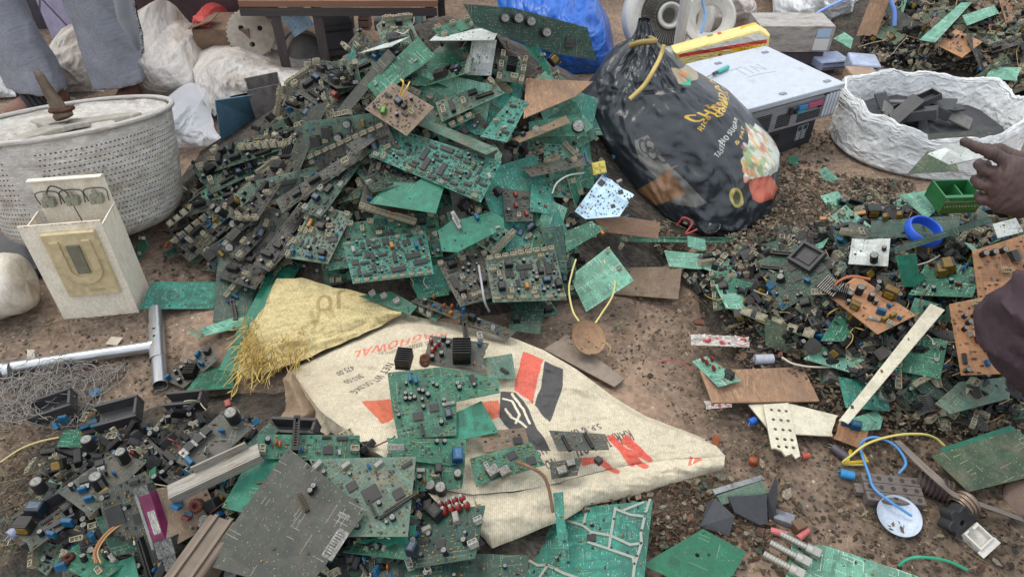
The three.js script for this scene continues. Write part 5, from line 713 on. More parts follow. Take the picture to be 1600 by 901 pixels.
// ---------- white tub at the left edge, flat dark plate under the drum, wire nest ----------
{
  const c = P(-20, 452, 0.075), o = thing('plastic_tub', 'dirty white plastic tub lying on its side at the left edge', 'tub', c); o.rotation.set(0.2, 0.25, Math.PI / 2 + 0.1);
  const g = lathe([[0.0, -0.09], [0.05, -0.09], [0.068, -0.082], [0.076, -0.06], [0.074, -0.02], [0.077, -0.016], [0.077, -0.006], [0.074, 0], [0.074, 0.12], [0.079, 0.122], [0.079, 0.13], [0.07, 0.13], [0.07, -0.05], [0, -0.08]], 48);
  mesh('tub_wall', g, S({ map: clothMap([214, 206, 192], { dirtCol: [140, 118, 98], dirtAmt: 0.34 }), roughness: 0.5 }), o);
  mesh('red_cap', new THREE.CylinderGeometry(0.016, 0.016, 0.01, 20).translate(0.0, 0.0, 0.0), S({ color: 0xa83a32, roughness: 0.5 }), o).position.set(-0.03, -0.005, 0.075);
  const fl = one('metal_tray', 'flat dark metal tray under the left side of the drum', 'tray', noIdx([new THREE.BoxGeometry(0.22, 0.012, 0.2), new THREE.BoxGeometry(0.22, 0.03, 0.006).translate(0, 0.008, 0.097), new THREE.BoxGeometry(0.006, 0.03, 0.19).translate(0.107, 0.008, 0)]), S({ map: plainTex([72, 72, 74], { dirtAmt: 0.4 }), roughness: 0.6 })); fl.position.copy(P(20, 398, 0.012)); fl.rotation.y = 0.1;
  reseed(61); const l = []; const ctr = P(62, 610, 0.03);
  for (let i = 0; i < 330; i++) { const pts = []; let a = rr(0, 6.28), x = rr(-0.13, 0.13), z = rr(-0.075, 0.075), y = rr(0, 0.05) * (1 - Math.abs(x) / 0.16); for (let k = 0; k < 6; k++) { pts.push(new V3(x, Math.max(0, y), z)); a += rr(-1.1, 1.1); const s = rr(0.01, 0.028); x = clamp(x + Math.cos(a) * s, -0.16, 0.15); z = clamp(z + Math.sin(a) * s, -0.09, 0.09); y = clamp(y + rr(-0.012, 0.012), 0, 0.055); } l.push(tube(pts, 0.00075, 14, 4)); }
  const n = one('wire_nest', 'tangled nest of fine grey wire under the steel tee pipe', 'wire', merge(l), S({ color: 0x8d8984, roughness: 0.5, metalness: 0.5 })); n.position.copy(ctr).setY(0.004); mark(n, 'the tangled wire nest', 62, 610, 60);
}
// washer pulley and odds on the brown carton at the back left
{
  const o = thing('motor_housing', 'cream motor end plate with round holes on a brown carton at the back', 'motor part', PZ(392, 52, -2.75)); o.rotation.set(-0.3, 0.35, 0); const s = new THREE.Shape(); s.absarc(0, 0, 0.085, 0, Math.PI * 2, false); for (let i = 0; i < 3; i++) { const p = new THREE.Path(); p.absarc(Math.cos(i * 2.1 + 0.5) * 0.04, Math.sin(i * 2.1 + 0.5) * 0.04, 0.013, 0, Math.PI * 2, true); s.holes.push(p); }
  const wm = S({ map: clothMap([190, 180, 166], { dirtAmt: 0.4 }), roughness: 0.7 }); mesh('plate', new THREE.ExtrudeGeometry(s, { depth: 0.02, bevelEnabled: true, bevelSize: 0.004, bevelThickness: 0.004, curveSegments: 32 }), wm, o); mesh('backing', new THREE.CylinderGeometry(0.075, 0.08, 0.06, 32).rotateX(Math.PI / 2).translate(0, 0, -0.036), S({ color: 0x55504c, roughness: 0.7 }), o); const te = []; for (let i = 0; i < 34; i++) { const a = i / 34 * 6.2832; te.push(new THREE.BoxGeometry(0.007, 0.012, 0.018).translate(0, 0.087, 0.01).rotateZ(a)); } mesh('teeth', merge(te), wm, o);
  const cb = thing('carton', 'brown open carton beneath the cream motor end plate', 'carton', PZ(338, 72, -2.72).setY(0)); const cd = S({ map: plainTex([128, 104, 86], { dirtAmt: 0.4 }), roughness: 0.9 }); const hh = PZ(338, 46, -2.72).y; mesh('body', new THREE.BoxGeometry(0.22, hh, 0.2).translate(0.03, hh / 2, -0.1), cd, cb); mesh('flap', new THREE.BoxGeometry(0.1, 0.004, 0.1).rotateZ(0.3).translate(-0.04, hh + 0.02, -0.04), cd, cb);
  crumple('plastic_bag', 'small red plastic bag crumpled on the brown carton', 'plastic bag', S({ map: clothMap([202, 84, 78]), roughness: 0.4 }), [[304, 30], [316, 10], [328, 16], [334, 30]], [[306, 46], [316, 44], [326, 46], [336, 42]], { z: -2.9, zb: -2.75, bulge: 0.05, amp: 0.05, fr: 18, ns: 50, nt: 26 });
  // under the table
  const lp = board('pale blue white circuit panel standing behind the left table leg', 'bluewhite', [[434, 18], [468, 2], [490, 38], [460, 58]], { y: 0.2, n: [0, 0.5, 0.8], fix: true, skew: true, kit: 'few' });
  const dome = thing('motor_drum', 'grey domed motor drum under the table between its legs', 'motor', PZ(478, 88, -2.85)); dome.rotation.set(-0.25, 0.9, 0); mesh('dome', lathe([[0, 0.06], [0.04, 0.055], [0.075, 0.035], [0.09, 0.0], [0.09, -0.06], [0, -0.06]], 40).rotateX(Math.PI / 2), S({ map: plainTex([108, 104, 102], { dirtAmt: 0.35 }), roughness: 0.6 }), dome); mesh('cream_ring', new THREE.TorusGeometry(0.093, 0.012, 10, 48).translate(0, 0, -0.012), wm, dome); mesh('rear_ring', new THREE.TorusGeometry(0.093, 0.008, 10, 48).translate(0, 0, -0.055), wm, dome);
  const bb = (nm, label, cat, px0, py0, px1, py1, z, dep, col, roll = 0) => { const a = PZ(px0, py0, z), b = PZ(px1, py1, z); const o1 = thing(nm, label, cat, [(a.x + b.x) / 2, b.y, z]); o1.rotation.set(0, roll, 0); const w = b.x - a.x, h = a.y - b.y; const mt = S({ map: plainTex(col, { dirtAmt: 0.35, vary: 0.15 }), roughness: 0.6 }); mesh('body', cbox(w, dep, h, 0.004).rotateX(-Math.PI / 2).translate(0, 0, 0), mt, o1); mesh('front_frame', noIdx([new THREE.BoxGeometry(w * 0.8, h * 0.06, 0.004).translate(0, h * 0.8, dep / 2 + 0.002), new THREE.BoxGeometry(w * 0.8, h * 0.06, 0.004).translate(0, h * 0.2, dep / 2 + 0.002)]), S({ color: 0x2e2c2c, roughness: 0.7 }), o1); return o1; };
  bb('television_case', 'dark boxy television case under the table right of its legs', 'television', 500, 26, 552, 72, -2.95, 0.2, [70, 68, 72], 0.3);
  bb('cardboard_box', 'grey flat box on top of the dark television case', 'box', 498, 14, 552, 26, -3.05, 0.3, [168, 162, 158], 0.2);
  bb('small_carton', 'small salmon coloured carton under the table edge', 'carton', 560, 24, 580, 42, -2.95, 0.06, [198, 160, 142]);
  bb('radio_case', 'pale green cased unit under the table, near its right end', 'case', 628, 20, 658, 40, -2.95, 0.08, [128, 168, 158], -0.3);
  bb('plastic_housing', 'white plastic housing under the middle of the table', 'housing', 585, 26, 640, 40, -3.05, 0.1, [186, 184, 182], 0.1);
  bb('plastic_housing', 'pale lilac housing below the blue tube, top of the photo', 'housing', 1272, 88, 1318, 100, -2.75, 0.1, [158, 172, 204], 0.2);
  bb('plastic_housing', 'light blue plastic piece between the grey computer and the far right heap', 'housing', 1330, 92, 1366, 111, -2.6, 0.12, [172, 186, 214], -0.2);
  bb('stone_block', 'tan block below the light blue plastic piece', 'block', 1328, 111, 1366, 125, -2.5, 0.1, [170, 144, 124]);
  one('hose', 'blue plastic tube curving across the white tarpaulin at the top', 'tube', tube([PZ(1262, 36, -2.9), PZ(1275, 22, -2.95), PZ(1298, 9, -3.0), PZ(1330, -4, -3.05), PZ(1380, -12, -3.1)], 0.0055, 40, 8), S({ color: 0x7e9ed8, roughness: 0.5 }));
  one('hose', 'short blue hose end left of the far right heap', 'tube', tube([PZ(1392, 0, -2.9), PZ(1398, 18, -2.88), PZ(1398, 40, -2.86)], 0.009, 30, 8), S({ color: 0x6a8ed0, roughness: 0.5 }));
}

// ---------- boards of the central heap, traced one by one ----------
const wireOn = (root, name, pts, r, col) => { const m = mesh(name, tube(pts, r, 36, 6), S({ color: col, roughness: 0.6 })); m.removeFromParent(); root.updateMatrixWorld(true); m.geometry.applyMatrix4(root.matrixWorld.clone().invert()); root.add(m); return m; };
const G1 = 'circuit boards';
board('big dark green board with large black capacitors at the very top of the heap', 'dark', [[724, 6], [802, 12], [918, 43], [932, 94], [868, 84], [790, 58], [742, 40]], { y: 0.5, n: [0.25, 0.35, 1], fix: true, short: 'the top board with big black capacitors', add: [['capL', 806, 28, 0, 1.2], ['capL', 826, 33, 0, 1.2], ['capL', 850, 50, 0, 1.2], ['capL', 786, 28, 0, 1.1], ['hs', 890, 66, 0, 0.7]], kit: 'few', dens: 1.5 });
board('narrow green board with cream connectors along its upper edge, near the top', 'green', [[690, 60], [675, 44], [776, 14], [787, 24]], { lift: 0.06, rows: [['conn', 1, 5], ['conn', 3, 3]], kit: 'few' });
board('pale grey dusty board lying level at the top of the heap', 'pale', [[671, 63], [690, 46], [781, 43], [772, 62]], { lift: 0.09, n: [0, 1, 0.1], kit: 'few', short: 'the pale level board' });
board('pale grey strip board hanging down below the pale level board', 'pale', [[729, 117], [737, 64], [776, 62], [767, 118]], { lift: 0.08, n: [0.1, 0.5, 1], short: 'the pale hanging strip', kit: 'few' });
board('pale grey sliver of board pointing left, below the table edge', 'pale', [[559, 83], [600, 68], [640, 57], [612, 72]], { lift: 0.06, skew: true });
board('green board, solder side up with one white part, upper left of the heap', 'solder', [[573, 133], [653, 57], [680, 88], [590, 155]], { lift: 0.09, short: 'the upper left green solder board', add: [['relayW', 650, 95, 0, 0.5], ['relayW', 588, 132, 0, 0.5]], kit: 'solder' });
board('long grey strip of board slanting beside the upper left green solder board', 'slate', [[520, 178], [606, 76], [618, 88], [532, 190]], { lift: 0.08, short: 'the long grey slanting strip' });
board('brown board with a bright green relay in the upper middle of the heap', 'brown', [[570, 170], [613, 128], [678, 167], [635, 212]], { lift: 0.12, short: 'the brown board with the bright green relay', add: [['relayG', 600, 175, 0.3, 1], ['relay', 632, 168, 0, 0.7], ['conn', 590, 158, 0, 0.7]], kit: 'junk', dens: 0.8, do: (b, root) => { wireOn(root, 'wire', [onH(625, 148, 0.15), onH(630, 130, 0.18), onH(626, 124, 0.17)], 0.0025, 0xc8a24a); wireOn(root, 'wire', [onH(628, 150, 0.15), onH(636, 136, 0.18), onH(640, 128, 0.16)], 0.002, 0xd0b060); } });
board('dusty green strip of board slanting down right of the bright green relay', 'dusty', [[650, 193], [664, 185], [779, 232], [760, 241]], { lift: 0.1, short: 'the dusty slanting strip' });
board('large teal board packed with chips in the upper middle', 'teal', [[577, 243], [607, 197], [784, 252], [751, 316]], { lift: 0.1, short: 'the large teal chip board', rows: [['conn', 3, 4]], kit: 'chips', dens: 1.5, add: [['conn', 600, 246, 0, 1], ['relayW', 765, 276, 0.5, 0.8]] });
board('dark board with a white label, under the left end of the large teal chip board', 'dark', [[582, 300], [549, 258], [575, 246], [660, 282]], { lift: 0.06, kit: 'chips', add: [['relayW', 576, 286, 1.2, 0.8]] });
board('plain green stepped board without parts in the middle of the heap', 'leaf', [[577, 317], [608, 284], [648, 286], [664, 275], [698, 277], [681, 333]], { lift: 0.11, n: [0, 1, 0.35], fix: true, short: 'the plain green stepped board', holes: [[590, 304, 0.003], [620, 296, 0.002], [640, 310, 0.002]], add: [['blob', 652, 315], ['blob', 675, 320], ['blob', 612, 300]] });
board('small dark green board with a row of chips left of the plain green stepped board', 'dark', [[516, 308], [570, 289], [560, 309], [528, 318]], { lift: 0.06, kit: 'dense', skew: true });
board('bright teal board with an orange relay and white connectors, centre of the heap', 'teal', [[551, 443], [535, 379], [665, 361], [678, 428]], { lift: 0.09, short: 'the bright teal board with the orange relay', rows: [['conn', 3, 9, { inset: 0.004, sc: 0.8 }], ['conn', 1, 4, { sc: 0.7 }]], add: [['relayO', 612, 386, 0, 1.1], ['filmB', 650, 385, 0, 1], ['relayW', 552, 391, 0, 0.8], ['dip', 582, 402, 0, 1.2], ['dip', 617, 404, 0, 1.2], ['qfp', 555, 410]], kit: 'chips', dens: 1.6 });
board('green board with brown corrosion and cream connectors behind the bright teal board', 'green', [[513, 422], [504, 353], [683, 331], [692, 400]], { lift: 0.055, short: 'the corroded green board', rows: [['conn', 1, 6, { sc: 1.1 }]], add: [['slotS', 540, 362, 0.1]], kit: 'control' });
board('green board with two white block resistors and a blue capacitor, centre right', 'leaf', [[690, 392], [684, 360], [706, 344], [768, 330], [787, 341], [788, 356], [714, 394]], { lift: 0.1, n: [0, 1, 0.5], fix: true, short: 'the green board with two white blocks', add: [['cement', 712, 342, 0.18, 1.1], ['cement', 714, 350, 0.18, 1.1], ['filmB', 745, 341, 0.2, 1.1], ['relayW', 778, 356, 1, 0.6], ['blob', 720, 360], ['blob', 735, 358]], kit: 'few' });
board('dark board crowded with small resistors, lower middle, left of a white connector row', 'grime', [[719, 479], [683, 411], [760, 393], [778, 462]], { lift: 0.07, short: 'the crowded dark board', rows: [['conn', 1, 3]], kit: 'control', dens: 1.4 });
board('green board topped by a row of cream connectors, lower middle of the heap', 'dusty', [[770, 472], [758, 403], [866, 386], [886, 468]], { lift: 0.1, short: 'the board topped by cream connectors', rows: [['conn', 1, 9, { sc: 1.05 }], ['conn', 3, 6, { sc: 0.9 }]], add: [['relayO', 823, 449, 0, 1.1], ['dip', 800, 430, 0, 1.1], ['relay', 845, 425, 0, 0.8]], kit: 'control', dens: 1.6 });
board('light teal board crossed by a yellow wire, lower right of the heap', 'aqua', [[890, 432], [951, 385], [991, 438], [916, 487]], { lift: 0.07, short: 'the light teal board with the yellow wire', add: [['conn', 968, 420, 0, 0.8], ['conn', 950, 393, 0.5, 0.7]], kit: 'solder', do: (b, root) => { wireOn(root, 'wire', [[952, 386], [945, 410], [960, 430], [958, 460], [940, 490], [930, 505]].map(([x, y]) => onH(x, y, 0.08)), 0.0022, 0xc8bc78); wireOn(root, 'wire', [[900, 405], [894, 425], [889, 452], [895, 485], [905, 502]].map(([x, y]) => onH(x, y, 0.085)), 0.0022, 0xc8bc78); } });
board('blue white board with dark chips at its right, by the black rice sack', 'bluewhite', [[915, 342], [898, 330], [942, 271], [991, 304], [968, 338]], { lift: 0.1, n: [-0.25, 1, 0.55], fix: true, short: 'the blue white board', add: [['discB', 946, 276, 0, 1], ['qfp', 970, 300, 0.6, 0.7], ['dip', 985, 312, 0.9, 0.7], ['qfp', 958, 322, 0.6, 0.6], ['relayW', 968, 284, 0.7, 0.7]], kit: 'dense', dens: 0.5 });
board('flat brown plank shaped board below the blue white board', 'hard', [[918, 329], [1032, 347], [1028, 373], [944, 362]], { lift: 0.05, skew: true, n: [0, 0.7, 0.7], fix: true, th: 0.004, short: 'the brown plank shaped board' });
board('green board dotted with solder points, just left of the brown plank shaped board', 'solder', [[885, 394], [882, 362], [925, 345], [948, 357]], { lift: 0.07, skew: true, n: [-0.1, 1, 0.5], fix: true, add: [['relayO', 941, 365, 0.3, 0.9]], kit: 'solder' });
board('narrow dark green board with white pads, right of the cream connector row', 'dark', [[862, 421], [845, 356], [880, 352], [887, 428]], { lift: 0.06, kit: 'few' });
board('small teal board with two round white marks, left of the blue white board', 'teal', [[828, 330], [830, 288], [863, 293], [860, 334]], { lift: 0.06, add: [['discR', 844, 300, 0, 0.7], ['cap', 842, 318, 0, 0.8], ['relayR', 852, 322, 0, 0.5]], kit: 'few' });
board('dark board with red striped connectors in the right middle of the heap', 'grime', [[790, 346], [784, 294], [830, 299], [833, 345]], { lift: 0.05, add: [['relayR', 805, 305, 0.1, 0.8], ['relayR', 806, 322, 0.1, 0.8], ['relayR', 822, 335, 0.1, 0.8]], kit: 'junk' });
board('large dusty brown board with a bare surface, upper right of the heap', 'hard', [[818, 185], [822, 122], [927, 127], [900, 150]], { lift: 0.1, n: [0.1, 1, 0.2], fix: true, skew: true, short: 'the bare dusty brown board' });
board('teal board standing steeply, upper right of the large teal chip board', 'teal', [[792, 222], [750, 213], [800, 150], [826, 160]], { lift: 0.1, add: [['conn', 775, 190, 0.3, 0.9], ['relayW', 788, 200, 0.3, 0.6]], kit: 'chips', dens: 0.6 });
board('green board with a round grey dial, beside the left edge of the black rice sack', 'green', [[828, 214], [826, 190], [905, 178], [918, 212]], { lift: 0.1, n: [0.1, 0.7, 0.7], fix: true, add: [['battery', 903, 198, 0, 1.5], ['conn', 850, 208, 0, 0.9], ['relayO', 835, 208, 0, 0.6]], kit: 'few' });
board('brown strip board with a white connector, under the bare dusty brown board', 'brown', [[800, 216], [884, 180], [891, 191], [812, 222]], { lift: 0.12, add: [['connW', 838, 205, 0.3, 1], ['relay', 818, 212, 0.3, 0.6]], kit: 'few' });
board('grey brown board with a line of small blue parts, left of the black rice sack', 'grime', [[830, 276], [815, 262], [918, 240], [923, 256]], { lift: 0.09, rows: [['filmB', 2, 6, { sc: 0.6 }]], kit: 'junk', dens: 0.6 });
board('green board edge with cream connectors behind the blue white board', 'solder', [[900, 324], [884, 270], [915, 246], [925, 262]], { lift: 0.05, add: [['conn', 900, 262, 0, 1], ['conn', 893, 282, 0, 1], ['conn', 905, 300, 0, 1]], kit: 'solder' });
board('dusty brown board lying flat on the earth right of the light teal board', 'brown', [[958, 459], [970, 418], [1066, 416], [1060, 467]], { lift: 0.015, n: [0, 1, 0.05], kit: 'few', dens: 0.5 });
board('dark green board below the crowded dark board', 'solder', [[655, 467], [640, 440], [690, 424], [702, 460]], { lift: 0.03, kit: 'solder' });
board('green board with a black plug, at the foot of the heap above the cement sack', 'dark', [[795, 516], [800, 472], [852, 470], [844, 522]], { lift: 0.02, add: [['relay', 808, 500, 0, 1]], kit: 'solder' });
board('long dark board with orange and blue parts at the foot of the heap', 'grime', [[642, 470], [656, 462], [806, 518], [792, 530]], { lift: 0.045, short: 'the strip with orange parts', add: [['discO', 678, 468, 0, 1.1], ['discO', 694, 482, 0, 1.2], ['discO', 706, 483, 0, 1.2], ['discB', 716, 482, 0, 1.2], ['filmB', 724, 488, 0.3, 1.1], ['discB', 688, 486, 0, 1], ['relayO', 704, 492, 0, 0.8], ['tra', 724, 505, 0.2, 0.7], ['cap', 748, 505], ['connW', 770, 515, 0.3, 0.8]], kit: 'junk' });
board('green board with white connectors just behind the fold of the yellow sack', 'green', [[560, 462], [612, 455], [652, 478], [640, 492]], { lift: 0.05, skew: true, n: [0, 1, 0.3], fix: true, add: [['connW', 582, 460, 0.3, 1], ['connW', 600, 464, 0.3, 1], ['connW', 620, 472, 0.3, 1]], kit: 'few' });
board('white topped connector block board above the cement sack', 'dusty', [[645, 482], [655, 474], [690, 492], [680, 502]], { lift: 0.03, add: [['connW', 660, 484, 0.3, 1.2], ['connW', 672, 491, 0.3, 1.2]] });
// left flank: long boards lying against the slope
board('teal board with white track lines lying on the earth right of the switch box', 'teal', [[217, 482], [236, 440], [338, 440], [333, 482]], { lift: 0.02, n: [0, 1, 0.05], short: 'the teal board on the earth', kit: 'few', dens: 0.6 });
board('dark green solder side board with a black plug strip, right of the switch box', 'dark', [[332, 503], [340, 402], [398, 398], [394, 500]], { lift: 0.03, add: [['slotS', 366, 487, 0.12, 1.3]], kit: 'solder', short: 'the dark board with the black plug strip' });
board('long smooth dark green board slanting from the heap towards the steel pipe', 'leaf', [[340, 578], [430, 404], [471, 411], [379, 582]], { lift: 0.035, short: 'the long smooth green board', add: [['blob', 440, 415], ['blob', 450, 416], ['relayW', 372, 560, 0.4, 0.5]] });
board('small pale board with a row of cream sockets, left of the yellow sack', 'aqua', [[294, 519], [384, 489], [400, 504], [310, 527]], { lift: 0.02, rows: [['conn', 3, 6, { sc: 0.9 }]], kit: 'few', n: [0, 1, 0.1] });
board('narrow board with blue and black power parts right of the pipe end', 'grime', [[258, 594], [318, 541], [344, 558], [286, 606]], { lift: 0.02, add: [['filmB', 262, 593, 0, 1], ['cap', 285, 578], ['cap', 292, 570], ['filmB', 310, 556, 0.3, 1], ['relay', 325, 551, 0.3, 0.8], ['hs', 300, 585, 0.3, 0.8]], kit: 'power', n: [0, 1, 0.1] });
board('green broken board lying below the long smooth green board', 'green', [[289, 611], [318, 574], [366, 571], [364, 606]], { lift: 0.015, n: [0, 1, 0.05], kit: 'solder' });
const flank = (label, mat, poly, o = {}) => board(label, mat === 'grime' ? 'soot' : mat, poly, { lift: 0.06, kit: 'sooty', dens: 1.1, ...o });
flank('steep grey board nearest the grey duct, left flank of the heap', 'slate', [[440, 330], [425, 320], [480, 168], [512, 158]], { skew: true, n: [-0.6, 0.6, 0.4], fix: true, kit: 'few' });
flank('dark board with cream connectors down its side, high on the left flank', 'grime', [[500, 236], [455, 212], [500, 140], [536, 190]], { rows: [['conn', 2, 5, { sc: 1.1 }]], skew: true });
flank('long thin dark strip lying along the left flank, pointing at the table', 'slate', [[440, 332], [430, 312], [600, 204], [610, 216]], { lift: 0.09, short: 'the long dark flank strip' });
flank('long dusty board full of small parts in the middle of the left flank', 'grime', [[395, 412], [480, 300], [520, 318], [420, 424]], { rows: [['conn', 2, 4]] });
flank('dark board with white connectors below the grey duct, left flank', 'grime', [[345, 388], [455, 272], [486, 292], [374, 408]], { rows: [['connW', 0, 5]], lift: 0.05 });
flank('grimy board with two rows of cream connectors, outer left flank', 'grime', [[372, 345], [400, 345], [500, 196], [468, 182]], { rows: [['conn', 0, 3], ['conn', 2, 5]], lift: 0.06, skew: true });
flank('board with black parts at the left foot of the heap, right of the drum', 'dark', [[300, 264], [394, 236], [416, 262], [330, 302]], { add: [['hs', 330, 270, 0.3, 0.8], ['slotS', 355, 283, 0.2, 0.9]], lift: 0.04 });
flank('small pale green board with a clear coating beside the drum', 'aqua', [[311, 301], [331, 283], [364, 316], [349, 338]], { lift: 0.04, kit: 'few', add: [['cap', 318, 303, 0, 0.8], ['qfp', 335, 305, 0.5, 0.8]] });
flank('thin strip board with cream parts on the earth beside the drum', 'grime', [[264, 363], [330, 335], [338, 347], [272, 371]], { lift: 0.02, rows: [['conn', 1, 3]] });
flank('small green edged board with orange and red parts on the earth', 'dark', [[252, 395], [312, 367], [320, 378], [262, 402]], { lift: 0.02, kit: 'few', add: [['discO', 260, 388, 0, 1], ['discO', 262, 384, 0, 1], ['relayR', 292, 373, 0.3, 0.7], ['discO', 308, 369, 0, 0.8], ['relay', 280, 385, 0.3, 0.7]] });
flank('small upright green board with a white plug beside the switch box', 'green', [[214, 412], [206, 400], [222, 362], [231, 384]], { lift: 0.02, kit: 'few', n: [-0.4, 0.6, 0.6], fix: true, skew: true, add: [['connW', 224, 372, 0.4, 0.9], ['conn', 219, 396, 0, 0.7]] });
flank('board corner with a yellow capacitor and cream connectors, left of the corroded board', 'dusty', [[445, 402], [490, 318], [550, 334], [512, 412]], { rows: [['conn', 0, 5], ['conn', 1, 3]], add: [['film', 487, 350, 0, 1.1], ['filmB', 506, 326, 0.6, 1], ['relayO', 486, 353, 0, 1.2], ['filmB', 459, 392, 0.6, 1]], kit: 'control', lift: 0.09, short: 'the board with the yellow capacitor' });
flank('dark wedge of board above the dark board with the black plug strip', 'grime', [[338, 432], [372, 394], [430, 402], [398, 452]], { lift: 0.05, skew: true });
flank('green grey board with white clips running up the middle of the flank', 'dark', [[470, 330], [548, 232], [572, 244], [500, 342]], { rows: [['connW', 0, 4], ['connW', 2, 3]], lift: 0.08 });
flank('dark board edge on, under the brown board with the bright green relay', 'soot', [[540, 226], [600, 188], [612, 200], [556, 240]], { lift: 0.1, kit: 'few' });
flank('dusty board with cream connectors right of the pale hanging strip', 'dusty', [[690, 190], [680, 160], [770, 125], [790, 145]], { rows: [['conn', 2, 6, { sc: 1.1 }]], lift: 0.07, skew: true });
flank('green board with white connectors in a slanting row, upper middle', 'green', [[640, 142], [650, 125], [740, 90], [735, 112]], { rows: [['connW', 2, 4], ['conn', 0, 3]], lift: 0.06, skew: true });
flank('small bright green board standing up at the right of the top', 'leaf', [[858, 118], [818, 70], [838, 66], [862, 112]], { n: [-0.6, 0.4, 0.7], fix: true, skew: true, lift: 0.12, kit: 'few', add: [['blob', 835, 88], ['conn', 850, 85, 0.5, 0.8]] });
flank('cream edged board with big pale connectors at the right of the top', 'dusty', [[775, 125], [782, 85], [825, 95], [818, 130]], { rows: [['conn', 0, 3, { sc: 1.4 }], ['conn', 2, 3, { sc: 1.3 }]], lift: 0.08 });
flank('dusty dark board with black heat sinks behind the long grey slanting strip', 'dark', [[505, 160], [500, 132], [600, 92], [588, 120]], { skew: true, rows: [['conn', 0, 4]], add: [['relayR', 525, 150, 0.3, 1.2]], lift: 0.05 });
flank('green board with blue parts near the table edge', 'dark', [[548, 118], [540, 104], [640, 70], [644, 84]], { lift: 0.05, add: [['filmB', 586, 92, 0.2, 1], ['filmB', 596, 88, 0.2, 0.9]] });

// ---------- the front left heap ----------
board('big brown grey motherboard lying back side up in the foreground', 'slate', [[318, 882], [450, 699], [573, 798], [474, 926]], { lift: 0.075, n: [0.05, 1, 0.35], short: 'the big brown grey motherboard', add: [['hdr', 474, 786, 0.65, 1.6], ['capS', 486, 770, 0, 1.4], ['capS', 491, 762, 0, 1.4], ['sticker', 537, 806, 1, 0.9], ['sticker', 524, 850, 0, 2.2]], kit: 'few', dens: 0.4 });
board('bright green board with a cream patch behind the big brown grey motherboard', 'leaf', [[346, 792], [405, 690], [450, 694], [384, 802]], { lift: 0.05, kit: 'few', do: (b, root, toL) => { } });
board('dusty light green adapter card crowded with chips, right of the big motherboard', 'dusty', [[541, 838], [482, 717], [650, 713], [637, 838]], { lift: 0.06, skew: true, n: [0, 1, 0.25], fix: true, short: 'the light green adapter card', add: [['slot', 622, 790, 1, 0.62], ['slot', 610, 800, 1, 0.5], ['gslot', 636, 780, 1, 0.5], ['qfpL', 580, 772, 0, 0.9], ['slotS', 582, 795, 0, 0.7], ['discB', 577, 731, 0, 1], ['qfp', 550, 760, 0, 1], ['relayW', 497, 728, 1.2, 0.9], ['relayW', 541, 728, 1.1, 0.8], ['relayW', 592, 726, 1.1, 0.8]], kit: 'mother', dens: 0.9 });
board('bright green snapped off board edge below the light green adapter card', 'leaf', [[557, 846], [594, 838], [640, 836], [634, 800], [652, 808], [648, 838], [632, 863]], { lift: 0.035, n: [0, 1, 0.1], fix: true });
board('green board with a wide black cooler and an orange disc left of the cement sack', 'green', [[398, 716], [402, 678], [562, 680], [562, 722]], { lift: 0.045, n: [0, 1, 0.15], add: [['discO', 437, 697, 0, 1.2], ['discO', 431, 694, 0, 1], ['slotS', 462, 681, 0, 1.4], ['cap', 418, 690], ['hdr', 510, 684, 1, 1], ['relayW', 530, 708, 0.1, 0.5], ['qfp', 512, 704]], kit: 'junk' });
board('green board with a barcode label and a blue relay under the board on the sack', 'green', [[603, 715], [604, 684], [728, 686], [726, 730]], { lift: 0.06, n: [0, 1, 0.2], add: [['sticker', 618, 698, 1, 1.3], ['relayB', 714, 714, 0, 1.2], ['cap', 682, 692], ['cap', 694, 692], ['relay', 684, 734, 0, 0.8]], kit: 'dense', dens: 0.4 });
board('green board strip with fuses below the blue relay board', 'green', [[648, 768], [650, 716], [726, 724], [722, 762]], { lift: 0.05, n: [0, 1, 0.2], add: [['relayW', 658, 736, 1, 0.7], ['discO', 664, 752], ['capL', 716, 744, 0, 0.7], ['capL', 690, 768, 0, 0.9]], kit: 'junk' });
board('dark motherboard with white headers and red capacitors in front of the sack lip', 'dark', [[640, 888], [652, 800], [758, 789], [742, 872]], { lift: 0.05, short: 'the board with the red capacitors', add: [['red', 692, 794], ['red', 703, 791], ['red', 714, 787], ['red', 725, 784], ['red', 697, 803], ['red', 708, 800], ['red', 719, 797], ['red', 732, 794], ['relayW', 714, 811, 0.15, 1], ['relay', 672, 795, 0.1, 1], ['relay', 684, 806, 0.5, 1.3], ['connW', 749, 815, 1.2, 1], ['connW', 741, 852, 1.2, 1.1], ['capL', 680, 770, 0, 1], ['cap', 727, 848], ['relayW', 668, 828, 1.2, 0.8]], kit: 'mother', dens: 0.5 });
board('long green board at the very bottom, left of the large teal panel', 'dark', [[516, 920], [520, 872], [640, 860], [826, 868], [822, 925]], { lift: 0.03, n: [0, 1, 0.1], fix: true, add: [['discO', 606, 888, 0, 1], ['connW', 640, 884, 0.2, 1.2], ['connW', 668, 890, 0.2, 1.1], ['qfpL', 528, 888, 0, 1], ['slotS', 580, 880, 0.1, 0.8]], kit: 'dense', dens: 0.3, short: 'the bottom green board' });
board('green board strip with two white pads under the light green adapter card', 'green', [[535, 862], [548, 840], [640, 850], [636, 874]], { lift: 0.035, n: [0, 1, 0.1], add: [['relayW', 574, 857, 0.1, 0.5], ['relayW', 600, 858, 0.1, 0.5], ['relay', 645, 862, 0, 1]], skew: true });
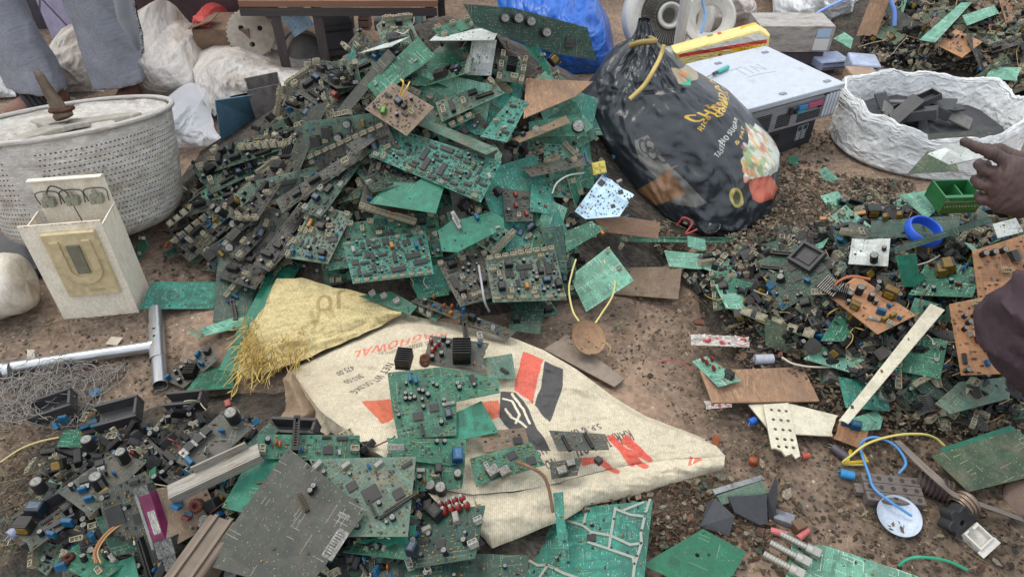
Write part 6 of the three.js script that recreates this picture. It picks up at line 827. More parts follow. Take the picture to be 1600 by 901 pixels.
board('grimy motherboard with a magenta parallel port, bottom left', 'grime', [[196, 925], [150, 772], [226, 736], [300, 905]], { lift: 0.05, short: 'the board with the magenta port', add: [['jack', 232, 766, 2, 1.4], ['jack', 270, 850, 2, 1.7], ['jack', 276, 874, 2, 1.3], ['pink', 248, 806, 2, 1.45], ['relayB', 256, 834, 0, 0.5], ['tor', 307, 790], ['filmB', 278, 790, 0.6, 1], ['film', 293, 808, 0.6, 1]], kit: 'mother', dens: 0.8 });
board('dusty green board with a coil and blue parts right of the magenta port', 'brown', [[258, 860], [236, 764], [318, 752], [345, 812]], { lift: 0.045, add: [['tor', 308, 790, 0, 1], ['filmB', 278, 788, 0.7, 0.9], ['filmB', 293, 808, 0.7, 0.9], ['cap', 312, 825]], kit: 'few', skew: true });
board('dark board with metal tab transistors and big capacitors, upper part of the front left heap', 'grime', [[140, 806], [88, 768], [186, 700], [226, 724]], { lift: 0.05, short: 'the board with metal tab transistors', add: [['tab', 158, 732, 0.6, 1.3], ['tab', 147, 747, 0.6, 1.3], ['tab', 134, 759, 0.6, 1.3], ['capL', 142, 700, 0, 1], ['capL', 65, 766, 0, 1], ['capL', 195, 720, 1.2, 0.9], ['discR', 208, 712], ['filmB', 140, 782, 0.6, 0.9], ['filmB', 130, 768, 0.6, 0.9]], kit: 'power', dens: 0.7 });
board('dark board with three white topped transistors and a blue capacitor, front left heap', 'grime', [[276, 722], [284, 700], [350, 640], [398, 664], [318, 738]], { lift: 0.06, n: [0, 1, 0.2], fix: true, short: 'the board with three white topped transistors', add: [['tab', 320, 681, 0.6, 1.5], ['tab', 308, 693, 0.6, 1.5], ['tab', 294, 706, 0.6, 1.5], ['filmB', 299, 724, 0.6, 1.2], ['capL', 367, 656, 0.5, 1.1], ['relayR', 358, 634, 0.3, 1]], kit: 'power', dens: 0.7 });
board('dark board holding a black plastic frame and blue relays, far left of the front heap', 'grime', [[46, 862], [28, 838], [112, 780], [132, 800]], { lift: 0.04, add: [['filmB', 108, 820, 0.4, 1.2], ['filmB', 82, 838, 0.3, 1], ['relay', 60, 800, 0.4, 1.4], ['tra', 42, 826, 0.4, 1]], kit: 'junk' });
board('small green board with wire coils and connectors at the bottom left', 'green', [[152, 912], [76, 876], [128, 838], [196, 880]], { lift: 0.035, add: [['tor', 107, 874, 0, 0.9], ['tor', 98, 884, 0, 0.9], ['filmB', 96, 890, 0.6, 1], ['hdr', 138, 852, 0.6, 1.4], ['cap', 132, 876]], kit: 'few' });
board('green board solder side up at the upper left of the front heap', 'solder', [[88, 697], [100, 671], [146, 671], [150, 697]], { lift: 0.02, n: [0, 1, 0.05], kit: 'solder' });
board('green board with a wire bundle left of the magenta port', 'dark', [[176, 868], [148, 808], [192, 798], [230, 858]], { lift: 0.045, add: [['relay', 215, 808, 0.3, 1.1], ['cap', 200, 820, 0, 1.2], ['hdr', 176, 799, 0.7, 1.2]], kit: 'few', do: (b, root) => { [0x9a6a3a, 0x8a5a40, 0x5a3a34, 0xb08a4a].forEach((c, i) => wireOn(root, 'wire', [[200, 812 + i], [178 + i * 2, 822], [158 + i * 2, 840], [146 + i * 2, 862], [148 + i * 3, 880]].map(([x, y]) => onH(x, y, 0.06)), 0.0013, c)); } });
board('green board at the bottom edge under the wire coils', 'leaf', [[150, 925], [148, 890], [208, 868], [220, 920]], { lift: 0.04, add: [['relayW', 178, 872, 0.3, 0.8], ['conn', 158, 892, 0.3, 1]], skew: true });
board('dark narrow green board with black slots right of the three white topped transistors', 'dark', [[330, 740], [420, 660], [436, 672], [350, 752]], { lift: 0.04, add: [['slotS', 378, 705, 0.45, 1]], kit: 'few' });

// boards resting on the cement sack
board('green board set with silver topped capacitors lying on the cement sack', 'green', [[613, 642], [605, 582], [690, 573], [779, 592], [781, 613], [713, 627], [713, 680], [622, 686]], { lift: 0.085, n: [0.02, 1, 0.2], fix: true, short: 'the board on the cement sack', holes: [[773, 606, 0.002]], add: [['filmB', 641, 594, 0, 0.9], ['filmB', 650, 597, 0, 0.9], ['cap', 635, 601, 0, 0.8], ['cap', 634, 617, 0, 0.8], ['cap', 643, 618, 0, 0.8], ['cap', 648, 623, 0, 0.8], ['cap', 655, 612, 0, 0.9], ['cap', 661, 613, 0, 0.8], ['cap', 669, 619, 0, 0.9], ['cap', 660, 626, 0, 0.8], ['cap', 634, 625, 0, 0.8], ['cap', 641, 625, 0, 0.8], ['cap', 715, 602, 0, 0.9], ['cap', 718, 608, 0, 0.9], ['cap', 741, 603, 0, 0.7], ['cap', 694, 628, 0, 1], ['cap', 662, 638, 0, 0.9], ['cap', 690, 662, 0, 0.9], ['dip', 739, 595, 0.1, 1.2], ['qfp', 653, 651, 0, 1.1], ['relay', 701, 649, 0, 0.8], ['cement', 701, 632, 1, 0.7], ['slotS', 660, 672, 0, 0.5], ['cap', 677, 601, 0, 0.7], ['cap', 683, 604, 0, 0.7], ['tor', 664, 561, 0, 0.9], ['discO', 742, 570, 0, 0.9]], kit: 'dense', dens: 0.5 });
board('dark board with red capacitors and a black cooler, top of the cement sack', 'grime', [[660, 568], [672, 524], [764, 536], [752, 580]], { lift: 0.08, short: 'the board with the black cooler', add: [['hs', 722, 556, 0.1, 1.2], ['hs', 632, 567, 0, 1], ['red', 674, 537, 0, 0.8], ['red', 680, 546, 0, 0.8], ['red', 676, 552, 0, 0.8], ['red', 686, 540, 0, 0.7], ['slotS', 728, 526, 0.15, 1.4], ['cap', 700, 540], ['cap', 690, 556], ['connW', 750, 530, 0.2, 1.2]], kit: 'power', dens: 0.6 });
board('grey green board behind the right end of the board on the cement sack', 'dusty', [[762, 590], [752, 560], [800, 552], [806, 592]], { lift: 0.055, kit: 'few', add: [['dip', 788, 580, 0.4, 1]] });
board('plain teal board corner sticking out below the board on the cement sack', 'leaf', [[694, 692], [690, 655], [752, 626], [779, 675]], { lift: 0.065, n: [0.02, 1, 0.15], fix: true, skew: true });
board('tan module with etched tracks on the sack, right of the plain teal corner', 'brown', [[756, 706], [750, 674], [820, 668], [829, 700]], { lift: 0.065, kit: 'dense', dens: 0.4, n: [0, 1, 0.1] });
board('small dark green module on the sack above the red letters', 'grime', [[872, 704], [858, 672], [946, 678], [952, 702]], { lift: 0.068, add: [['slotS', 885, 694, 0.05, 0.7], ['slotS', 920, 690, 0.05, 0.7]], kit: 'dense', dens: 0.6, skew: true, n: [0, 1, 0.1], fix: true });
board('small green module with silver shields on the sack near its lip', 'green', [[744, 760], [734, 716], [830, 690], [852, 726]], { lift: 0.062, add: [['jack', 770, 740, 0.2, 1.1], ['jack', 788, 740, 0.2, 1], ['qfp', 800, 712, 0.2, 1], ['connW', 760, 730, 0.2, 0.8]], kit: 'dense', skew: true, n: [0, 1, 0.1], fix: true });
board('small grey violet module with silver plates at the sack lip', 'slate', [[862, 748], [858, 722], [910, 714], [902, 742]], { lift: 0.06, add: [['jack', 878, 738, 0.1, 0.9], ['jack', 892, 726, 0.1, 0.8], ['relay', 935, 722, 0.4, 0.7]], kit: 'dense', dens: 0.5, n: [0, 1, 0.1], skew: true });
board('thin teal strip board leaning on the sack lip', 'teal', [[873, 858], [864, 770], [880, 768], [889, 857]], { lift: 0.05, kit: 'few', dens: 2 });
board('large teal panel with pale metal shielding tracks at the bottom edge', 'teal', [[812, 930], [822, 800], [1020, 782], [1004, 925]], { lift: 0.012, n: [0, 1, 0.02], short: 'the large teal panel', kit: 'dense', dens: 0.16, do: (b, root, toL) => {
  const al = S({ map: plainTex([150, 158, 150], { dirtAmt: 0.35 }), roughness: 0.55, metalness: 0.2 }), l = []; const runs = [[[880, 812], [912, 822], [924, 832], [955, 838], [985, 852], [1003, 850]], [[924, 832], [920, 848], [950, 858], [990, 872], [992, 885]], [[955, 838], [962, 795]], [[955, 838], [952, 858]], [[962, 796], [985, 805], [1008, 808]], [[1008, 808], [1002, 835], [1003, 850], [996, 872], [992, 886], [988, 920]], [[912, 822], [918, 795]], [[1010, 800], [1016, 782]], [[816, 870], [840, 884], [856, 884], [880, 896], [905, 905]], [[856, 884], [842, 905]], [[975, 798], [1005, 786]]];
  for (const r of runs) { l.length = 0; for (let i = 0; i < r.length - 1; i++) { const a = toL(...r[i]), c = toL(...r[i + 1]), L = Math.hypot(c[0] - a[0], c[1] - a[1]); l.push(new THREE.BoxGeometry(L + 0.004, 0.0048, 0.0026 + 0.0002 * (l.length + runs.indexOf(r) % 3)).rotateZ(Math.atan2(c[1] - a[1], c[0] - a[0])).translate((a[0] + c[0]) / 2, (a[1] + c[1]) / 2, 0.0014)); } mesh('shielding_track', merge(l), al, root); }
  const bl = S({ color: 0x232423, roughness: 0.7 }); for (const [x, y] of [[924, 846], [956, 857], [1002, 850], [996, 870], [992, 882], [1003, 830], [960, 812], [855, 883], [914, 820]]) { const q = toL(x, y); mesh('screw_hole', new THREE.CylinderGeometry(0.0022, 0.0022, 0.0006, 10).rotateX(Math.PI / 2).translate(q[0], q[1], 0.0034), bl, root); } } });
board('green board with a pale sheen and one drilled hole, bottom middle right', 'gloss', [[1098, 925], [1003, 882], [1098, 826], [1166, 862], [1146, 898]], { lift: 0.03, n: [0.05, 1, 0.1], fix: true, short: 'the drilled green board', holes: [[1090, 867, 0.004], [1160, 875, 0.0016], [1102, 832, 0.0016]], kit: 'few', dens: 0.5 });

// ---------- scrap on the right ----------
board('pale green board with a square black hole, lying right of the brown plank', 'aqua', [[1046, 416], [1038, 391], [1114, 398], [1134, 424]], { lift: 0.02, n: [0, 1, 0.05], fix: true, skew: true, kit: 'solder', add: [['qfp', 1098, 405, 0.1, 0.7]], short: 'the pale green board with the black square' });
board('pale green solder board lying above the right debris', 'aqua', [[1135, 481], [1115, 440], [1190, 453], [1208, 488]], { lift: 0.025, n: [0, 1, 0.05], fix: true, kit: 'solder', add: [['capS', 1150, 452]] });
board('long thin green strip board lying across the earth below the black rice sack', 'solder', [[938, 377], [938, 370], [1222, 372], [1222, 380]], { lift: 0.03, n: [0, 0.9, 0.4], fix: true, skew: true, short: 'the long green strip' });
board('small teal flap of board hanging from the long green strip', 'aqua', [[1075, 385], [1074, 368], [1102, 374], [1104, 390], [1098, 392]], { lift: 0.035, n: [0, 0.7, 0.6], fix: true });
board('little board with red capacitors on the edge of the brown hardboard', 'aqua', [[1123, 604], [1082, 564], [1104, 556], [1160, 595]], { lift: 0.03, n: [0, 1, 0.1], add: [['discR', 1098, 566, 0, 1.1], ['discR', 1104, 571, 0, 1.2], ['discR', 1112, 565, 0, 1.1], ['discR', 1115, 580, 0, 1.2], ['qfp', 1138, 580, 0.4, 0.8], ['tra', 1140, 590, 0.3, 0.7]], kit: 'few' });
board('bare brown hardboard panel lying on the earth', 'hard', [[1113, 629], [1094, 579], [1255, 573], [1281, 626]], { lift: 0.03, n: [0, 1, 0.04], fix: true, name: 'hardboard', cat: 'panel', th: 0.004, short: 'the brown hardboard' });
board('white plastic strip panel below the brown hardboard', 'cream', [[1206, 676], [1170, 632], [1226, 628], [1310, 649], [1302, 681]], { lift: 0.024, n: [0, 1, 0.02], fix: true, name: 'white_strip', cat: 'strip', th: 0.003 });
board('cream perforated strip with torn end below the hardboard', 'cream', [[1206, 700], [1193, 632], [1232, 629], [1251, 712], [1244, 716], [1238, 708], [1228, 712], [1222, 704]], { lift: 0.03, n: [0, 1, 0.05], fix: true, name: 'perforated_strip', cat: 'strip', th: 0.004, short: 'the cream perforated strip', holes: [640, 655, 670, 685, 697].flatMap((y) => [[1206 + (y - 640) * 0.2, y, 0.0036], [1218 + (y - 640) * 0.2, y + 1, 0.0036], [1229 + (y - 640) * 0.2, y + 2, 0.0036]]) });
board('long pale grey metal strip slanting across the right debris', 'cream', [[1311, 657], [1455, 474], [1477, 484], [1326, 662]], { y: 0.125, n: [-0.12, 1, 0.2], fix: true, skew: true, name: 'metal_strip', cat: 'strip', th: 0.0025, short: 'the long slanting pale strip', add: [['smd', 1420, 530, 0.4, 1.4], ['smd', 1378, 580, 0.4, 1.4], ['smd', 1332, 636, 0.4, 1.4]] });
board('tan board with a blue terminal block at the lower end of the slanting strip', 'tan', [[1350, 702], [1302, 684], [1312, 654], [1358, 672]], { lift: 0.02, n: [0, 1, 0.05], add: [['relayB', 1322, 662, 0.1, 1], ['relayB', 1336, 668, 0.1, 1]], kit: 'few' });
board('teal board half under the slanting pale strip', 'teal', [[1322, 636], [1310, 588], [1380, 600], [1392, 642]], { lift: 0.02, n: [0, 1, 0.05], kit: 'few' });
board('pale torn board below the slanting pale strip', 'aqua', [[1350, 673], [1326, 655], [1372, 640], [1380, 655], [1376, 670]], { lift: 0.018, n: [0, 1, 0.05], fix: true, kit: 'solder' });
board('dark green solder board with round pads right of the slanting pale strip', 'solder', [[1372, 572], [1382, 516], [1482, 531], [1470, 592]], { lift: 0.035, short: 'the dark solder board', n: [0, 1, 0.2], kit: 'solder', add: [['battery', 1464, 563, 0, 0.5]] });
board('light teal board with scratched tracks left of the slanting pale strip', 'aqua', [[1328, 581], [1256, 560], [1286, 541], [1352, 562]], { lift: 0.025, n: [0, 1, 0.08], fix: true, skew: true, kit: 'solder' });
board('brown green board standing on edge left of the solder boards', 'olive', [[1197, 540], [1195, 496], [1256, 521], [1252, 560]], { lift: 0.02, n: [-0.15, 0.5, 0.85], fix: true, skew: true });
board('small green board with clipped corners, above the light teal scratched board', 'solder', [[1283, 532], [1306, 493], [1322, 490], [1345, 496], [1320, 533]], { lift: 0.03, n: [0, 1, 0.1], fix: true });
board('dusty green perforated board at the right edge below the crouching knee', 'dusty', [[1486, 646], [1462, 630], [1500, 596], [1582, 588], [1578, 622]], { lift: 0.04, n: [0, 1, 0.15], fix: true, kit: 'solder', short: 'the dusty perforated board' });
board('large plain green board with a brown bloom at the right edge', 'olive', [[1514, 768], [1456, 712], [1592, 670], [1650, 735]], { lift: 0.03, n: [0, 1, 0.06], fix: true, skew: true, short: 'the large plain board at the right edge' });
board('green board corner above the large plain board at the right edge', 'leaf', [[1478, 710], [1470, 700], [1580, 664], [1596, 676]], { lift: 0.02, n: [0, 1, 0.05], fix: true, skew: true });
board('tan brown board with upright grey capacitors before the crouching knee', 'tan', [[1503, 586], [1484, 475], [1546, 462], [1590, 583]], { y: 0.19, n: [0, 0.9, 0.45], fix: true, skew: true, short: 'the tan board before the knee', add: [['capS', 1506, 495, 0, 1.4], ['cap', 1512, 505, 0, 1], ['cap', 1520, 494, 0, 1], ['cap', 1506, 515, 0, 1], ['cap', 1528, 486, 0, 1], ['to220', 1514, 525, 0, 1], ['relayR', 1527, 531, 0.1, 0.9], ['filmB', 1541, 568, 0.1, 0.8], ['res', 1522, 560, 1, 1.4]], kit: 'junk', dens: 0.5 });
board('tan board with a row of grey parts under the hand', 'tan', [[1530, 472], [1520, 392], [1602, 366], [1650, 440]], { y: 0.24, n: [-0.1, 0.8, 0.6], fix: true, skew: true, add: [['capL', 1535, 398, 0, 0.6], ['capL', 1550, 396, 0, 0.6], ['capL', 1566, 392, 0, 0.6], ['hs', 1585, 400, 0.2, 0.6]], kit: 'junk', dens: 0.5 });
board('black motherboard with a square plastic socket, left of the right debris', 'dark', [[1222, 486], [1180, 410], [1258, 374], [1306, 436]], { lift: 0.045, short: 'the black motherboard', add: [['capL', 1222, 438, 0, 0.8], ['filmB', 1262, 440, 0.3, 1], ['hs', 1300, 455, 0.3, 1.1], ['slotS', 1225, 398, 0.6, 1.2], ['slotS', 1206, 420, 0.6, 1]], kit: 'mother', dens: 0.7, do: (b, root, toL) => { const q = toL(1262, 404), f = mesh('socket_frame', noIdx([box(0.062, 0.052, 0.006), box(0.062, 0.006, 0.016, 0, 0.026), box(0.062, 0.006, 0.016, 0, -0.026), box(0.006, 0.046, 0.016, 0.028), box(0.006, 0.046, 0.016, -0.028), box(0.036, 0.03, 0.009)]), S({ map: plainTex([50, 50, 52], { dirtAmt: 0.3 }), roughness: 0.6 }), root); f.position.set(q[0], q[1], 0.0002); f.rotation.z = 0.45; } });
board('cream metal plate with two holes in the right debris', 'pale', [[1326, 412], [1332, 372], [1392, 372], [1388, 416]], { lift: 0.05, n: [0, 1, 0.35], name: 'metal_plate', cat: 'plate', holes: [[1346, 392, 0.003], [1337, 397, 0.003]], kit: 'none', add: [['capL', 1366, 408, 0.5, 0.8], ['cap', 1382, 390]] });
board('tan power board with a yellow transformer, a blue capacitor and tall cans', 'tan', [[1372, 522], [1296, 462], [1340, 430], [1432, 492]], { lift: 0.05, n: [0, 1, 0.15], short: 'the tan power board', add: [['capL', 1342, 458, 0, 0.8], ['capL', 1326, 466, 0, 0.6], ['capL', 1360, 468, 0, 0.6], ['traY', 1390, 462, 0.2, 1.1], ['filmB', 1376, 490, 0.3, 1.2], ['traY', 1336, 481, 0.2, 0.7], ['cement', 1366, 500, 0.4, 0.7], ['discB', 1404, 500], ['hs', 1310, 458, 0.4, 0.9], ['connW', 1390, 508, 0.2, 1]], kit: 'power', dens: 0.5 });
board('green stepped board with white pins standing up in the right debris', 'leaf', [[1412, 448], [1400, 400], [1432, 396], [1436, 426], [1450, 434], [1430, 448]], { lift: 0.07, n: [0, 0.4, 0.9], fix: true });
board('green board with a yellow relay and pale coils, near the knee', 'solder', [[1420, 460], [1450, 404], [1536, 420], [1520, 464]], { lift: 0.06, add: [['traY', 1482, 422, 0.3, 1.2], ['traY', 1472, 428, 0.3, 1], ['disc', 1512, 418, 0, 1.2], ['discB', 1506, 424, 0, 1.2], ['capL', 1428, 440, 0, 1], ['capS', 1445, 448]], kit: 'power', dens: 0.6 });
board('dark green edge on strip board running up to the hand', 'dark', [[1402, 396], [1398, 386], [1545, 338], [1552, 346]], { lift: 0.12, n: [0, 0.8, 0.6], fix: true, skew: true, short: 'the dark strip under the hand' });
board('dark board lying under the blue ring', 'dark', [[1360, 372], [1362, 345], [1500, 336], [1500, 368]], { lift: 0.05, n: [0, 1, 0.2], add: [['traY', 1406, 339, 0, 0.6], ['traY', 1384, 342, 0, 0.6]], kit: 'few' });
board('pale mint board with small dots left of the green frame box', 'aqua', [[1448, 342], [1407, 304], [1450, 297], [1462, 330]], { lift: 0.07, n: [0, 1, 0.2], fix: true, skew: true });
board('mint green board lying on the crumbs right of the black rice sack', 'aqua', [[1303, 336], [1282, 306], [1310, 298], [1332, 328]], { lift: 0.015, n: [0, 1, 0.1], kit: 'few' });
board('dark olive board leaning below the hand held white board', 'olive', [[1418, 272], [1450, 236], [1494, 254], [1500, 268]], { y: 0.3, n: [-0.2, 0.8, 0.6], fix: true, skew: true });
board('white board held in the hand', 'pale', [[1484, 257], [1450, 240], [1500, 222], [1584, 236]], { y: 0.51, n: [0, 1, 0.25], fix: true, skew: true, short: 'the white board in the hand' });
board('grey olive board between the green frame box and the tan boards', 'olive', [[1540, 352], [1490, 326], [1516, 316], [1572, 352]], { y: 0.2, n: [0, 1, 0.3], fix: true, skew: true });
board('pale grey board with red print under the hand, right edge', 'pale', [[1560, 372], [1552, 350], [1588, 340], [1600, 362]], { y: 0.26, n: [0, 1, 0.5], fix: true, skew: true, kit: 'few' });
board('small green board at the right edge under the dusty perforated board', 'green', [[1585, 655], [1578, 640], [1620, 632], [1625, 652]], { lift: 0.02, n: [0, 1, 0.05], kit: 'few' });
board('grey board stack edge in front of the open white sack', 'slate', [[1452, 218], [1450, 209], [1548, 202], [1552, 208]], { y: 0.28, n: [0, 1, 0.4], fix: true, skew: true });
board('small green board lying on the earth by the black case', 'solder', [[1234, 258], [1232, 243], [1248, 244], [1248, 258]], { lift: 0.01, n: [0, 0.6, 0.8], fix: true });
board('green board leaning among the crumbs right of the rice sack', 'aqua', [[1292, 284], [1280, 268], [1290, 260], [1312, 280]], { lift: 0.01, n: [0, 0.7, 0.7], fix: true });
board('bottom green board with bolt ended connectors, right of the drilled board', 'aqua', [[1222, 936], [1238, 848], [1290, 852], [1436, 900], [1420, 940]], { lift: 0.02, n: [0, 1, 0.04], fix: true, short: 'the green board with bolt connectors', holes: [[1352, 876, 0.002]], kit: 'few', dens: 0.8, do: (b, root, toL) => { const st = S({ map: plainTex([176, 174, 164], { dirtAmt: 0.3 }), roughness: 0.35, metalness: 0.7 }); for (const [x, y] of [[1262, 862], [1246, 876], [1236, 894]]) { const q = toL(x, y), m = mesh('threaded_connector', noIdx([new THREE.CylinderGeometry(0.006, 0.006, 0.05, 14).rotateZ(Math.PI / 2).translate(-0.025, 0, 0), new THREE.CylinderGeometry(0.0105, 0.0105, 0.01, 6).rotateZ(Math.PI / 2), ...Array.from({ length: 9 }, (_, i) => new THREE.TorusGeometry(0.006, 0.0011, 5, 14).rotateY(Math.PI / 2).translate(-0.046 + i * 0.005, 0, 0)), new THREE.BoxGeometry(0.014, 0.016, 0.012).translate(0.012, 0, -0.002)]), st, root); m.position.set(q[0], q[1], 0.011); m.rotation.z = -Math.PI / 2 - 0.15; } } });
// far right heap
const TR = 'far right heap';
board('long mint strip board slanting at the top of the far right heap', 'aqua', [[1462, 66], [1437, 62], [1502, 4], [1520, 3]], { lift: 0.1, short: 'the long mint strip', skew: true });
board('mint board with a bent lead at the upper edge of the far right heap', 'aqua', [[1512, 40], [1504, 24], [1554, 8], [1562, 20]], { lift: 0.08, short: 'the mint board with the bent lead' });
board('tan board crowded with small parts on the far right heap', 'tan', [[1504, 90], [1464, 70], [1494, 45], [1536, 65]], { lift: 0.07, short: 'the tan board on the far heap', kit: 'junk', dens: 0.4 });
board('brown hardboard leaning at the left of the far right heap', 'hard', [[1338, 56], [1364, -10], [1392, -6], [1370, 56]], { lift: 0.1, n: [-0.3, 0.5, 0.8], fix: true, skew: true, short: 'the leaning far hardboard' });
board('mint board at the right of the far right heap by the white sack rim', 'aqua', [[1540, 122], [1550, 103], [1598, 106], [1590, 126]], { lift: 0.05, skew: true });
board('small mint board left of the far right heap', 'aqua', [[1330, 76], [1303, 60], [1320, 50], [1334, 60]], { lift: 0.08, skew: true });
// ---------- boards that only fill the heaps: every one a board of its own ----------
const WORD = { teal: 'teal', green: 'green', dark: 'dark green', dusty: 'dusty grey green', olive: 'olive', solder: 'green soldered', aqua: 'pale green', brown: 'brown', tan: 'tan', grime: 'grimy grey', soot: 'sooty black', slate: 'grey', pale: 'pale', hard: 'bare brown', leaf: 'smooth green' };
const labels = new Set();
function labelFor(mat, root, px, py, where) {
  const cnt = {}; root.children.forEach((c) => { cnt[c.name] = (cnt[c.name] ?? 0) + 1; });
  const fe = cnt.heat_sink ? 'with a heat sink' : cnt.relay > 1 ? 'with relays' : cnt.connector > 2 ? 'with cream connectors' : cnt.chip > 3 ? 'with chips' : cnt.transformer ? 'with a transformer' : cnt.capacitor > 2 ? 'with capacitors' : cnt.connector ? 'with a connector' : cnt.chip ? 'with few chips' : cnt.capacitor ? 'with a capacitor' : 'without large parts';
  const near = ITEMS.filter((i) => i.short).map((i) => [Math.hypot(i.px - px, i.py - py), i]).sort((a, b) => a[0] - b[0]);
  for (const [d, i] of near) { const dx = px - i.px, dy = py - i.py, a = Math.atan2(-dy, dx) * 180 / Math.PI, dirs = ['right of', 'above right of', 'above', 'above left of', 'left of', 'below left of', 'below', 'below right of']; const w = dirs[((Math.round(a / 45) % 8) + 8) % 8]; const k = d < 70 ? 'just ' : ''; const s = `${WORD[mat]} board ${fe}, ${k}${w} ${i.short}`; if (!labels.has(s) && s.split(' ').length <= 16) { labels.add(s); return s; } }
  return `${WORD[mat]} board ${fe} ${where}`;
}
function slope(px, py, { yaw, lift = [0, 0.04], tilt = 0.35, roll = 0 }) {
  const p = onH(px, py, rr(...lift)), n = normH(p.x, p.z, 0.1).lerp(new V3(0, 1, 0), 0.15).add(new V3(rr(-tilt, tilt), 0, rr(-tilt, tilt) + 0.1)).normalize(), a = yaw ? yaw(px, py) : rr(0, 6.283), u0 = new V3(Math.cos(a), 0, Math.sin(a)), u = u0.addScaledVector(n, -u0.dot(n)).normalize();
  if (roll) n.applyAxisAngle(u, rr(-roll, roll)); if (n.dot(EYE.clone().sub(p)) < 0) n.negate(); return [p, u, n];
}
function scrapPoly(l, w) { const hx = l / 2, hy = w / 2, poly = []; const corner = (sx, sy, nx) => { if (R() < 0.3) { const q = rr(0.006, 0.03); poly.push([sx * hx - (nx ? 0 : sx * q), sy * hy - (nx ? sy * q : 0)]); poly.push([sx * hx - (nx ? sx * q : 0), sy * hy - (nx ? 0 : sy * q)]); } else poly.push([sx * hx, sy * hy]); }; corner(-1, -1, true); corner(1, -1, false); corner(1, 1, true); corner(-1, 1, false); if (R() < 0.4) chip(poly, 0.007); return poly; }
function dress(root, mat, l, w, k, poly) {
  const g = plateGeo(poly, 0.0017, [[-1, -1], [1, 1], [1, -1]].map(([a, b]) => [a * (l / 2 - 0.011), b * (w / 2 - 0.009), 0.0018]).filter((q) => inPoly(q[0], q[1], poly) && w > 0.04)), us = rr(0.6, 1.5), off = [R() * TILE, R() * TILE], uv = g.attributes.uv; for (let i = 0; i < uv.count; i++) uv.setXY(i, uv.getX(i) * us + off[0], uv.getY(i) * us + off[1]);
  mesh('board', g, PCB[mat], root); const b = new Board(root, poly), f = l * w / 0.02;
  if (R() < 0.7 && k !== 'solder') b.row('conn', pick([0, 2]), Math.max(1, Math.round(l / 0.024)), { sc: rr(1, 1.45) });
  KITS[k](b, f * rr(0.8, 1.3)); b.finish();
}
function filler(px, py, o) {
  const { mats, kits, L = [0.1, 0.22], asp = [0.35, 0.8], group, where } = o, [p, u, n] = slope(px, py, o), mat = pick(mats), l = rr(...L), w = l * rr(...asp);
  const root = thing('circuit_board', '', 'circuit board', p, group); basis(root, p, u, n); dress(root, mat, l, w, pick(kits), scrapPoly(l, w));
  root.userData.label = labelFor(mat, root, px, py, where); return root;
}
function pointsIn(poly, n, gap) { const xs = poly.map((p) => p[0]), ys = poly.map((p) => p[1]), pts = []; let g = 0; while (pts.length < n && g++ < n * 60) { const x = rr(Math.min(...xs), Math.max(...xs)), y = rr(Math.min(...ys), Math.max(...ys)); if (!inPoly(x, y, poly)) continue; const md = gap * (g > n * 20 ? 0.5 : 1); if (pts.some((q) => Math.hypot(q[0] - x, q[1] - y) < md)) continue; pts.push([x, y]); } return pts; }
// single boards first; then the boards wedged below them, which show only slivers, as one object per kind
function fillRegion(poly, n, sd, o) { reseed(sd); for (const q of pointsIn(poly, n, o.gap ?? 18)) filler(q[0], q[1], o); reseed(sd + 50); for (const q of pointsIn(poly, o.under ?? n, 9)) { const [p, u, nn] = slope(q[0], q[1], { ...o, lift: [-0.02, 0.008] }); const m = pick(o.mats); (UNDER[m] ??= []).push([p, u, nn]); } }
const UNDER = {};
const LF = [[300, 340], [300, 275], [420, 215], [470, 140], [560, 85], [640, 60], [600, 200], [540, 290], [470, 400], [400, 440], [340, 410]];
fillRegion(LF, 40, 301, { mats: ['dusty', 'soot', 'slate', 'dark', 'grime', 'grime', 'dusty'], kits: ['sooty', 'junk', 'sooty', 'power'], yaw: (x, y) => { const w1 = P(x, y, 0.1); return Math.atan2(w1.z + 2.0, w1.x + 0.2) + rr(-0.25, 0.25); }, roll: 1.0, L: [0.16, 0.3], asp: [0.24, 0.42], lift: [0.005, 0.05], under: 60, group: 'boards of the left flank', where: 'on the left flank of the heap' });
fillRegion([[560, 100], [640, 50], [720, 30], [800, 60], [880, 110], [920, 190], [930, 280], [890, 360], [900, 430], [800, 470], [680, 440], [540, 420], [520, 320], [560, 220]], 40, 302, { mats: ['grime', 'teal', 'dusty', 'green', 'dusty', 'aqua', 'solder', 'teal'], kits: ['junk', 'control', 'solder', 'solder', 'few'], roll: 0.5, L: [0.14, 0.26], lift: [-0.005, 0.035], under: 70, group: 'boards of the heap middle', where: 'in the middle of the heap' });
fillRegion([[60, 720], [90, 660], [200, 650], [330, 630], [430, 660], [600, 700], [720, 760], [760, 880], [640, 900], [300, 920], [120, 900], [50, 840]], 26, 303, { mats: ['grime', 'dark', 'soot', 'green', 'soot', 'dusty'], kits: ['junk', 'power', 'mother', 'sooty'], L: [0.08, 0.16], lift: [-0.005, 0.02], tilt: 0.25, under: 50, group: 'boards of the front left heap', where: 'in the front left heap' });
fillRegion([[1080, 440], [1120, 400], [1230, 380], [1270, 350], [1400, 300], [1480, 290], [1600, 340], [1600, 640], [1500, 650], [1400, 610], [1290, 560]], 34, 304, { mats: ['dark', 'soot', 'green', 'olive', 'grime', 'aqua', 'soot'], kits: ['junk', 'power', 'sooty', 'few'], L: [0.06, 0.13], lift: [-0.005, 0.035], tilt: 0.4, roll: 0.5, under: 190, group: 'boards of the right debris', where: 'in the right debris' });
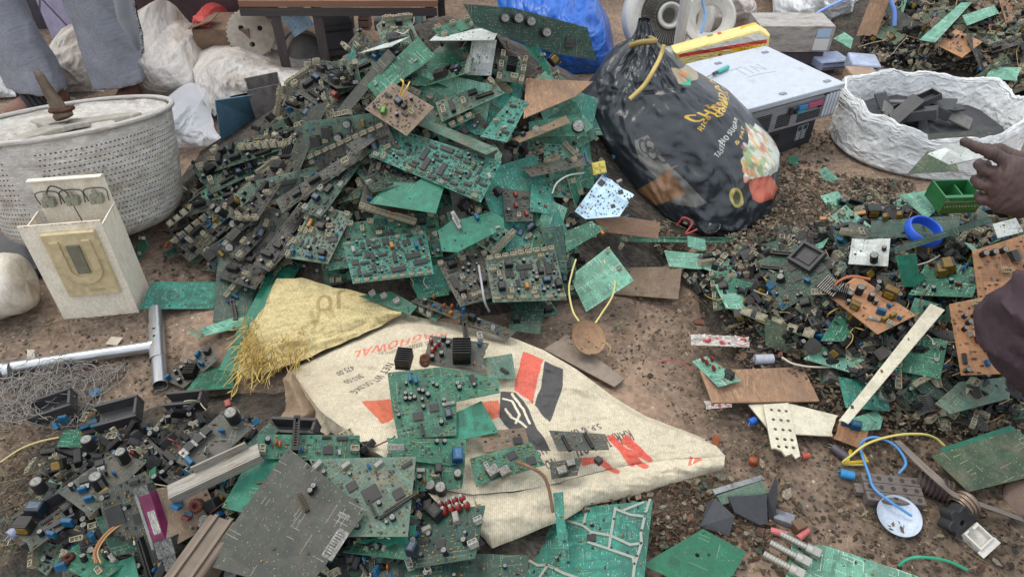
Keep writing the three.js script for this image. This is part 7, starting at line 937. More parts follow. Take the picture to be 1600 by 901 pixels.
fillRegion([[1345, 90], [1350, 40], [1400, 10], [1430, -10], [1600, -10], [1600, 230], [1575, 130], [1530, 105], [1440, 100], [1380, 112]], 24, 305, { mats: ['brown', 'soot', 'hard', 'olive', 'aqua', 'grime', 'brown'], kits: ['junk', 'few', 'sooty'], L: [0.06, 0.18], asp: [0.25, 0.8], lift: [0, 0.06], tilt: 0.5, roll: 0.6, under: 70, group: 'boards of the far right heap', where: 'on the far right heap' });
Object.entries(UNDER).forEach(([m, list], i) => {
  reseed(950 + i); const tmp = new THREE.Group(), l = 0.13, w = 0.065; dress(tmp, m, l, w, pick(['junk', 'sooty']), scrapPoly(l, w)); const plate = tmp.children[0].geometry, parts = []; for (const c of tmp.children.slice(1)) { c.updateMatrix(); parts.push(c.geometry.clone().applyMatrix4(c.matrix)); }
  const q = new THREE.Object3D(), pl = new THREE.InstancedMesh(plate, PCB[m], list.length), pt = new THREE.InstancedMesh(merge(parts), M.part, list.length);
  list.forEach(([p, u, n], j) => { basis(q, p, u, n); q.scale.set(rr(0.6, 1.3), rr(0.7, 1.3), 1); q.updateMatrix(); pl.setMatrixAt(j, q.matrix); pt.setMatrixAt(j, q.matrix); });
  const o = pl; o.name = numbered('buried_boards'); tag(o, `${WORD[m]} boards wedged half hidden among the heaps`, 'circuit boards'); o.userData.kind = 'stuff'; pt.name = numbered('buried_parts'); tag(pt, `parts standing on the half hidden ${WORD[m]} boards`, 'board parts'); pt.userData.kind = 'stuff'; for (const k of [pl, pt]) { k.castShadow = k.receiveShadow = true; scene.add(k); }
});

// ---------- single small things ----------
const redWhite = S({ map: plainTex([200, 194, 186], { dirtAmt: 0.2, extra: (x, n) => { reseed(77); for (let i = 0; i < 14; i++) { x.fillStyle = css(186, 70, 72, 0.9); x.beginPath(); x.ellipse(rr(0, n), rr(0, n), rr(10, 50), rr(6, 26), rr(0, 3), 0, 7); x.fill(); } } }), roughness: 0.4, bumpMap: crk, bumpScale: 0.004 });
const small = (name, label, cat, geo, mat, pos, rot = [0, 0, 0], group) => { const o = one(name, label, cat, geo, mat, group); o.position.copy(pos); o.rotation.set(...rot); return o; };
{
  // blue ring
  small('plastic_ring', 'bright blue plastic ring lying on the right debris', 'ring', lathe([[0.032, 0], [0.04, 0.002], [0.043, 0.01], [0.038, 0.022], [0.035, 0.024], [0.033, 0.02], [0.034, 0.008], [0.032, 0]], 48), S({ color: 0x2456c4, roughness: 0.35 }), onH(1440, 366, 0.07), [0.25, 0, -0.1]);
  // green plastic frame box under the hand
  { const o = thing('plastic_frame_box', 'green plastic frame box with an open top under the hand', 'box', P(1484, 318, 0.22)); const gm = S({ map: plainTex([34, 104, 56], { dirtAmt: 0.35 }), roughness: 0.45 }), gd = S({ map: plainTex([74, 104, 44], { dirtAmt: 0.35 }), roughness: 0.6 }); o.rotation.set(0.1, 0.05, 0); const w = 0.09, d = 0.07, h = 0.045, bx = (W, Hh, D, x, y, z) => new THREE.BoxGeometry(W, Hh, D).translate(x, y + Hh / 2, z); mesh('front_wall', bx(w, 0.034, 0.004, 0, 0, d / 2), gd, o); mesh('front_pins', merge(Array.from({ length: 22 }, (_, i) => new THREE.BoxGeometry(0.0016, 0.0016, 0.001).translate(-w / 2 + 0.006 + i * 0.0037, 0.02 + (i % 2) * 0.003, d / 2 + 0.0024))), S({ color: 0xb8c4a4, roughness: 0.5 }), o); mesh('back_wall', bx(w, h, 0.004, 0, 0, -d / 2), gm, o); mesh('side_wall', bx(0.004, h, d - 0.004, -w / 2 + 0.002, 0, 0), gm, o); mesh('side_wall', bx(0.004, h, d - 0.004, w / 2 - 0.002, 0, 0), gm, o); mesh('top_bar', bx(w - 0.008, 0.004, 0.01, 0, h - 0.004, d / 2 - 0.007), gm, o); mesh('divider', bx(0.004, h * 0.8, d - 0.012, 0.01, 0, 0), gm, o); }
  // bowl cap
  { const p = onH(1399, 812, 0.0); small('plastic_bowl', 'shallow white plastic bowl with a notched rim on the earth', 'bowl', lathe([[0, 0.006], [0.02, 0.008], [0.032, 0.014], [0.0375, 0.022], [0.039, 0.0225], [0.034, 0.012], [0.021, 0.004], [0, 0.002]], 44), S({ map: plainTex([196, 208, 222], { dirtAmt: 0.12 }), roughness: 0.4 }), p, [0.22, 0, 0.05]); }
  { const o = thing('terminal_block', 'grey plastic terminal block with three rows of screw holes', 'terminal block', onH(1390, 772, 0.006)); o.rotation.set(0.06, -0.12, 0); const gm = S({ map: plainTex([108, 100, 96], { dirtAmt: 0.35 }), roughness: 0.65 }), dm = S({ color: 0x3a3634, roughness: 0.8 }); for (let r = 0; r < 3; r++) { mesh('row', new THREE.BoxGeometry(0.104, 0.02, 0.0185).translate(0, 0.01, (r - 1) * 0.0195), gm, o); for (let i = 0; i < 5; i++) mesh('screw_hole', new THREE.CylinderGeometry(0.0042, 0.0042, 0.0016, 14).translate(-0.042 + i * 0.021, 0.0202, (r - 1) * 0.0195), dm, o); } mesh('side_lug', new THREE.BoxGeometry(0.014, 0.012, 0.02).translate(-0.059, 0.006, 0), gm, o); }
  { const o = thing('plastic_plug', 'white square plastic plug housing at the lower right', 'plug', onH(1520, 842, 0.0)); o.rotation.set(0.25, 0.6, 0.15); const wm = S({ map: plainTex([222, 220, 212], { dirtAmt: 0.2 }), roughness: 0.5 }); mesh('shell', noIdx([new THREE.BoxGeometry(0.034, 0.026, 0.003).translate(0, 0.014, 0.0155), new THREE.BoxGeometry(0.034, 0.026, 0.003).translate(0, 0.014, -0.0155), new THREE.BoxGeometry(0.003, 0.026, 0.028).translate(-0.0155, 0.014, 0), new THREE.BoxGeometry(0.003, 0.026, 0.028).translate(0.0155, 0.014, 0), new THREE.BoxGeometry(0.028, 0.003, 0.028).translate(0, 0.012, 0)]), wm, o); mesh('tab', new THREE.BoxGeometry(0.012, 0.02, 0.004).translate(0, 0.034, -0.0155), wm, o); mesh('flange', new THREE.BoxGeometry(0.044, 0.003, 0.012).translate(0, 0.02, 0.023), wm, o); }
  { const o = thing('motor_core', 'black plastic rotor with lobes and a centre hole at the lower right', 'rotor', onH(1487, 810, 0.012)); const s = new THREE.Shape(); for (let i = 0; i <= 60; i++) { const a = i / 60 * 6.2832, r = 0.024 + 0.004 * Math.cos(6 * a); i ? s.lineTo(Math.cos(a) * r, Math.sin(a) * r) : s.moveTo(r, 0); } const h = new THREE.Path(); h.absarc(0, 0, 0.007, 0, 6.2832, true); s.holes.push(h); mesh('body', new THREE.ExtrudeGeometry(s, { depth: 0.024, bevelEnabled: true, bevelSize: 0.002, bevelThickness: 0.002, bevelSegments: 2 }), S({ map: plainTex([46, 47, 50], { dirtAmt: 0.3 }), roughness: 0.55 }), o); o.rotation.set(-0.7, 0.2, 0.3); }
  { const o = thing('wire_coil', 'copper and steel wound coil with red leads behind the black rotor', 'coil', onH(1506, 790, 0.02)); const l = []; for (let i = 0; i < 7; i++) l.push(new THREE.TorusGeometry(0.022 + (i % 2) * 0.002, 0.0022, 6, 28).rotateY(Math.PI / 2).translate((i - 3) * 0.0042, 0, 0)); mesh('windings', merge(l), S({ color: 0x9a8878, roughness: 0.4, metalness: 0.6 }), o); mesh('core', new THREE.CylinderGeometry(0.014, 0.014, 0.044, 18).rotateZ(Math.PI / 2), S({ color: 0x4a4542, roughness: 0.7 }), o); mesh('lead', tube([new V3(-0.02, 0.01, 0.01), new V3(-0.03, 0.014, 0.02), new V3(-0.034, 0.002, 0.034), new V3(-0.026, -0.006, 0.04)], 0.0016, 20, 6), S({ color: 0xb04a46, roughness: 0.5 }), o); o.rotation.set(0, 0.5, 0.2); }
  const tubeOn = (name, label, cat, px, r, col, lift = 0.02, rough = 0.5) => one(name, label, cat, tube(px.map(([x, y, l]) => onH(x, y, l ?? lift)), r, 90, 8), S({ color: col, roughness: rough }));
  tubeOn('wire', 'blue insulated wire looping over the grey terminal block', 'wire', [[1405, 740, 0.03], [1416, 722, 0.04], [1398, 695, 0.05], [1368, 683, 0.05], [1348, 690, 0.04], [1346, 705, 0.03], [1358, 740, 0.03], [1366, 762, 0.035], [1390, 782, 0.035], [1425, 806, 0.02]], 0.0026, 0x4f8cc4);
  tubeOn('wire', 'yellow insulated wire arching over the blue loop', 'wire', [[1476, 696, 0.02], [1462, 684, 0.03], [1440, 678, 0.05], [1400, 680, 0.06], [1358, 692, 0.05], [1330, 712, 0.03], [1318, 724, 0.01], [1350, 726, 0.01]], 0.0024, 0xc9bc6a);
  tubeOn('wire', 'green insulated wire at the bottom right corner of the earth', 'wire', [[1405, 884, 0.006], [1418, 874, 0.02], [1440, 870, 0.03], [1480, 876, 0.02], [1512, 890, 0.008]], 0.0026, 0x2f9a78);
  tubeOn('wire', 'orange pair of wires curling over the tan power board', 'wire', [[1300, 458, 0.06], [1308, 442, 0.08], [1330, 432, 0.09], [1360, 436, 0.08]], 0.003, 0xa8623e);
  tubeOn('wire', 'red wire trailing to the right of the slanting pale strip', 'wire', [[1386, 580, 0.03], [1410, 590, 0.03], [1430, 605, 0.025], [1450, 628, 0.02], [1458, 640, 0.02]], 0.0018, 0xa03a40);
  tubeOn('wire', 'pale grey wire lying between the hardboard and the solder boards', 'wire', [[1222, 558, 0.02], [1240, 568, 0.02], [1270, 573, 0.02], [1310, 572, 0.02], [1330, 566, 0.02]], 0.0022, 0xb8b0a4);
  tubeOn('wire', 'straw coloured strip of wire in front of the wire nest, far left', 'wire', [[0, 722, 0.005], [30, 702, 0.01], [60, 690, 0.012], [92, 683, 0.01]], 0.0018, 0xb9a873);
  tubeOn('wire', 'thin red wire ending beside the red capacitor board', 'wire', [[1028, 566, 0.005], [1050, 562, 0.01], [1070, 568, 0.01], [1082, 582, 0.005]], 0.0014, 0x9a4a48);
  tubeOn('wire', 'bunch of red and white wires behind the silver lamp reflector', 'wire', [[1058, 352, 0.02], [1068, 340, 0.05], [1082, 348, 0.05], [1072, 365, 0.03], [1090, 358, 0.04]], 0.0024, 0xa8413c);
  tubeOn('wire', 'white wire looping between the small teal board and the blue white board', 'wire', [[863, 302, 0.06], [870, 286, 0.08], [888, 274, 0.09], [912, 270, 0.08]], 0.0022, 0xc6ccc4);
  tubeOn('wire', 'grey wire hanging from the board topped by cream connectors', 'wire', [[748, 415, 0.12], [752, 440, 0.13], [757, 470, 0.1], [764, 486, 0.05]], 0.0026, 0x9a9a9c);
  tubeOn('strap', 'stiff black strap curving from the sack module over the sack lip', 'strap', [[808, 722, 0.08], [825, 728, 0.1], [848, 742, 0.09], [858, 765, 0.07], [864, 800, 0.04]], 0.003, 0x7a5c44);
  // grey flat strap
  { const a = [[1402, 688], [1440, 725], [1470, 752], [1488, 770], [1540, 790], [1600, 812]].map(([x, y], i) => onH(x, y, [0.02, 0.05, 0.06, 0.045, 0.03, 0.01][i])), cv = new THREE.CatmullRomCurve3(a); const g = gridGeo(60, 1, (s, t) => { const p = cv.getPoint(s), d = cv.getTangent(s), n = new V3(-d.z, 0.25 * d.x, d.x).normalize(); return p.addScaledVector(n, (t - 0.5) * 0.019 * (1 - 0.5 * Math.abs(s - 0.45))); }); const g2 = g.clone().translate(0, -0.0018, 0); one('strap', 'grey flat plastic strap twisting across the lower right', 'strap', noIdx([g, g2]), S({ map: plainTex([132, 122, 114], { dirtAmt: 0.35 }), roughness: 0.6 })); }
  // yellow bracket, capacitors, batteries
  const can = (label, px, py, len, r, col, yaw, o = {}) => { const t = thing('capacitor', label, 'capacitor', onH(px, py, r + 0.001)); t.rotation.set(0, yaw, 0); mesh('can', noIdx([new THREE.CylinderGeometry(r, r, len * 0.94, 20).rotateZ(Math.PI / 2), new THREE.TorusGeometry(r * 0.93, r * 0.09, 6, 20).rotateY(Math.PI / 2).translate(len * 0.46, 0, 0), new THREE.TorusGeometry(r * 0.93, r * 0.09, 6, 20).rotateY(Math.PI / 2).translate(-len * 0.47, 0, 0)]), S({ map: plainTex(col, { dirtAmt: 0.25 }), roughness: 0.45 }), t); mesh('end_cap', new THREE.CylinderGeometry(r * 0.86, r * 0.86, len * 0.05, 20).rotateZ(Math.PI / 2).translate(len * 0.47, 0, 0), S({ color: o.cap ?? 0xa8aaaa, roughness: 0.5 }), t); for (const s of [-1, 1]) mesh('lead', tube([new V3(-len * 0.48, s * r * 0.4, 0), new V3(-len * 0.62, s * r * 0.45, 0.001), new V3(-len * 0.75, s * r * 0.5, 0.004)], 0.0007, 8, 5), S({ color: 0xb4b4b0, roughness: 0.4, metalness: 0.8 }), t); return t; };
  can('bright blue capacitor can lying left of the terminal block', 1324, 741, 0.026, 0.0085, [44, 134, 188], -0.3);
  can('dark violet capacitor can lying above the yellow bracket', 1312, 706, 0.032, 0.009, [72, 64, 76], -0.9);
  can('pale grey capacitor can lying on the brown hardboard edge', 1194, 561, 0.042, 0.011, [168, 172, 184], 0.05);
  can('small blue capacitor can by the cream perforated strip', 1176, 658, 0.016, 0.0075, [40, 96, 190], 0.5);
  can('red and blue capacitor can lying on the earth below the perforated strip', 1259, 712, 0.016, 0.006, [176, 84, 72], 0.2);
  can('pinkish battery cell lying at the lower right', 1255, 835, 0.03, 0.0065, [196, 110, 108], 0.65);
  can('pinkish battery cell beside the grey module at the lower right', 1217, 832, 0.03, 0.0065, [198, 116, 114], -0.3);
  can('grey capacitor can at the left end of the front heap', 32, 824, 0.04, 0.011, [132, 140, 162], 1.1);
  can('blue capacitor can lying at the top of the front left heap', 148, 614, 0.02, 0.008, [36, 134, 190], 0.9);
  can('black capacitor can on the yellow sack edge', 460, 556, 0.024, 0.01, [44, 46, 60], 1.2);
  small('relay', 'brown cube relay between the two pinkish battery cells', 'relay', cbox(0.022, 0.02, 0.018, 0.001).rotateX(-Math.PI / 2), S({ map: plainTex([110, 86, 64], { dirtAmt: 0.3 }), roughness: 0.6 }), onH(1246, 826, 0.001), [0, 0.4, 0]);
  small('sealed_module', 'grey sealed module with printed face at the lower right', 'module', cbox(0.036, 0.022, 0.012, 0.001).rotateX(-Math.PI / 2), S({ map: plainTex([120, 122, 130], { dirtAmt: 0.2, extra: (x, n) => { x.fillStyle = css(84, 86, 94); for (let i = 0; i < 5; i++) x.fillRect(60, 90 + i * 70, rr(200, 380), 26); } }), roughness: 0.5 }), onH(1224, 812, 0.002), [0, -0.4, 0]);
  small('plastic_bracket', 'yellow plastic bracket under the yellow wire', 'bracket', noIdx([new THREE.BoxGeometry(0.05, 0.004, 0.006), new THREE.BoxGeometry(0.038, 0.004, 0.006).rotateY(0.9).translate(-0.008, 0, -0.014), new THREE.BoxGeometry(0.006, 0.004, 0.022).translate(0.022, 0, -0.012)]), S({ color: 0xc4a42a, roughness: 0.5 }), onH(1338, 722, 0.012), [0, 0.1, 0]);
  small('lamp_reflector', 'shiny silver bowl reflector on the earth below the black rice sack', 'reflector', lathe([[0.006, 0], [0.016, 0.006], [0.026, 0.016], [0.03, 0.024], [0.031, 0.0245], [0.027, 0.014], [0.017, 0.004], [0.006, -0.002]], 36), S({ color: 0xd6d8d8, roughness: 0.15, metalness: 1 }), onH(1105, 358, 0.004), [0.3, 0, 0]);
  { const o = thing('wooden_disc', 'rusty brown dished disc lying at the tip of the grey tile', 'disc', onH(918, 530, 0.008)); o.rotation.set(0.5, 0.2, -0.25); const m = S({ map: plainTex([150, 118, 88], { dirtAmt: 0.45, vary: 0.25, dirtCol: [110, 80, 58] }), roughness: 0.6 }); mesh('dish', lathe([[0, 0.004], [0.02, 0.003], [0.034, 0.006], [0.04, 0.012], [0.0415, 0.011], [0.036, 0.002], [0, 0]], 40), m, o); mesh('tie', tube([new V3(0.03, 0.01, 0.01), new V3(0.045, 0.012, 0.03), new V3(0.034, 0, 0.05)], 0.0014, 20, 5), S({ color: 0xb59a70, roughness: 0.7 }), o); }
  board('worn grey brown tile lying by the upper edge of the cement sack', 'slab', [[850, 545], [886, 522], [976, 592], [960, 604]], { y: 0.012, n: [0, 1, 0.02], fix: true, skew: true, name: 'floor_tile', cat: 'tile', th: 0.005 });
  small('straw_stick', 'orange brown flat stick lying on the crumbs right of the mint board', 'stick', new THREE.BoxGeometry(0.13, 0.005, 0.012), S({ map: plainTex([176, 128, 82], { dirtAmt: 0.2 }), roughness: 0.8 }), onH(1318, 337, 0.02), [0, 0.16, 0.06]);
  small('red_bag', 'crumpled red and white plastic wrapper above the hardboard', 'wrapper', gridGeo(30, 14, (s, t) => new V3((s - 0.5) * 0.13, 0.012 + 0.018 * ridge(s * 5, t * 4, 3) * Math.sin(Math.PI * t), (t - 0.5) * 0.035)), redWhite, onH(1122, 538, 0.004), [0, -0.06, 0]);
  small('red_wrapper', 'small red and white wrapper below the hardboard corner', 'wrapper', gridGeo(20, 10, (s, t) => new V3((s - 0.5) * 0.055, 0.008 + 0.012 * ridge(s * 5, t * 4, 7) * Math.sin(Math.PI * t), (t - 0.5) * 0.022)), redWhite, onH(1120, 635, 0.004), [0, 0.1, 0]);
  // black broken plastic cover
  { const o = thing('plastic_cover', 'broken black plastic cover with a metal strip at the lower middle right', 'cover', onH(1160, 790, 0.0)); const bp = S({ map: plainTex([48, 50, 54], { dirtAmt: 0.3 }), roughness: 0.4 }); const pl = (pts, th, lift, m, nm) => { const w = pts.map(([x, y, l]) => onH(x, y, l)); const pos = [], n = w.length; for (const q of w) pos.push(q.x, q.y, q.z); for (const q of w) pos.push(q.x, q.y - th, q.z); const idx = []; for (let i = 1; i < n - 1; i++) idx.push(0, i, i + 1, n, n + i + 1, n + i); for (let i = 0; i < n; i++) { const j = (i + 1) % n; idx.push(i, j, n + i, j, n + j, n + i); } const g = new THREE.BufferGeometry(); g.setAttribute('position', new THREE.Float32BufferAttribute(pos, 3)); g.setIndex(idx); const f = g.toNonIndexed(); f.computeVertexNormals(); f.setAttribute('uv', new THREE.Float32BufferAttribute(f.attributes.position.count * 2, 2)); const uv = f.attributes.uv, p = f.attributes.position; for (let i = 0; i < uv.count; i++) uv.setXY(i, p.getX(i) * 6, p.getZ(i) * 6); put(o, nm, f, m); };
    pl([[1094, 822, 0.01], [1106, 784, 0.03], [1118, 778, 0.032], [1148, 806, 0.03], [1140, 838, 0.008]], 0.003, 0, bp, 'left_plate'); pl([[1138, 776, 0.035], [1198, 772, 0.04], [1200, 818, 0.012], [1188, 820, 0.012], [1148, 800, 0.02]], 0.003, 0, bp, 'middle_plate'); pl([[1200, 772, 0.04], [1212, 745, 0.07], [1216, 758, 0.06], [1212, 815, 0.004], [1202, 820, 0.006]], 0.003, 0, bp, 'raised_wing'); pl([[1113, 764, 0.035], [1190, 742, 0.035], [1196, 748, 0.03], [1118, 772, 0.03]], 0.006, 0, PCB.steel[0], 'metal_strip'); pl([[1120, 774, 0.03], [1192, 750, 0.032], [1202, 770, 0.03], [1128, 788, 0.024]], 0.002, 0, PCB.dusty[0], 'board_scrap'); }
  // heat sinks and metal bars of the front left heap
  { const o = thing('heat_sink', 'long brown grey ribbed aluminium heat sink left of the big motherboard', 'heat sink', onH(328, 860, 0.02)); const a = P(345, 806, 0.17), b = P(288, 905, 0.15), dir = b.clone().sub(a), L = dir.length() * 1.15; const m = S({ map: plainTex([118, 106, 94], { dirtAmt: 0.4 }), roughness: 0.55, metalness: 0.25 }); o.position.copy(a.clone().lerp(b, 0.55)).setY(0.12); o.rotation.y = Math.atan2(-dir.z, dir.x); const l = [new THREE.BoxGeometry(L, 0.035, 0.056)]; mesh('body', cbox(L, 0.056, 0.04, 0.003).rotateX(-Math.PI / 2), m, o); for (const z of [-0.014, 0.012]) mesh('groove_rib', new THREE.BoxGeometry(L * 0.99, 0.004, 0.006).translate(0, 0.0425, z), m, o); }
  { const o = thing('metal_bracket', 'long pale metal channel bracket across the front left heap', 'bracket', onH(330, 738, 0.06)); const a = onH(262, 768, 0.09), b = onH(404, 702, 0.09), dir = b.clone().sub(a), L = dir.length(); o.position.copy(a.clone().lerp(b, 0.5)); o.rotation.set(0, Math.atan2(-dir.z, dir.x), Math.asin(dir.y / L)); const m = S({ map: plainTex([146, 142, 134], { dirtAmt: 0.35 }), roughness: 0.45, metalness: 0.3 }); mesh('web', new THREE.BoxGeometry(L, 0.003, 0.024), m, o); mesh('flange', new THREE.BoxGeometry(L, 0.018, 0.003).translate(0, -0.008, 0.0135), m, o); mesh('flange', new THREE.BoxGeometry(L * 0.6, 0.014, 0.003).translate(L * 0.1, 0.008, -0.0135), m, o); }
  const tray = (label, px, py, w, d, yaw, t = 0.05) => { const o = thing('plastic_tray', label, 'tray', onH(px, py, 0.02)); o.rotation.set(0.15, yaw, 0.1); const m = S({ map: plainTex([52, 52, 54], { dirtAmt: 0.35 }), roughness: 0.6 }); const bx = (W, Hh, D, x, y, z) => new THREE.BoxGeometry(W, Hh, D).translate(x, y + Hh / 2, z); mesh('base_plate', bx(w, 0.004, d, 0, 0, 0), m, o); mesh('wall', bx(w, 0.022, 0.005, 0, 0.004, d / 2 - 0.003), m, o); mesh('wall', bx(w, 0.026, 0.005, 0, 0.004, -d / 2 + 0.003), m, o); mesh('wall', bx(0.005, 0.024, d - 0.012, w / 2 - 0.003, 0.004, 0), m, o); };
  tray('black plastic frame below the tangled wire nest', 88, 640, 0.085, 0.045, 0.35); tray('second black plastic frame right of the tangled wire nest', 190, 652, 0.085, 0.05, 0.25); tray('larger black plastic frame at the left of the front heap', 82, 815, 0.09, 0.06, 0.6); tray('black plastic cooler frame above the board with three white topped transistors', 295, 632, 0.075, 0.03, 0.05); tray('black rectangular plastic case left of the cement sack mouth', 464, 676, 0.085, 0.03, -0.1);
  small('cell_plug', 'yellow two cell plug standing on the heap beside the blue white board', 'plug', noIdx([box(0.034, 0.03, 0.02), ...[-1, 1].flatMap((a) => [-1, 1].map((b) => box(0.011, 0.009, 0.006, a * 0.008, b * 0.0075, 0.02)))].map((g) => g)), S({ color: 0xcabb5e, roughness: 0.5 }), onH(934, 262, 0.1), [-0.5, 0.1, 0.2]);
  small('ceiling_tile_scrap', 'white scrap of card on the earth left of the steel pipe tee', 'scrap', cbox(0.032, 0.024, 0.002, 0.0004).rotateX(-Math.PI / 2), S({ map: plainTex([196, 184, 166], { dirtAmt: 0.3 }), roughness: 0.8 }), onH(178, 533, 0.006), [0.1, -0.2, 0.1]);
  small('card_scrap', 'cream scrap of card standing behind the long steel pipe', 'scrap', cbox(0.016, 0.026, 0.002, 0.0004).rotateX(-0.8), S({ map: plainTex([206, 198, 180], { dirtAmt: 0.3 }), roughness: 0.8 }), onH(48, 555, 0.02), [0, 0.1, 0]);
  small('rubber_gear', 'dark toothed rubber piece behind the terminal block', 'gear', noIdx([new THREE.CylinderGeometry(0.018, 0.018, 0.06, 20).rotateZ(Math.PI / 2), ...Array.from({ length: 8 }, (_, i) => new THREE.CylinderGeometry(0.022, 0.022, 0.0035, 20).rotateZ(Math.PI / 2).translate(-0.028 + i * 0.008, 0, 0))]), S({ map: plainTex([72, 62, 58], { dirtAmt: 0.4 }), roughness: 0.8 }), onH(1458, 760, 0.016), [0, -0.5, 0]);
  small('pottery_disc', 'round brown disc cut by the right edge of the photo', 'disc', lathe([[0, 0.008], [0.03, 0.009], [0.04, 0.004], [0.04, 0], [0, 0]], 36), S({ map: plainTex([134, 112, 98], { dirtAmt: 0.3 }), roughness: 0.7 }), onH(1606, 780, 0.004), [0.2, 0, 0.2]);
  small('steel_bearing', 'copper brown toroid coil on the sack heat sink board', 'coil', KG.tor.g[0].clone().rotateX(-Math.PI / 2), M.part, onH(664, 565, 0.095), [0.9, 0.2, 0]);
  for (const [px, py, l, col] of [[1502, 408, 'round dark green bead', 0x2a7a58], [1452, 598, 'yellow block transformer on the wire bundle, right', 0xc8b03a], [1468, 606, 'white foam plug beside the yellow block, right', 0xdadad6], [1380, 622, 'white cup with a brown inside below the slanting strip', 0xd8d4cc], [1456, 642, 'small dark red round part on the earth, right', 0x8a3230], [1118, 602, 'black loop of cable tie under the hardboard edge', 0x2a3038], [1118, 690, 'orange plastic bit beside the sack tip', 0xcc6a2a], [1178, 725, 'orange stub below the sack tip', 0xc86030], [1092, 505, 'orange brown flake on the earth, centre right', 0x9a6238], [1168, 500, 'white topped black knob below the pale solder board', 0x2b2b2b], [1220, 420, 'blue film capacitor on the black motherboard edge', 0x2a62a8]]) {
    const k = l.includes('block') || l.includes('film'); const g = k ? cbox(0.022, 0.016, 0.014, 0.0015).rotateX(-Math.PI / 2) : l.includes('cup') ? lathe([[0, 0.002], [0.012, 0.002], [0.015, 0.018], [0.0165, 0.018], [0.0135, 0], [0, 0]], 20) : l.includes('loop') ? new THREE.TorusGeometry(0.017, 0.0028, 8, 28).rotateX(1.3) : l.includes('flake') || l.includes('bit') ? cbox(0.026, 0.014, 0.005, 0.001).rotateX(-1.3) : lathe([[0, 0], [0.009, 0], [0.0095, 0.003], [0.0095, 0.011], [0.007, 0.014], [0, 0.0145]], 18);
    small('scrap_part', l, 'scrap part', g, S({ color: col, roughness: 0.55, map: grimeMap }), onH(px, py, 0.006), [rr(-0.3, 0.3), rr(0, 3), rr(-0.3, 0.3)]);
  }
}
// ---------- crumbs nobody could count ----------
function crumbs(name, label, geo, mat, spots, pal, s0, s1, flat = 1) {
  const im = new THREE.InstancedMesh(geo, mat, spots.length), q = new THREE.Object3D(), c = new THREE.Color(); im.name = numbered(name); im.castShadow = im.receiveShadow = true; tag(im, label, 'scrap'); im.userData.kind = 'stuff';
  spots.forEach((p, i) => { q.position.copy(p); q.rotation.set(rr(-0.6, 0.6) * flat, rr(0, 6.28), rr(-0.6, 0.6) * flat); const s = rr(s0, s1) * (R() < 0.1 ? 1.8 : 1); q.scale.set(s * rr(0.6, 1.4), s * rr(0.5, 1.2), s * rr(0.6, 1.3)); q.updateMatrix(); im.setMatrixAt(i, q.matrix); c.set(pick(pal)); const k = rr(0.75, 1.15); c.multiplyScalar(k); im.setColorAt(i, c); });
  scene.add(im); return im;
}
function spotsIn(list, sd, lift = [0, 0.004]) { reseed(sd); const out = []; for (const [poly, n] of list) { const xs = poly.map((p) => p[0]), ys = poly.map((p) => p[1]); for (let i = 0, g = 0; i < n && g < n * 20; g++) { const x = rr(Math.min(...xs), Math.max(...xs)), y = rr(Math.min(...ys), Math.max(...ys)); if (!inPoly(x, y, poly) || fbm(x * 0.012, y * 0.012, sd, 2) < rr(-0.45, 0.1)) continue; out.push(onH(x, y, rr(...lift))); i++; } } return out; }
const REG = { mid: [[960, 480], [1080, 440], [1200, 560], [1320, 640], [1600, 640], [1600, 901], [840, 901], [1010, 780], [1140, 720], [1000, 600], [850, 520]], rcrumb: [[1030, 400], [1010, 345], [1180, 350], [1205, 260], [1290, 268], [1425, 282], [1450, 330], [1320, 380], [1220, 420], [1100, 400], [1040, 350], [1190, 350]], right: [[1100, 430], [1300, 370], [1600, 350], [1600, 700], [1300, 690], [1150, 560]], left: [[0, 500], [230, 490], [300, 560], [280, 640], [0, 700]], leftb: [[0, 680], [90, 690], [60, 800], [0, 901]], gap: [[240, 340], [340, 330], [340, 440], [230, 440]], bottom: [[870, 770], [1100, 730], [1230, 780], [1200, 860], [1010, 860]], backr: [[1210, 210], [1300, 200], [1300, 280], [1210, 262]] };
const rock = (() => { const g = new THREE.IcosahedronGeometry(1, 0), p = g.attributes.position; const key = {}; reseed(400); for (let i = 0; i < p.count; i++) { const k = [p.getX(i), p.getY(i), p.getZ(i)].map((v) => v.toFixed(2)).join(); key[k] ??= rr(0.65, 1.25); p.setXYZ(i, p.getX(i) * key[k], p.getY(i) * key[k] * 0.6, p.getZ(i) * key[k]); } g.computeVertexNormals(); return g; })();
const flake = (() => { const s = new THREE.Shape([new V2(-1, -0.5), new V2(0.3, -0.7), new V2(1, -0.1), new V2(0.6, 0.6), new V2(-0.4, 0.5)]); return new THREE.ExtrudeGeometry(s, { depth: 0.18, bevelEnabled: false }).rotateX(-Math.PI / 2); })();
const straw = new THREE.CylinderGeometry(0.035, 0.03, 2, 4).rotateZ(Math.PI / 2);
const crumbM = S({ color: 0xffffff, roughness: 0.85, map: grimeMap });
crumbs('earth_crumbs', 'brown crumbs of earth and grit strewn over the ground', rock, crumbM, spotsIn([[REG.mid, 2600], [REG.right, 1800], [REG.left, 500], [REG.leftb, 300], [REG.rcrumb, 1500], [REG.bottom, 1000]], 501, [-0.001, 0.003]), [0x7e6a57, 0x725e4e, 0x8a7661, 0x665547, 0x94816b, 0x5e4e43], 0.0012, 0.0036);
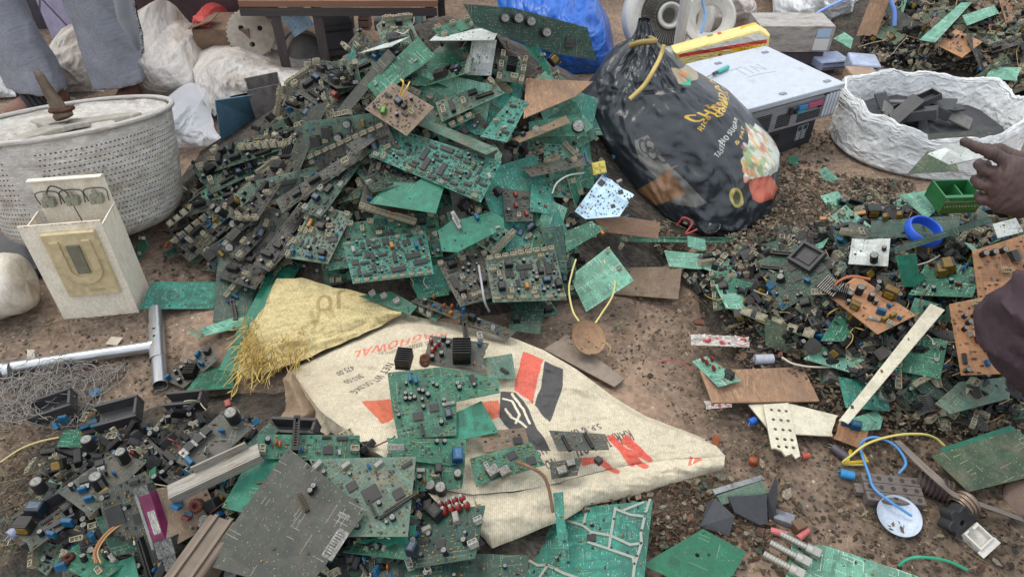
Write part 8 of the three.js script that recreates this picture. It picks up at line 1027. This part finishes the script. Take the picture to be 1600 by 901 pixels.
crumbs('scrap_flakes', 'mixed flakes of plastic and board strewn over the ground', flake, crumbM, spotsIn([[REG.rcrumb, 3600], [REG.mid, 560], [REG.right, 3000], [REG.bottom, 500], [[[1340, 110], [1350, 40], [1430, -10], [1600, -10], [1600, 230], [1560, 120], [1440, 100]], 900], [REG.left, 90], [REG.leftb, 100], [REG.gap, 120], [REG.backr, 260]], 502, [0, 0.012]), [0x8a7862, 0xa29078, 0x75644f, 0xb4a88f, 0x84604c, 0x54493f, 0x8a6650, 0x5c7264, 0x7c6c58, 0x64564a, 0xc4baa6, 0x8c7a66], 0.0024, 0.0072);
crumbs('straw_litter', 'dry straws and thin sticks strewn on the earth', straw, crumbM, spotsIn([[REG.mid, 420], [REG.left, 260], [REG.leftb, 160], [REG.rcrumb, 200], [REG.right, 160], [REG.bottom, 60]], 503, [0.001, 0.006]), [0xb8a67c, 0x9a8660, 0x8a7454, 0xcabb96], 0.008, 0.02, 0.25);
const heapR = { main: [[300, 340], [300, 260], [470, 140], [620, 45], [740, 15], [880, 90], [930, 190], [980, 280], [1000, 360], [900, 460], [680, 460], [560, 420], [440, 430], [330, 420]], front: [[60, 720], [90, 660], [200, 650], [330, 630], [430, 660], [600, 700], [740, 770], [760, 880], [640, 901], [120, 901], [50, 840]], right: [[1060, 440], [1110, 395], [1220, 380], [1300, 350], [1480, 290], [1600, 330], [1600, 650], [1400, 620], [1270, 560]], far: [[1340, 100], [1350, 40], [1430, -10], [1600, -10], [1600, 230], [1560, 120], [1440, 100]] };
const loose = [['conn', 'cream connectors', 120, 60, 40, 20], ['cap', 'small cylindrical capacitors', 110, 150, 260, 60], ['black', 'black sockets', 60, 110, 260, 120], ['dip', 'black chips', 60, 80, 160, 50], ['disc', 'disc capacitors', 60, 60, 90, 30], ['res', 'resistors with leads', 160, 160, 300, 160], ['relay', 'black and blue relays', 24, 24, 60, 20], ['filmB', 'blue film capacitors', 14, 26, 30, 6], ['tra', 'small transformers', 6, 12, 40, 16], ['smd', 'tiny black parts', 300, 400, 700, 240]];
const LN = { tra: 'transformers', black: 'sockets', dip: 'chips', conn: 'connectors', cap: 'capacitors', disc: 'disc_capacitors', res: 'resistors', relay: 'relays', filmB: 'film_capacitors', smd: 'tiny_parts' };
loose.forEach(([k, word, a, b, c, d], i) => { const sp = spotsIn([[heapR.main, a], [heapR.front, b], [heapR.right, c], [heapR.far, d]], 600 + i, [0.0, 0.03]); reseed(700 + i); const im = new THREE.InstancedMesh(KG[k].g[0], KG[k].mat, sp.length), q = new THREE.Object3D(); sp.forEach((p, j) => { q.position.copy(p); q.rotation.set(-Math.PI / 2 + rr(-0.8, 0.8), rr(-0.8, 0.8), rr(0, 6.28)); q.scale.setScalar(rr(0.85, 1.25)); q.updateMatrix(); im.setMatrixAt(j, q.matrix); }); im.name = numbered(`loose_${LN[k]}`); tag(im, `loose ${word} fallen between the boards of the heaps`, 'loose parts'); im.userData.kind = 'stuff'; im.castShadow = im.receiveShadow = true; scene.add(im); });
{ // frayed wires and leads in the heaps
  reseed(810); const l = {}; for (const [poly, n] of [[heapR.main, 46], [heapR.right, 130], [heapR.front, 40], [heapR.far, 70]]) { const xs = poly.map((p) => p[0]), ys = poly.map((p) => p[1]); for (let i = 0; i < n; i++) { let x = rr(Math.min(...xs), Math.max(...xs)), y = rr(Math.min(...ys), Math.max(...ys)); if (!inPoly(x, y, poly)) continue; const pts = []; let dx = rr(-14, 14), dy = rr(-8, 8), h = rr(0.01, 0.05); for (let k = 0; k < 5; k++) { pts.push(onH(x, y, h)); x += dx; y += dy; dx += rr(-8, 8); dy += rr(-6, 6); h = clamp(h + rr(-0.012, 0.016), 0.004, 0.07); } const c = pick([0x6a4038, 0x8a3a34, 0xb0a890, 0x3a3a3c, 0x8c7a5a, 0xc0b8a8, 0xa88a50]); (l[c] ??= []).push(tube(pts, rr(0.0008, 0.0017), 18, 5)); } }
  Object.entries(l).forEach(([c, gs], i) => { const o = one('loose_wires', `${['dark', 'red', 'pale', 'black', 'tan', 'white', 'ochre'][['6963256', '9058868', '11577488', '3816508', '9206362', '12630184', '11045456'].indexOf(c)] ?? 'mixed'} thin loose wires threaded through the heaps`, 'wires', merge(gs), S({ color: +c, roughness: 0.6 })); o.userData.kind = 'stuff'; });
}

// ---------- people ----------
const skinTex = (col) => S({ map: plainTex(col, { vary: 0.08, grain: 0.06, dirtAmt: 0.15, dirtCol: [col[0] * 0.75, col[1] * 0.75, col[2] * 0.75] }), roughness: 0.6 });
{ // the standing person, only the trouser legs and a sandalled foot in the frame
  const heel = P(98, 152, 0.03), toe = P(8, 186, 0.02), hemL = PZ(62, 140, -2.4), hemR = PZ(199, 150, -2.45), hip = [(hemL.x + hemR.x) / 2 - 0.02, 0.92, -2.52];
  const o = thing('person', 'standing person in grey trousers and dark sandals behind the drum', 'person', [hip[0], 0, -2.45]);
  const kneeL = [-1.79, 0.48, -2.46], kneeR = [-1.44, 0.48, -2.47], A = (v) => [v.x, v.y, v.z], dir = toe.clone().sub(heel).normalize(), side = new V3(-dir.z, 0, dir.x);
  const along = (t, y, s = 0) => { const p = heel.clone().lerp(toe, t).addScaledVector(side, s); return [p.x, y, p.z]; };
  const caps = [[along(0.05, 0.04), along(0.4, 0.05), 0.034, 0.036], [along(0.4, 0.052), along(0.8, 0.034, 0.0), 0.038, 0.034], [along(0.22, 0.06), [kneeL[0], 0.3, kneeL[2]], 0.036, 0.05]];
  for (let i = 0; i < 5; i++) caps.push([along(0.76, 0.03, (i - 2) * 0.016), along(0.98 - Math.abs(i - 0.5) * 0.03, 0.024, (i - 2) * 0.0175), 0.013 - i * 0.0008, 0.01 - i * 0.0006, 0.012]);
  const footL = sdfMesh(capsField(caps, 0.03), [Math.min(heel.x, toe.x) - 0.1, -0.01, Math.min(heel.z, toe.z) - 0.1], [Math.max(heel.x, toe.x) + 0.1, 0.28, Math.max(heel.z, toe.z) + 0.1], 0.005);
  const fr = [hemR.x, 0, hemR.z], rc = [[[fr[0], 0.04, fr[2] - 0.06], [fr[0] + 0.02, 0.035, fr[2] + 0.12], 0.036, 0.034], [[fr[0], 0.06, fr[2] - 0.04], [kneeR[0], 0.3, kneeR[2]], 0.036, 0.05]];
  for (let i = 0; i < 5; i++) rc.push([[fr[0] + (i - 2) * 0.016, 0.03, fr[2] + 0.12], [fr[0] + (i - 2) * 0.018, 0.022, fr[2] + 0.17 - Math.abs(i - 1) * 0.008], 0.012, 0.01, 0.012]);
  const footR = sdfMesh(capsField(rc, 0.03), [fr[0] - 0.12, -0.01, fr[2] - 0.14], [fr[0] + 0.12, 0.28, fr[2] + 0.2], 0.007);
  const up = [[[hip[0], 1.0, hip[2]], [hip[0], 1.4, hip[2]], 0.13, 0.15], [[hip[0], 1.42, hip[2]], [hip[0], 1.56, hip[2] + 0.01], 0.06, 0.055], [[hip[0], 1.62, hip[2] + 0.015], [hip[0], 1.72, hip[2] + 0.01], 0.075, 0.09], [[hip[0], 1.63, hip[2] + 0.09], [hip[0], 1.66, hip[2] + 0.095], 0.016, 0.012]];
  for (const s of [-1, 1]) up.push([[hip[0] + s * 0.17, 1.42, hip[2]], [hip[0] + s * 0.23, 1.15, hip[2]], 0.055, 0.045], [[hip[0] + s * 0.23, 1.15, hip[2]], [hip[0] + s * 0.24, 0.92, hip[2] + 0.06], 0.042, 0.03], [[hip[0] + s * 0.24, 0.9, hip[2] + 0.07], [hip[0] + s * 0.235, 0.8, hip[2] + 0.09], 0.034, 0.02]);
  const upper = sdfMesh(capsField(up, 0.04), [hip[0] - 0.32, 0.76, hip[2] - 0.2], [hip[0] + 0.32, 1.84, hip[2] + 0.22], 0.013);
  put(o, 'body', merge([footL, footR, upper].map((g) => g.toNonIndexed())), skinTex([128, 92, 78]));
  const trous = (p) => { let d = smin(capD(p, A(hemL), kneeL, 0.094, 0.088), capD(p, kneeL, [hip[0] - 0.1, 0.9, hip[2]], 0.092, 0.12), 0.04); const d2 = smin(capD(p, A(hemR), kneeR, 0.098, 0.085), capD(p, kneeR, [hip[0] + 0.1, 0.9, hip[2]], 0.09, 0.12), 0.04); d = smin(d, d2, 0.02); d = smin(d, capD(p, [hip[0] - 0.06, 0.95, hip[2]], [hip[0] + 0.06, 0.97, hip[2]], 0.14, 0.14), 0.06); const f = 0.022 * (ridge(p.x * 7 + p.y * 1.6, p.y * 2.6 + p.x * 2, p.z * 7) - 0.5) + 0.005 * nz(p.x * 22, p.y * 9, p.z * 22); return Math.max(d - f, 0.088 + 0.012 * Math.sin(p.x * 17) - p.y); };
  const cloth = S({ map: plainTex([138, 140, 149], { vary: 0.1, grain: 0.16, dirtAmt: 0.15, dirtCol: [112, 110, 116] }), roughness: 0.9, bumpMap: bumpTex, bumpScale: 0.001 });
  put(o, 'trousers', sdfMesh(trous, [-2.02, 0.0, -2.72], [-1.22, 1.1, -2.25], 0.0105), cloth);
  put(o, 'shirt', sdfMesh((p) => smin(capD(p, [hip[0], 1.0, hip[2]], [hip[0], 1.38, hip[2]], 0.155, 0.17), smin(capD(p, [hip[0] - 0.15, 1.42, hip[2]], [hip[0] - 0.22, 1.22, hip[2]], 0.08, 0.07), capD(p, [hip[0] + 0.15, 1.42, hip[2]], [hip[0] + 0.22, 1.22, hip[2]], 0.08, 0.07), 0.03), 0.05) - 0.006 * ridge(p.x * 8, p.y * 5, p.z * 8), [hip[0] - 0.34, 0.8, hip[2] - 0.24], [hip[0] + 0.34, 1.58, hip[2] + 0.24], 0.014), S({ map: plainTex([176, 178, 184], {}), roughness: 0.9 }));
  put(o, 'hair', sdfMesh((p) => Math.max(capD(p, [hip[0], 1.7, hip[2] - 0.015], [hip[0], 1.74, hip[2] - 0.01], 0.096, 0.098), 1.68 - p.y + (p.z - hip[2]) * 0.8), [hip[0] - 0.13, 1.58, hip[2] - 0.15], [hip[0] + 0.13, 1.86, hip[2] + 0.12], 0.01), S({ color: 0x1a1614, roughness: 0.7 }));
  // cloth hanging at the right with a dark patterned border
  const cc = canvasOf(256, 512, (x) => { x.fillStyle = css(142, 143, 148); x.fillRect(0, 0, 256, 512); reseed(44); for (let i = 0; i < 420; i++) { x.fillStyle = R() < 0.7 ? css(34, 34, 40) : css(206, 206, 206); x.fillRect(rr(206, 250), rr(0, 512), rr(4, 16), rr(3, 9)); } });
  const T1 = curvePx([[172, -20], [186, 30], [205, 62], [214, 80]]), T2 = curvePx([[206, -20], [215, 20], [224, 50], [225, 82]]);
  const hc = gridGeo(24, 50, (s, t) => { const a = T1(t), b = T2(t), q = PZ(lerp(a[0], b[0], s), lerp(a[1], b[1], s), -2.36); q.z += 0.014 * Math.sin(s * 6 + t * 3) ; return q; });
  put(o, 'hanging_cloth', noIdx([hc, hc.clone().translate(0.001, 0, -0.006)]), S({ map: tex(cc), roughness: 0.9 }));
  // sandals
  const sm = S({ color: 0x2c2a2e, roughness: 0.7 }), so = S({ map: plainTex([150, 146, 138], { dirtAmt: 0.4 }), roughness: 0.8 });
  const sole = (c0, d, sd) => { const pts = [[-0.02, -0.032], [0.05, -0.034], [0.13, -0.036], [0.2, -0.047], [0.27, -0.046], [0.305, -0.02], [0.31, 0.01], [0.28, 0.042], [0.2, 0.046], [0.12, 0.036], [0.04, 0.034], [-0.02, 0.028], [-0.034, 0]]; const s = new THREE.Shape(); s.moveTo(...pts[0]); s.splineThru([...pts.slice(1), pts[0]].map((p) => new V2(...p))); const g = new THREE.ExtrudeGeometry(s, { depth: 0.014, bevelEnabled: true, bevelSize: 0.002, bevelThickness: 0.002, bevelSegments: 2 }).rotateX(-Math.PI / 2); const th = Math.atan2(-d.z, d.x); return g.rotateY(th).translate(c0.x, 0.001, c0.z); };
  put(o, 'sandal_sole', sole(heel, dir, side), so); const frv = new V3(fr[0], 0, fr[2] - 0.08); put(o, 'sandal_sole', sole(frv, new V3(0.1, 0, 1).normalize()), so);
  const strap = (t, w, r) => tube([along(t, 0.02, -w), along(t + 0.03, 0.075, -w * 0.6), along(t + 0.03, 0.096, 0), along(t + 0.03, 0.075, w * 0.6), along(t, 0.02, w)].map((a) => new V3(...a)), r, 30, 8);
  put(o, 'sandal_strap', merge([strap(0.42, 0.052, 0.011), strap(0.5, 0.052, 0.011), strap(0.58, 0.05, 0.01), strap(0.34, 0.05, 0.01)]), sm);
}
{ // the crouching person at the right: a hand and a knee in the frame
  const W0 = PD(1653, 306, 1.17), o = thing('person', 'crouching person in dark maroon trousers, only a dark hand and a knee in view', 'person', [1.3, 0, -0.6]);
  // hand in its own frame: x to the fingertips (left in the photo), y up along the knuckles (photo up), z out of the back of the hand (to the eye)
  const ex = ray(1500, 262).sub(ray(1640, 296)).normalize(), toEye = EYE.clone().sub(W0).normalize(), ey = toEye.clone().cross(ex).normalize().negate(); if (ey.y < 0) ey.negate(); const ez = ex.clone().cross(ey).normalize(); if (ez.dot(toEye) < 0) ez.negate();
  const q = (p) => { const d = p; return d; };
  const palm = [[[0, 0.004, 0], [0.05, 0.01, 0.002], 0.027, 0.026, 0.02], [[0, -0.006, 0], [0.055, -0.02, 0], 0.026, 0.024, 0.02], [[0.03, 0.015, 0], [0.09, 0.03, 0.004], 0.022, 0.0165, 0.02], [[0.03, 0.004, 0], [0.096, 0.009, 0.006], 0.022, 0.017, 0.02], [[0.03, -0.01, 0], [0.092, -0.013, 0.004], 0.022, 0.016, 0.02], [[0.03, -0.02, 0], [0.083, -0.034, 0], 0.02, 0.0145, 0.02], [[-0.09, -0.006, -0.004], [0.01, 0, 0], 0.031, 0.027, 0.03]];
  const fingers = [ // knuckle, middle joint, last joint, tip
    [[0.09, 0.031, 0.004], [0.128, 0.041, -0.004], [0.15, 0.046, -0.014], [0.168, 0.05, -0.026]],
    [[0.096, 0.009, 0.006], [0.122, 0.014, -0.016], [0.118, 0.02, -0.044], [0.1, 0.022, -0.054]],
    [[0.092, -0.013, 0.004], [0.117, -0.011, -0.018], [0.112, -0.006, -0.044], [0.095, -0.004, -0.052]],
    [[0.083, -0.034, 0], [0.104, -0.034, -0.018], [0.099, -0.03, -0.038], [0.085, -0.028, -0.046]]];
  const thumb = [[0.03, 0.028, -0.012], [0.066, 0.044, -0.034], [0.096, 0.05, -0.046], [0.12, 0.048, -0.052]];
  const rad = [[0.0102, 0.0095, 0.0085, 0.0075], [0.0106, 0.0098, 0.0088, 0.0078], [0.01, 0.0093, 0.0083, 0.0074], [0.0088, 0.0082, 0.0074, 0.0066]];
  const hf = (p) => { let d = 1e3; for (const c of palm) d = smin(d, capD(p, c[0], c[1], c[2], c[3]), c[4]); fingers.forEach((f, i) => { let e = 1e3; for (let k = 0; k < 3; k++) e = smin(e, capD(p, f[k], f[k + 1], rad[i][k] + (k ? 0 : 0.001), rad[i][k + 1]), 0.004); e = smin(e, Math.hypot(p.x - f[1][0], p.y - f[1][1], p.z - f[1][2]) - rad[i][1] - 0.0012, 0.004); d = smin(d, e, 0.0055); }); let t = 1e3; for (let k = 0; k < 3; k++) t = smin(t, capD(p, thumb[k], thumb[k + 1], [0.017, 0.0125, 0.011][k], [0.0125, 0.011, 0.0088][k]), 0.006); d = smin(d, t, 0.009); const kn = Math.hypot(p.x - 0.115, p.z + 0.01) < 0.04 ? 0.0006 * Math.sin(p.x * 900) : 0; return d - 0.0022 * (ridge(p.x * 55, p.y * 40, p.z * 55) - 0.5) - kn; };
  const hg = sdfMesh(hf, [-0.1, -0.07, -0.075], [0.175, 0.09, 0.04], 0.0029); const mtx = new THREE.Matrix4().makeBasis(ex, ey, ez).setPosition(W0); hg.applyMatrix4(mtx); if (mtx.determinant() < 0) { hg.index.array.reverse(); hg.computeVertexNormals(); }
  const fa = new V3(-0.085, -0.006, -0.004).applyMatrix4(mtx), kn = PD(1632, 505, 1.06), el = [1.22, 0.44, -0.66], sh = [1.34, 0.76, -0.52], hp = [1.38, 0.2, -0.36], an = [1.12, 0.08, -0.55];
  const bc = [[[fa.x, fa.y, fa.z], el, 0.031, 0.045], [el, sh, 0.048, 0.06], [[1.4, 0.32, -0.36], [1.42, 0.74, -0.44], 0.14, 0.16], [[1.42, 0.82, -0.45], [1.37, 0.92, -0.5], 0.06, 0.055], [[1.34, 0.97, -0.54], [1.33, 1.04, -0.53], 0.085, 0.09], [[1.25, 0.97, -0.585], [1.245, 0.96, -0.59], 0.016, 0.014], [[1.46, 0.74, -0.36], [1.4, 0.5, -0.26], 0.06, 0.045], [[1.4, 0.5, -0.26], [1.2, 0.45, -0.3], 0.045, 0.032], [[an[0], 0.1, an[2]], [an[0] + 0.03, 0.04, an[2]], 0.04, 0.036], [[an[0] + 0.04, 0.035, an[2]], [an[0] - 0.16, 0.03, an[2] - 0.03], 0.036, 0.03], [[1.2, 0.06, -0.22], [1.02, 0.03, -0.24], 0.038, 0.03]];
  const bg = sdfMesh(capsField(bc, 0.035), [0.78, 0.0, -1.2], [1.62, 1.16, -0.05], 0.013);
  put(o, 'body', merge([hg.toNonIndexed(), bg.toNonIndexed()]), skinTex([74, 55, 52]));
  const tr = (p) => { let d = smin(capD(p, [kn.x, kn.y, kn.z], hp, 0.078, 0.125), capD(p, [kn.x, kn.y - 0.01, kn.z], [an[0], 0.13, an[2]], 0.076, 0.062), 0.03); d = smin(d, capD(p, [kn.x + 0.2, kn.y - 0.02, kn.z + 0.42], [1.44, 0.22, -0.26], 0.08, 0.12), 0.04); d = smin(d, capD(p, [kn.x + 0.2, kn.y - 0.03, kn.z + 0.42], [1.16, 0.12, -0.22], 0.078, 0.06), 0.04); return d - 0.022 * (ridge(p.x * 9 + p.y * 10, p.y * 14 - p.x * 12, p.z * 8) - 0.5) - 0.007 * (ridge(p.x * 16, p.y * 20 + p.x * 9, p.z * 14) - 0.5); };
  put(o, 'trousers', sdfMesh(tr, [0.68, 0.04, -0.95], [1.62, 0.56, -0.1], 0.009), S({ map: plainTex([56, 42, 48], { vary: 0.12, grain: 0.14, dirtAmt: 0.12, dirtCol: [84, 68, 68] }), roughness: 0.9, bumpMap: weave, bumpScale: 0.0004 }));
  put(o, 'shirt', sdfMesh((p) => smin(capD(p, [1.4, 0.3, -0.36], [1.42, 0.74, -0.44], 0.16, 0.178), smin(capD(p, sh, [1.27, 0.58, -0.6], 0.075, 0.06), capD(p, [1.46, 0.74, -0.36], [1.42, 0.58, -0.3], 0.075, 0.06), 0.02), 0.04) - 0.006 * ridge(p.x * 8, p.y * 6, p.z * 8), [1.1, 0.1, -0.75], [1.68, 0.98, -0.1], 0.014), S({ map: plainTex([92, 84, 84], {}), roughness: 0.9 }));
  put(o, 'hair', sdfMesh((p) => Math.max(capD(p, [1.35, 1.02, -0.52], [1.35, 1.06, -0.52], 0.096, 0.097), 1.0 - p.y + (1.32 - p.x) * 0.6), [1.2, 0.9, -0.66], [1.48, 1.18, -0.38], 0.01), S({ color: 0x15110f, roughness: 0.7 }));
}
renderer.render(scene, camera);
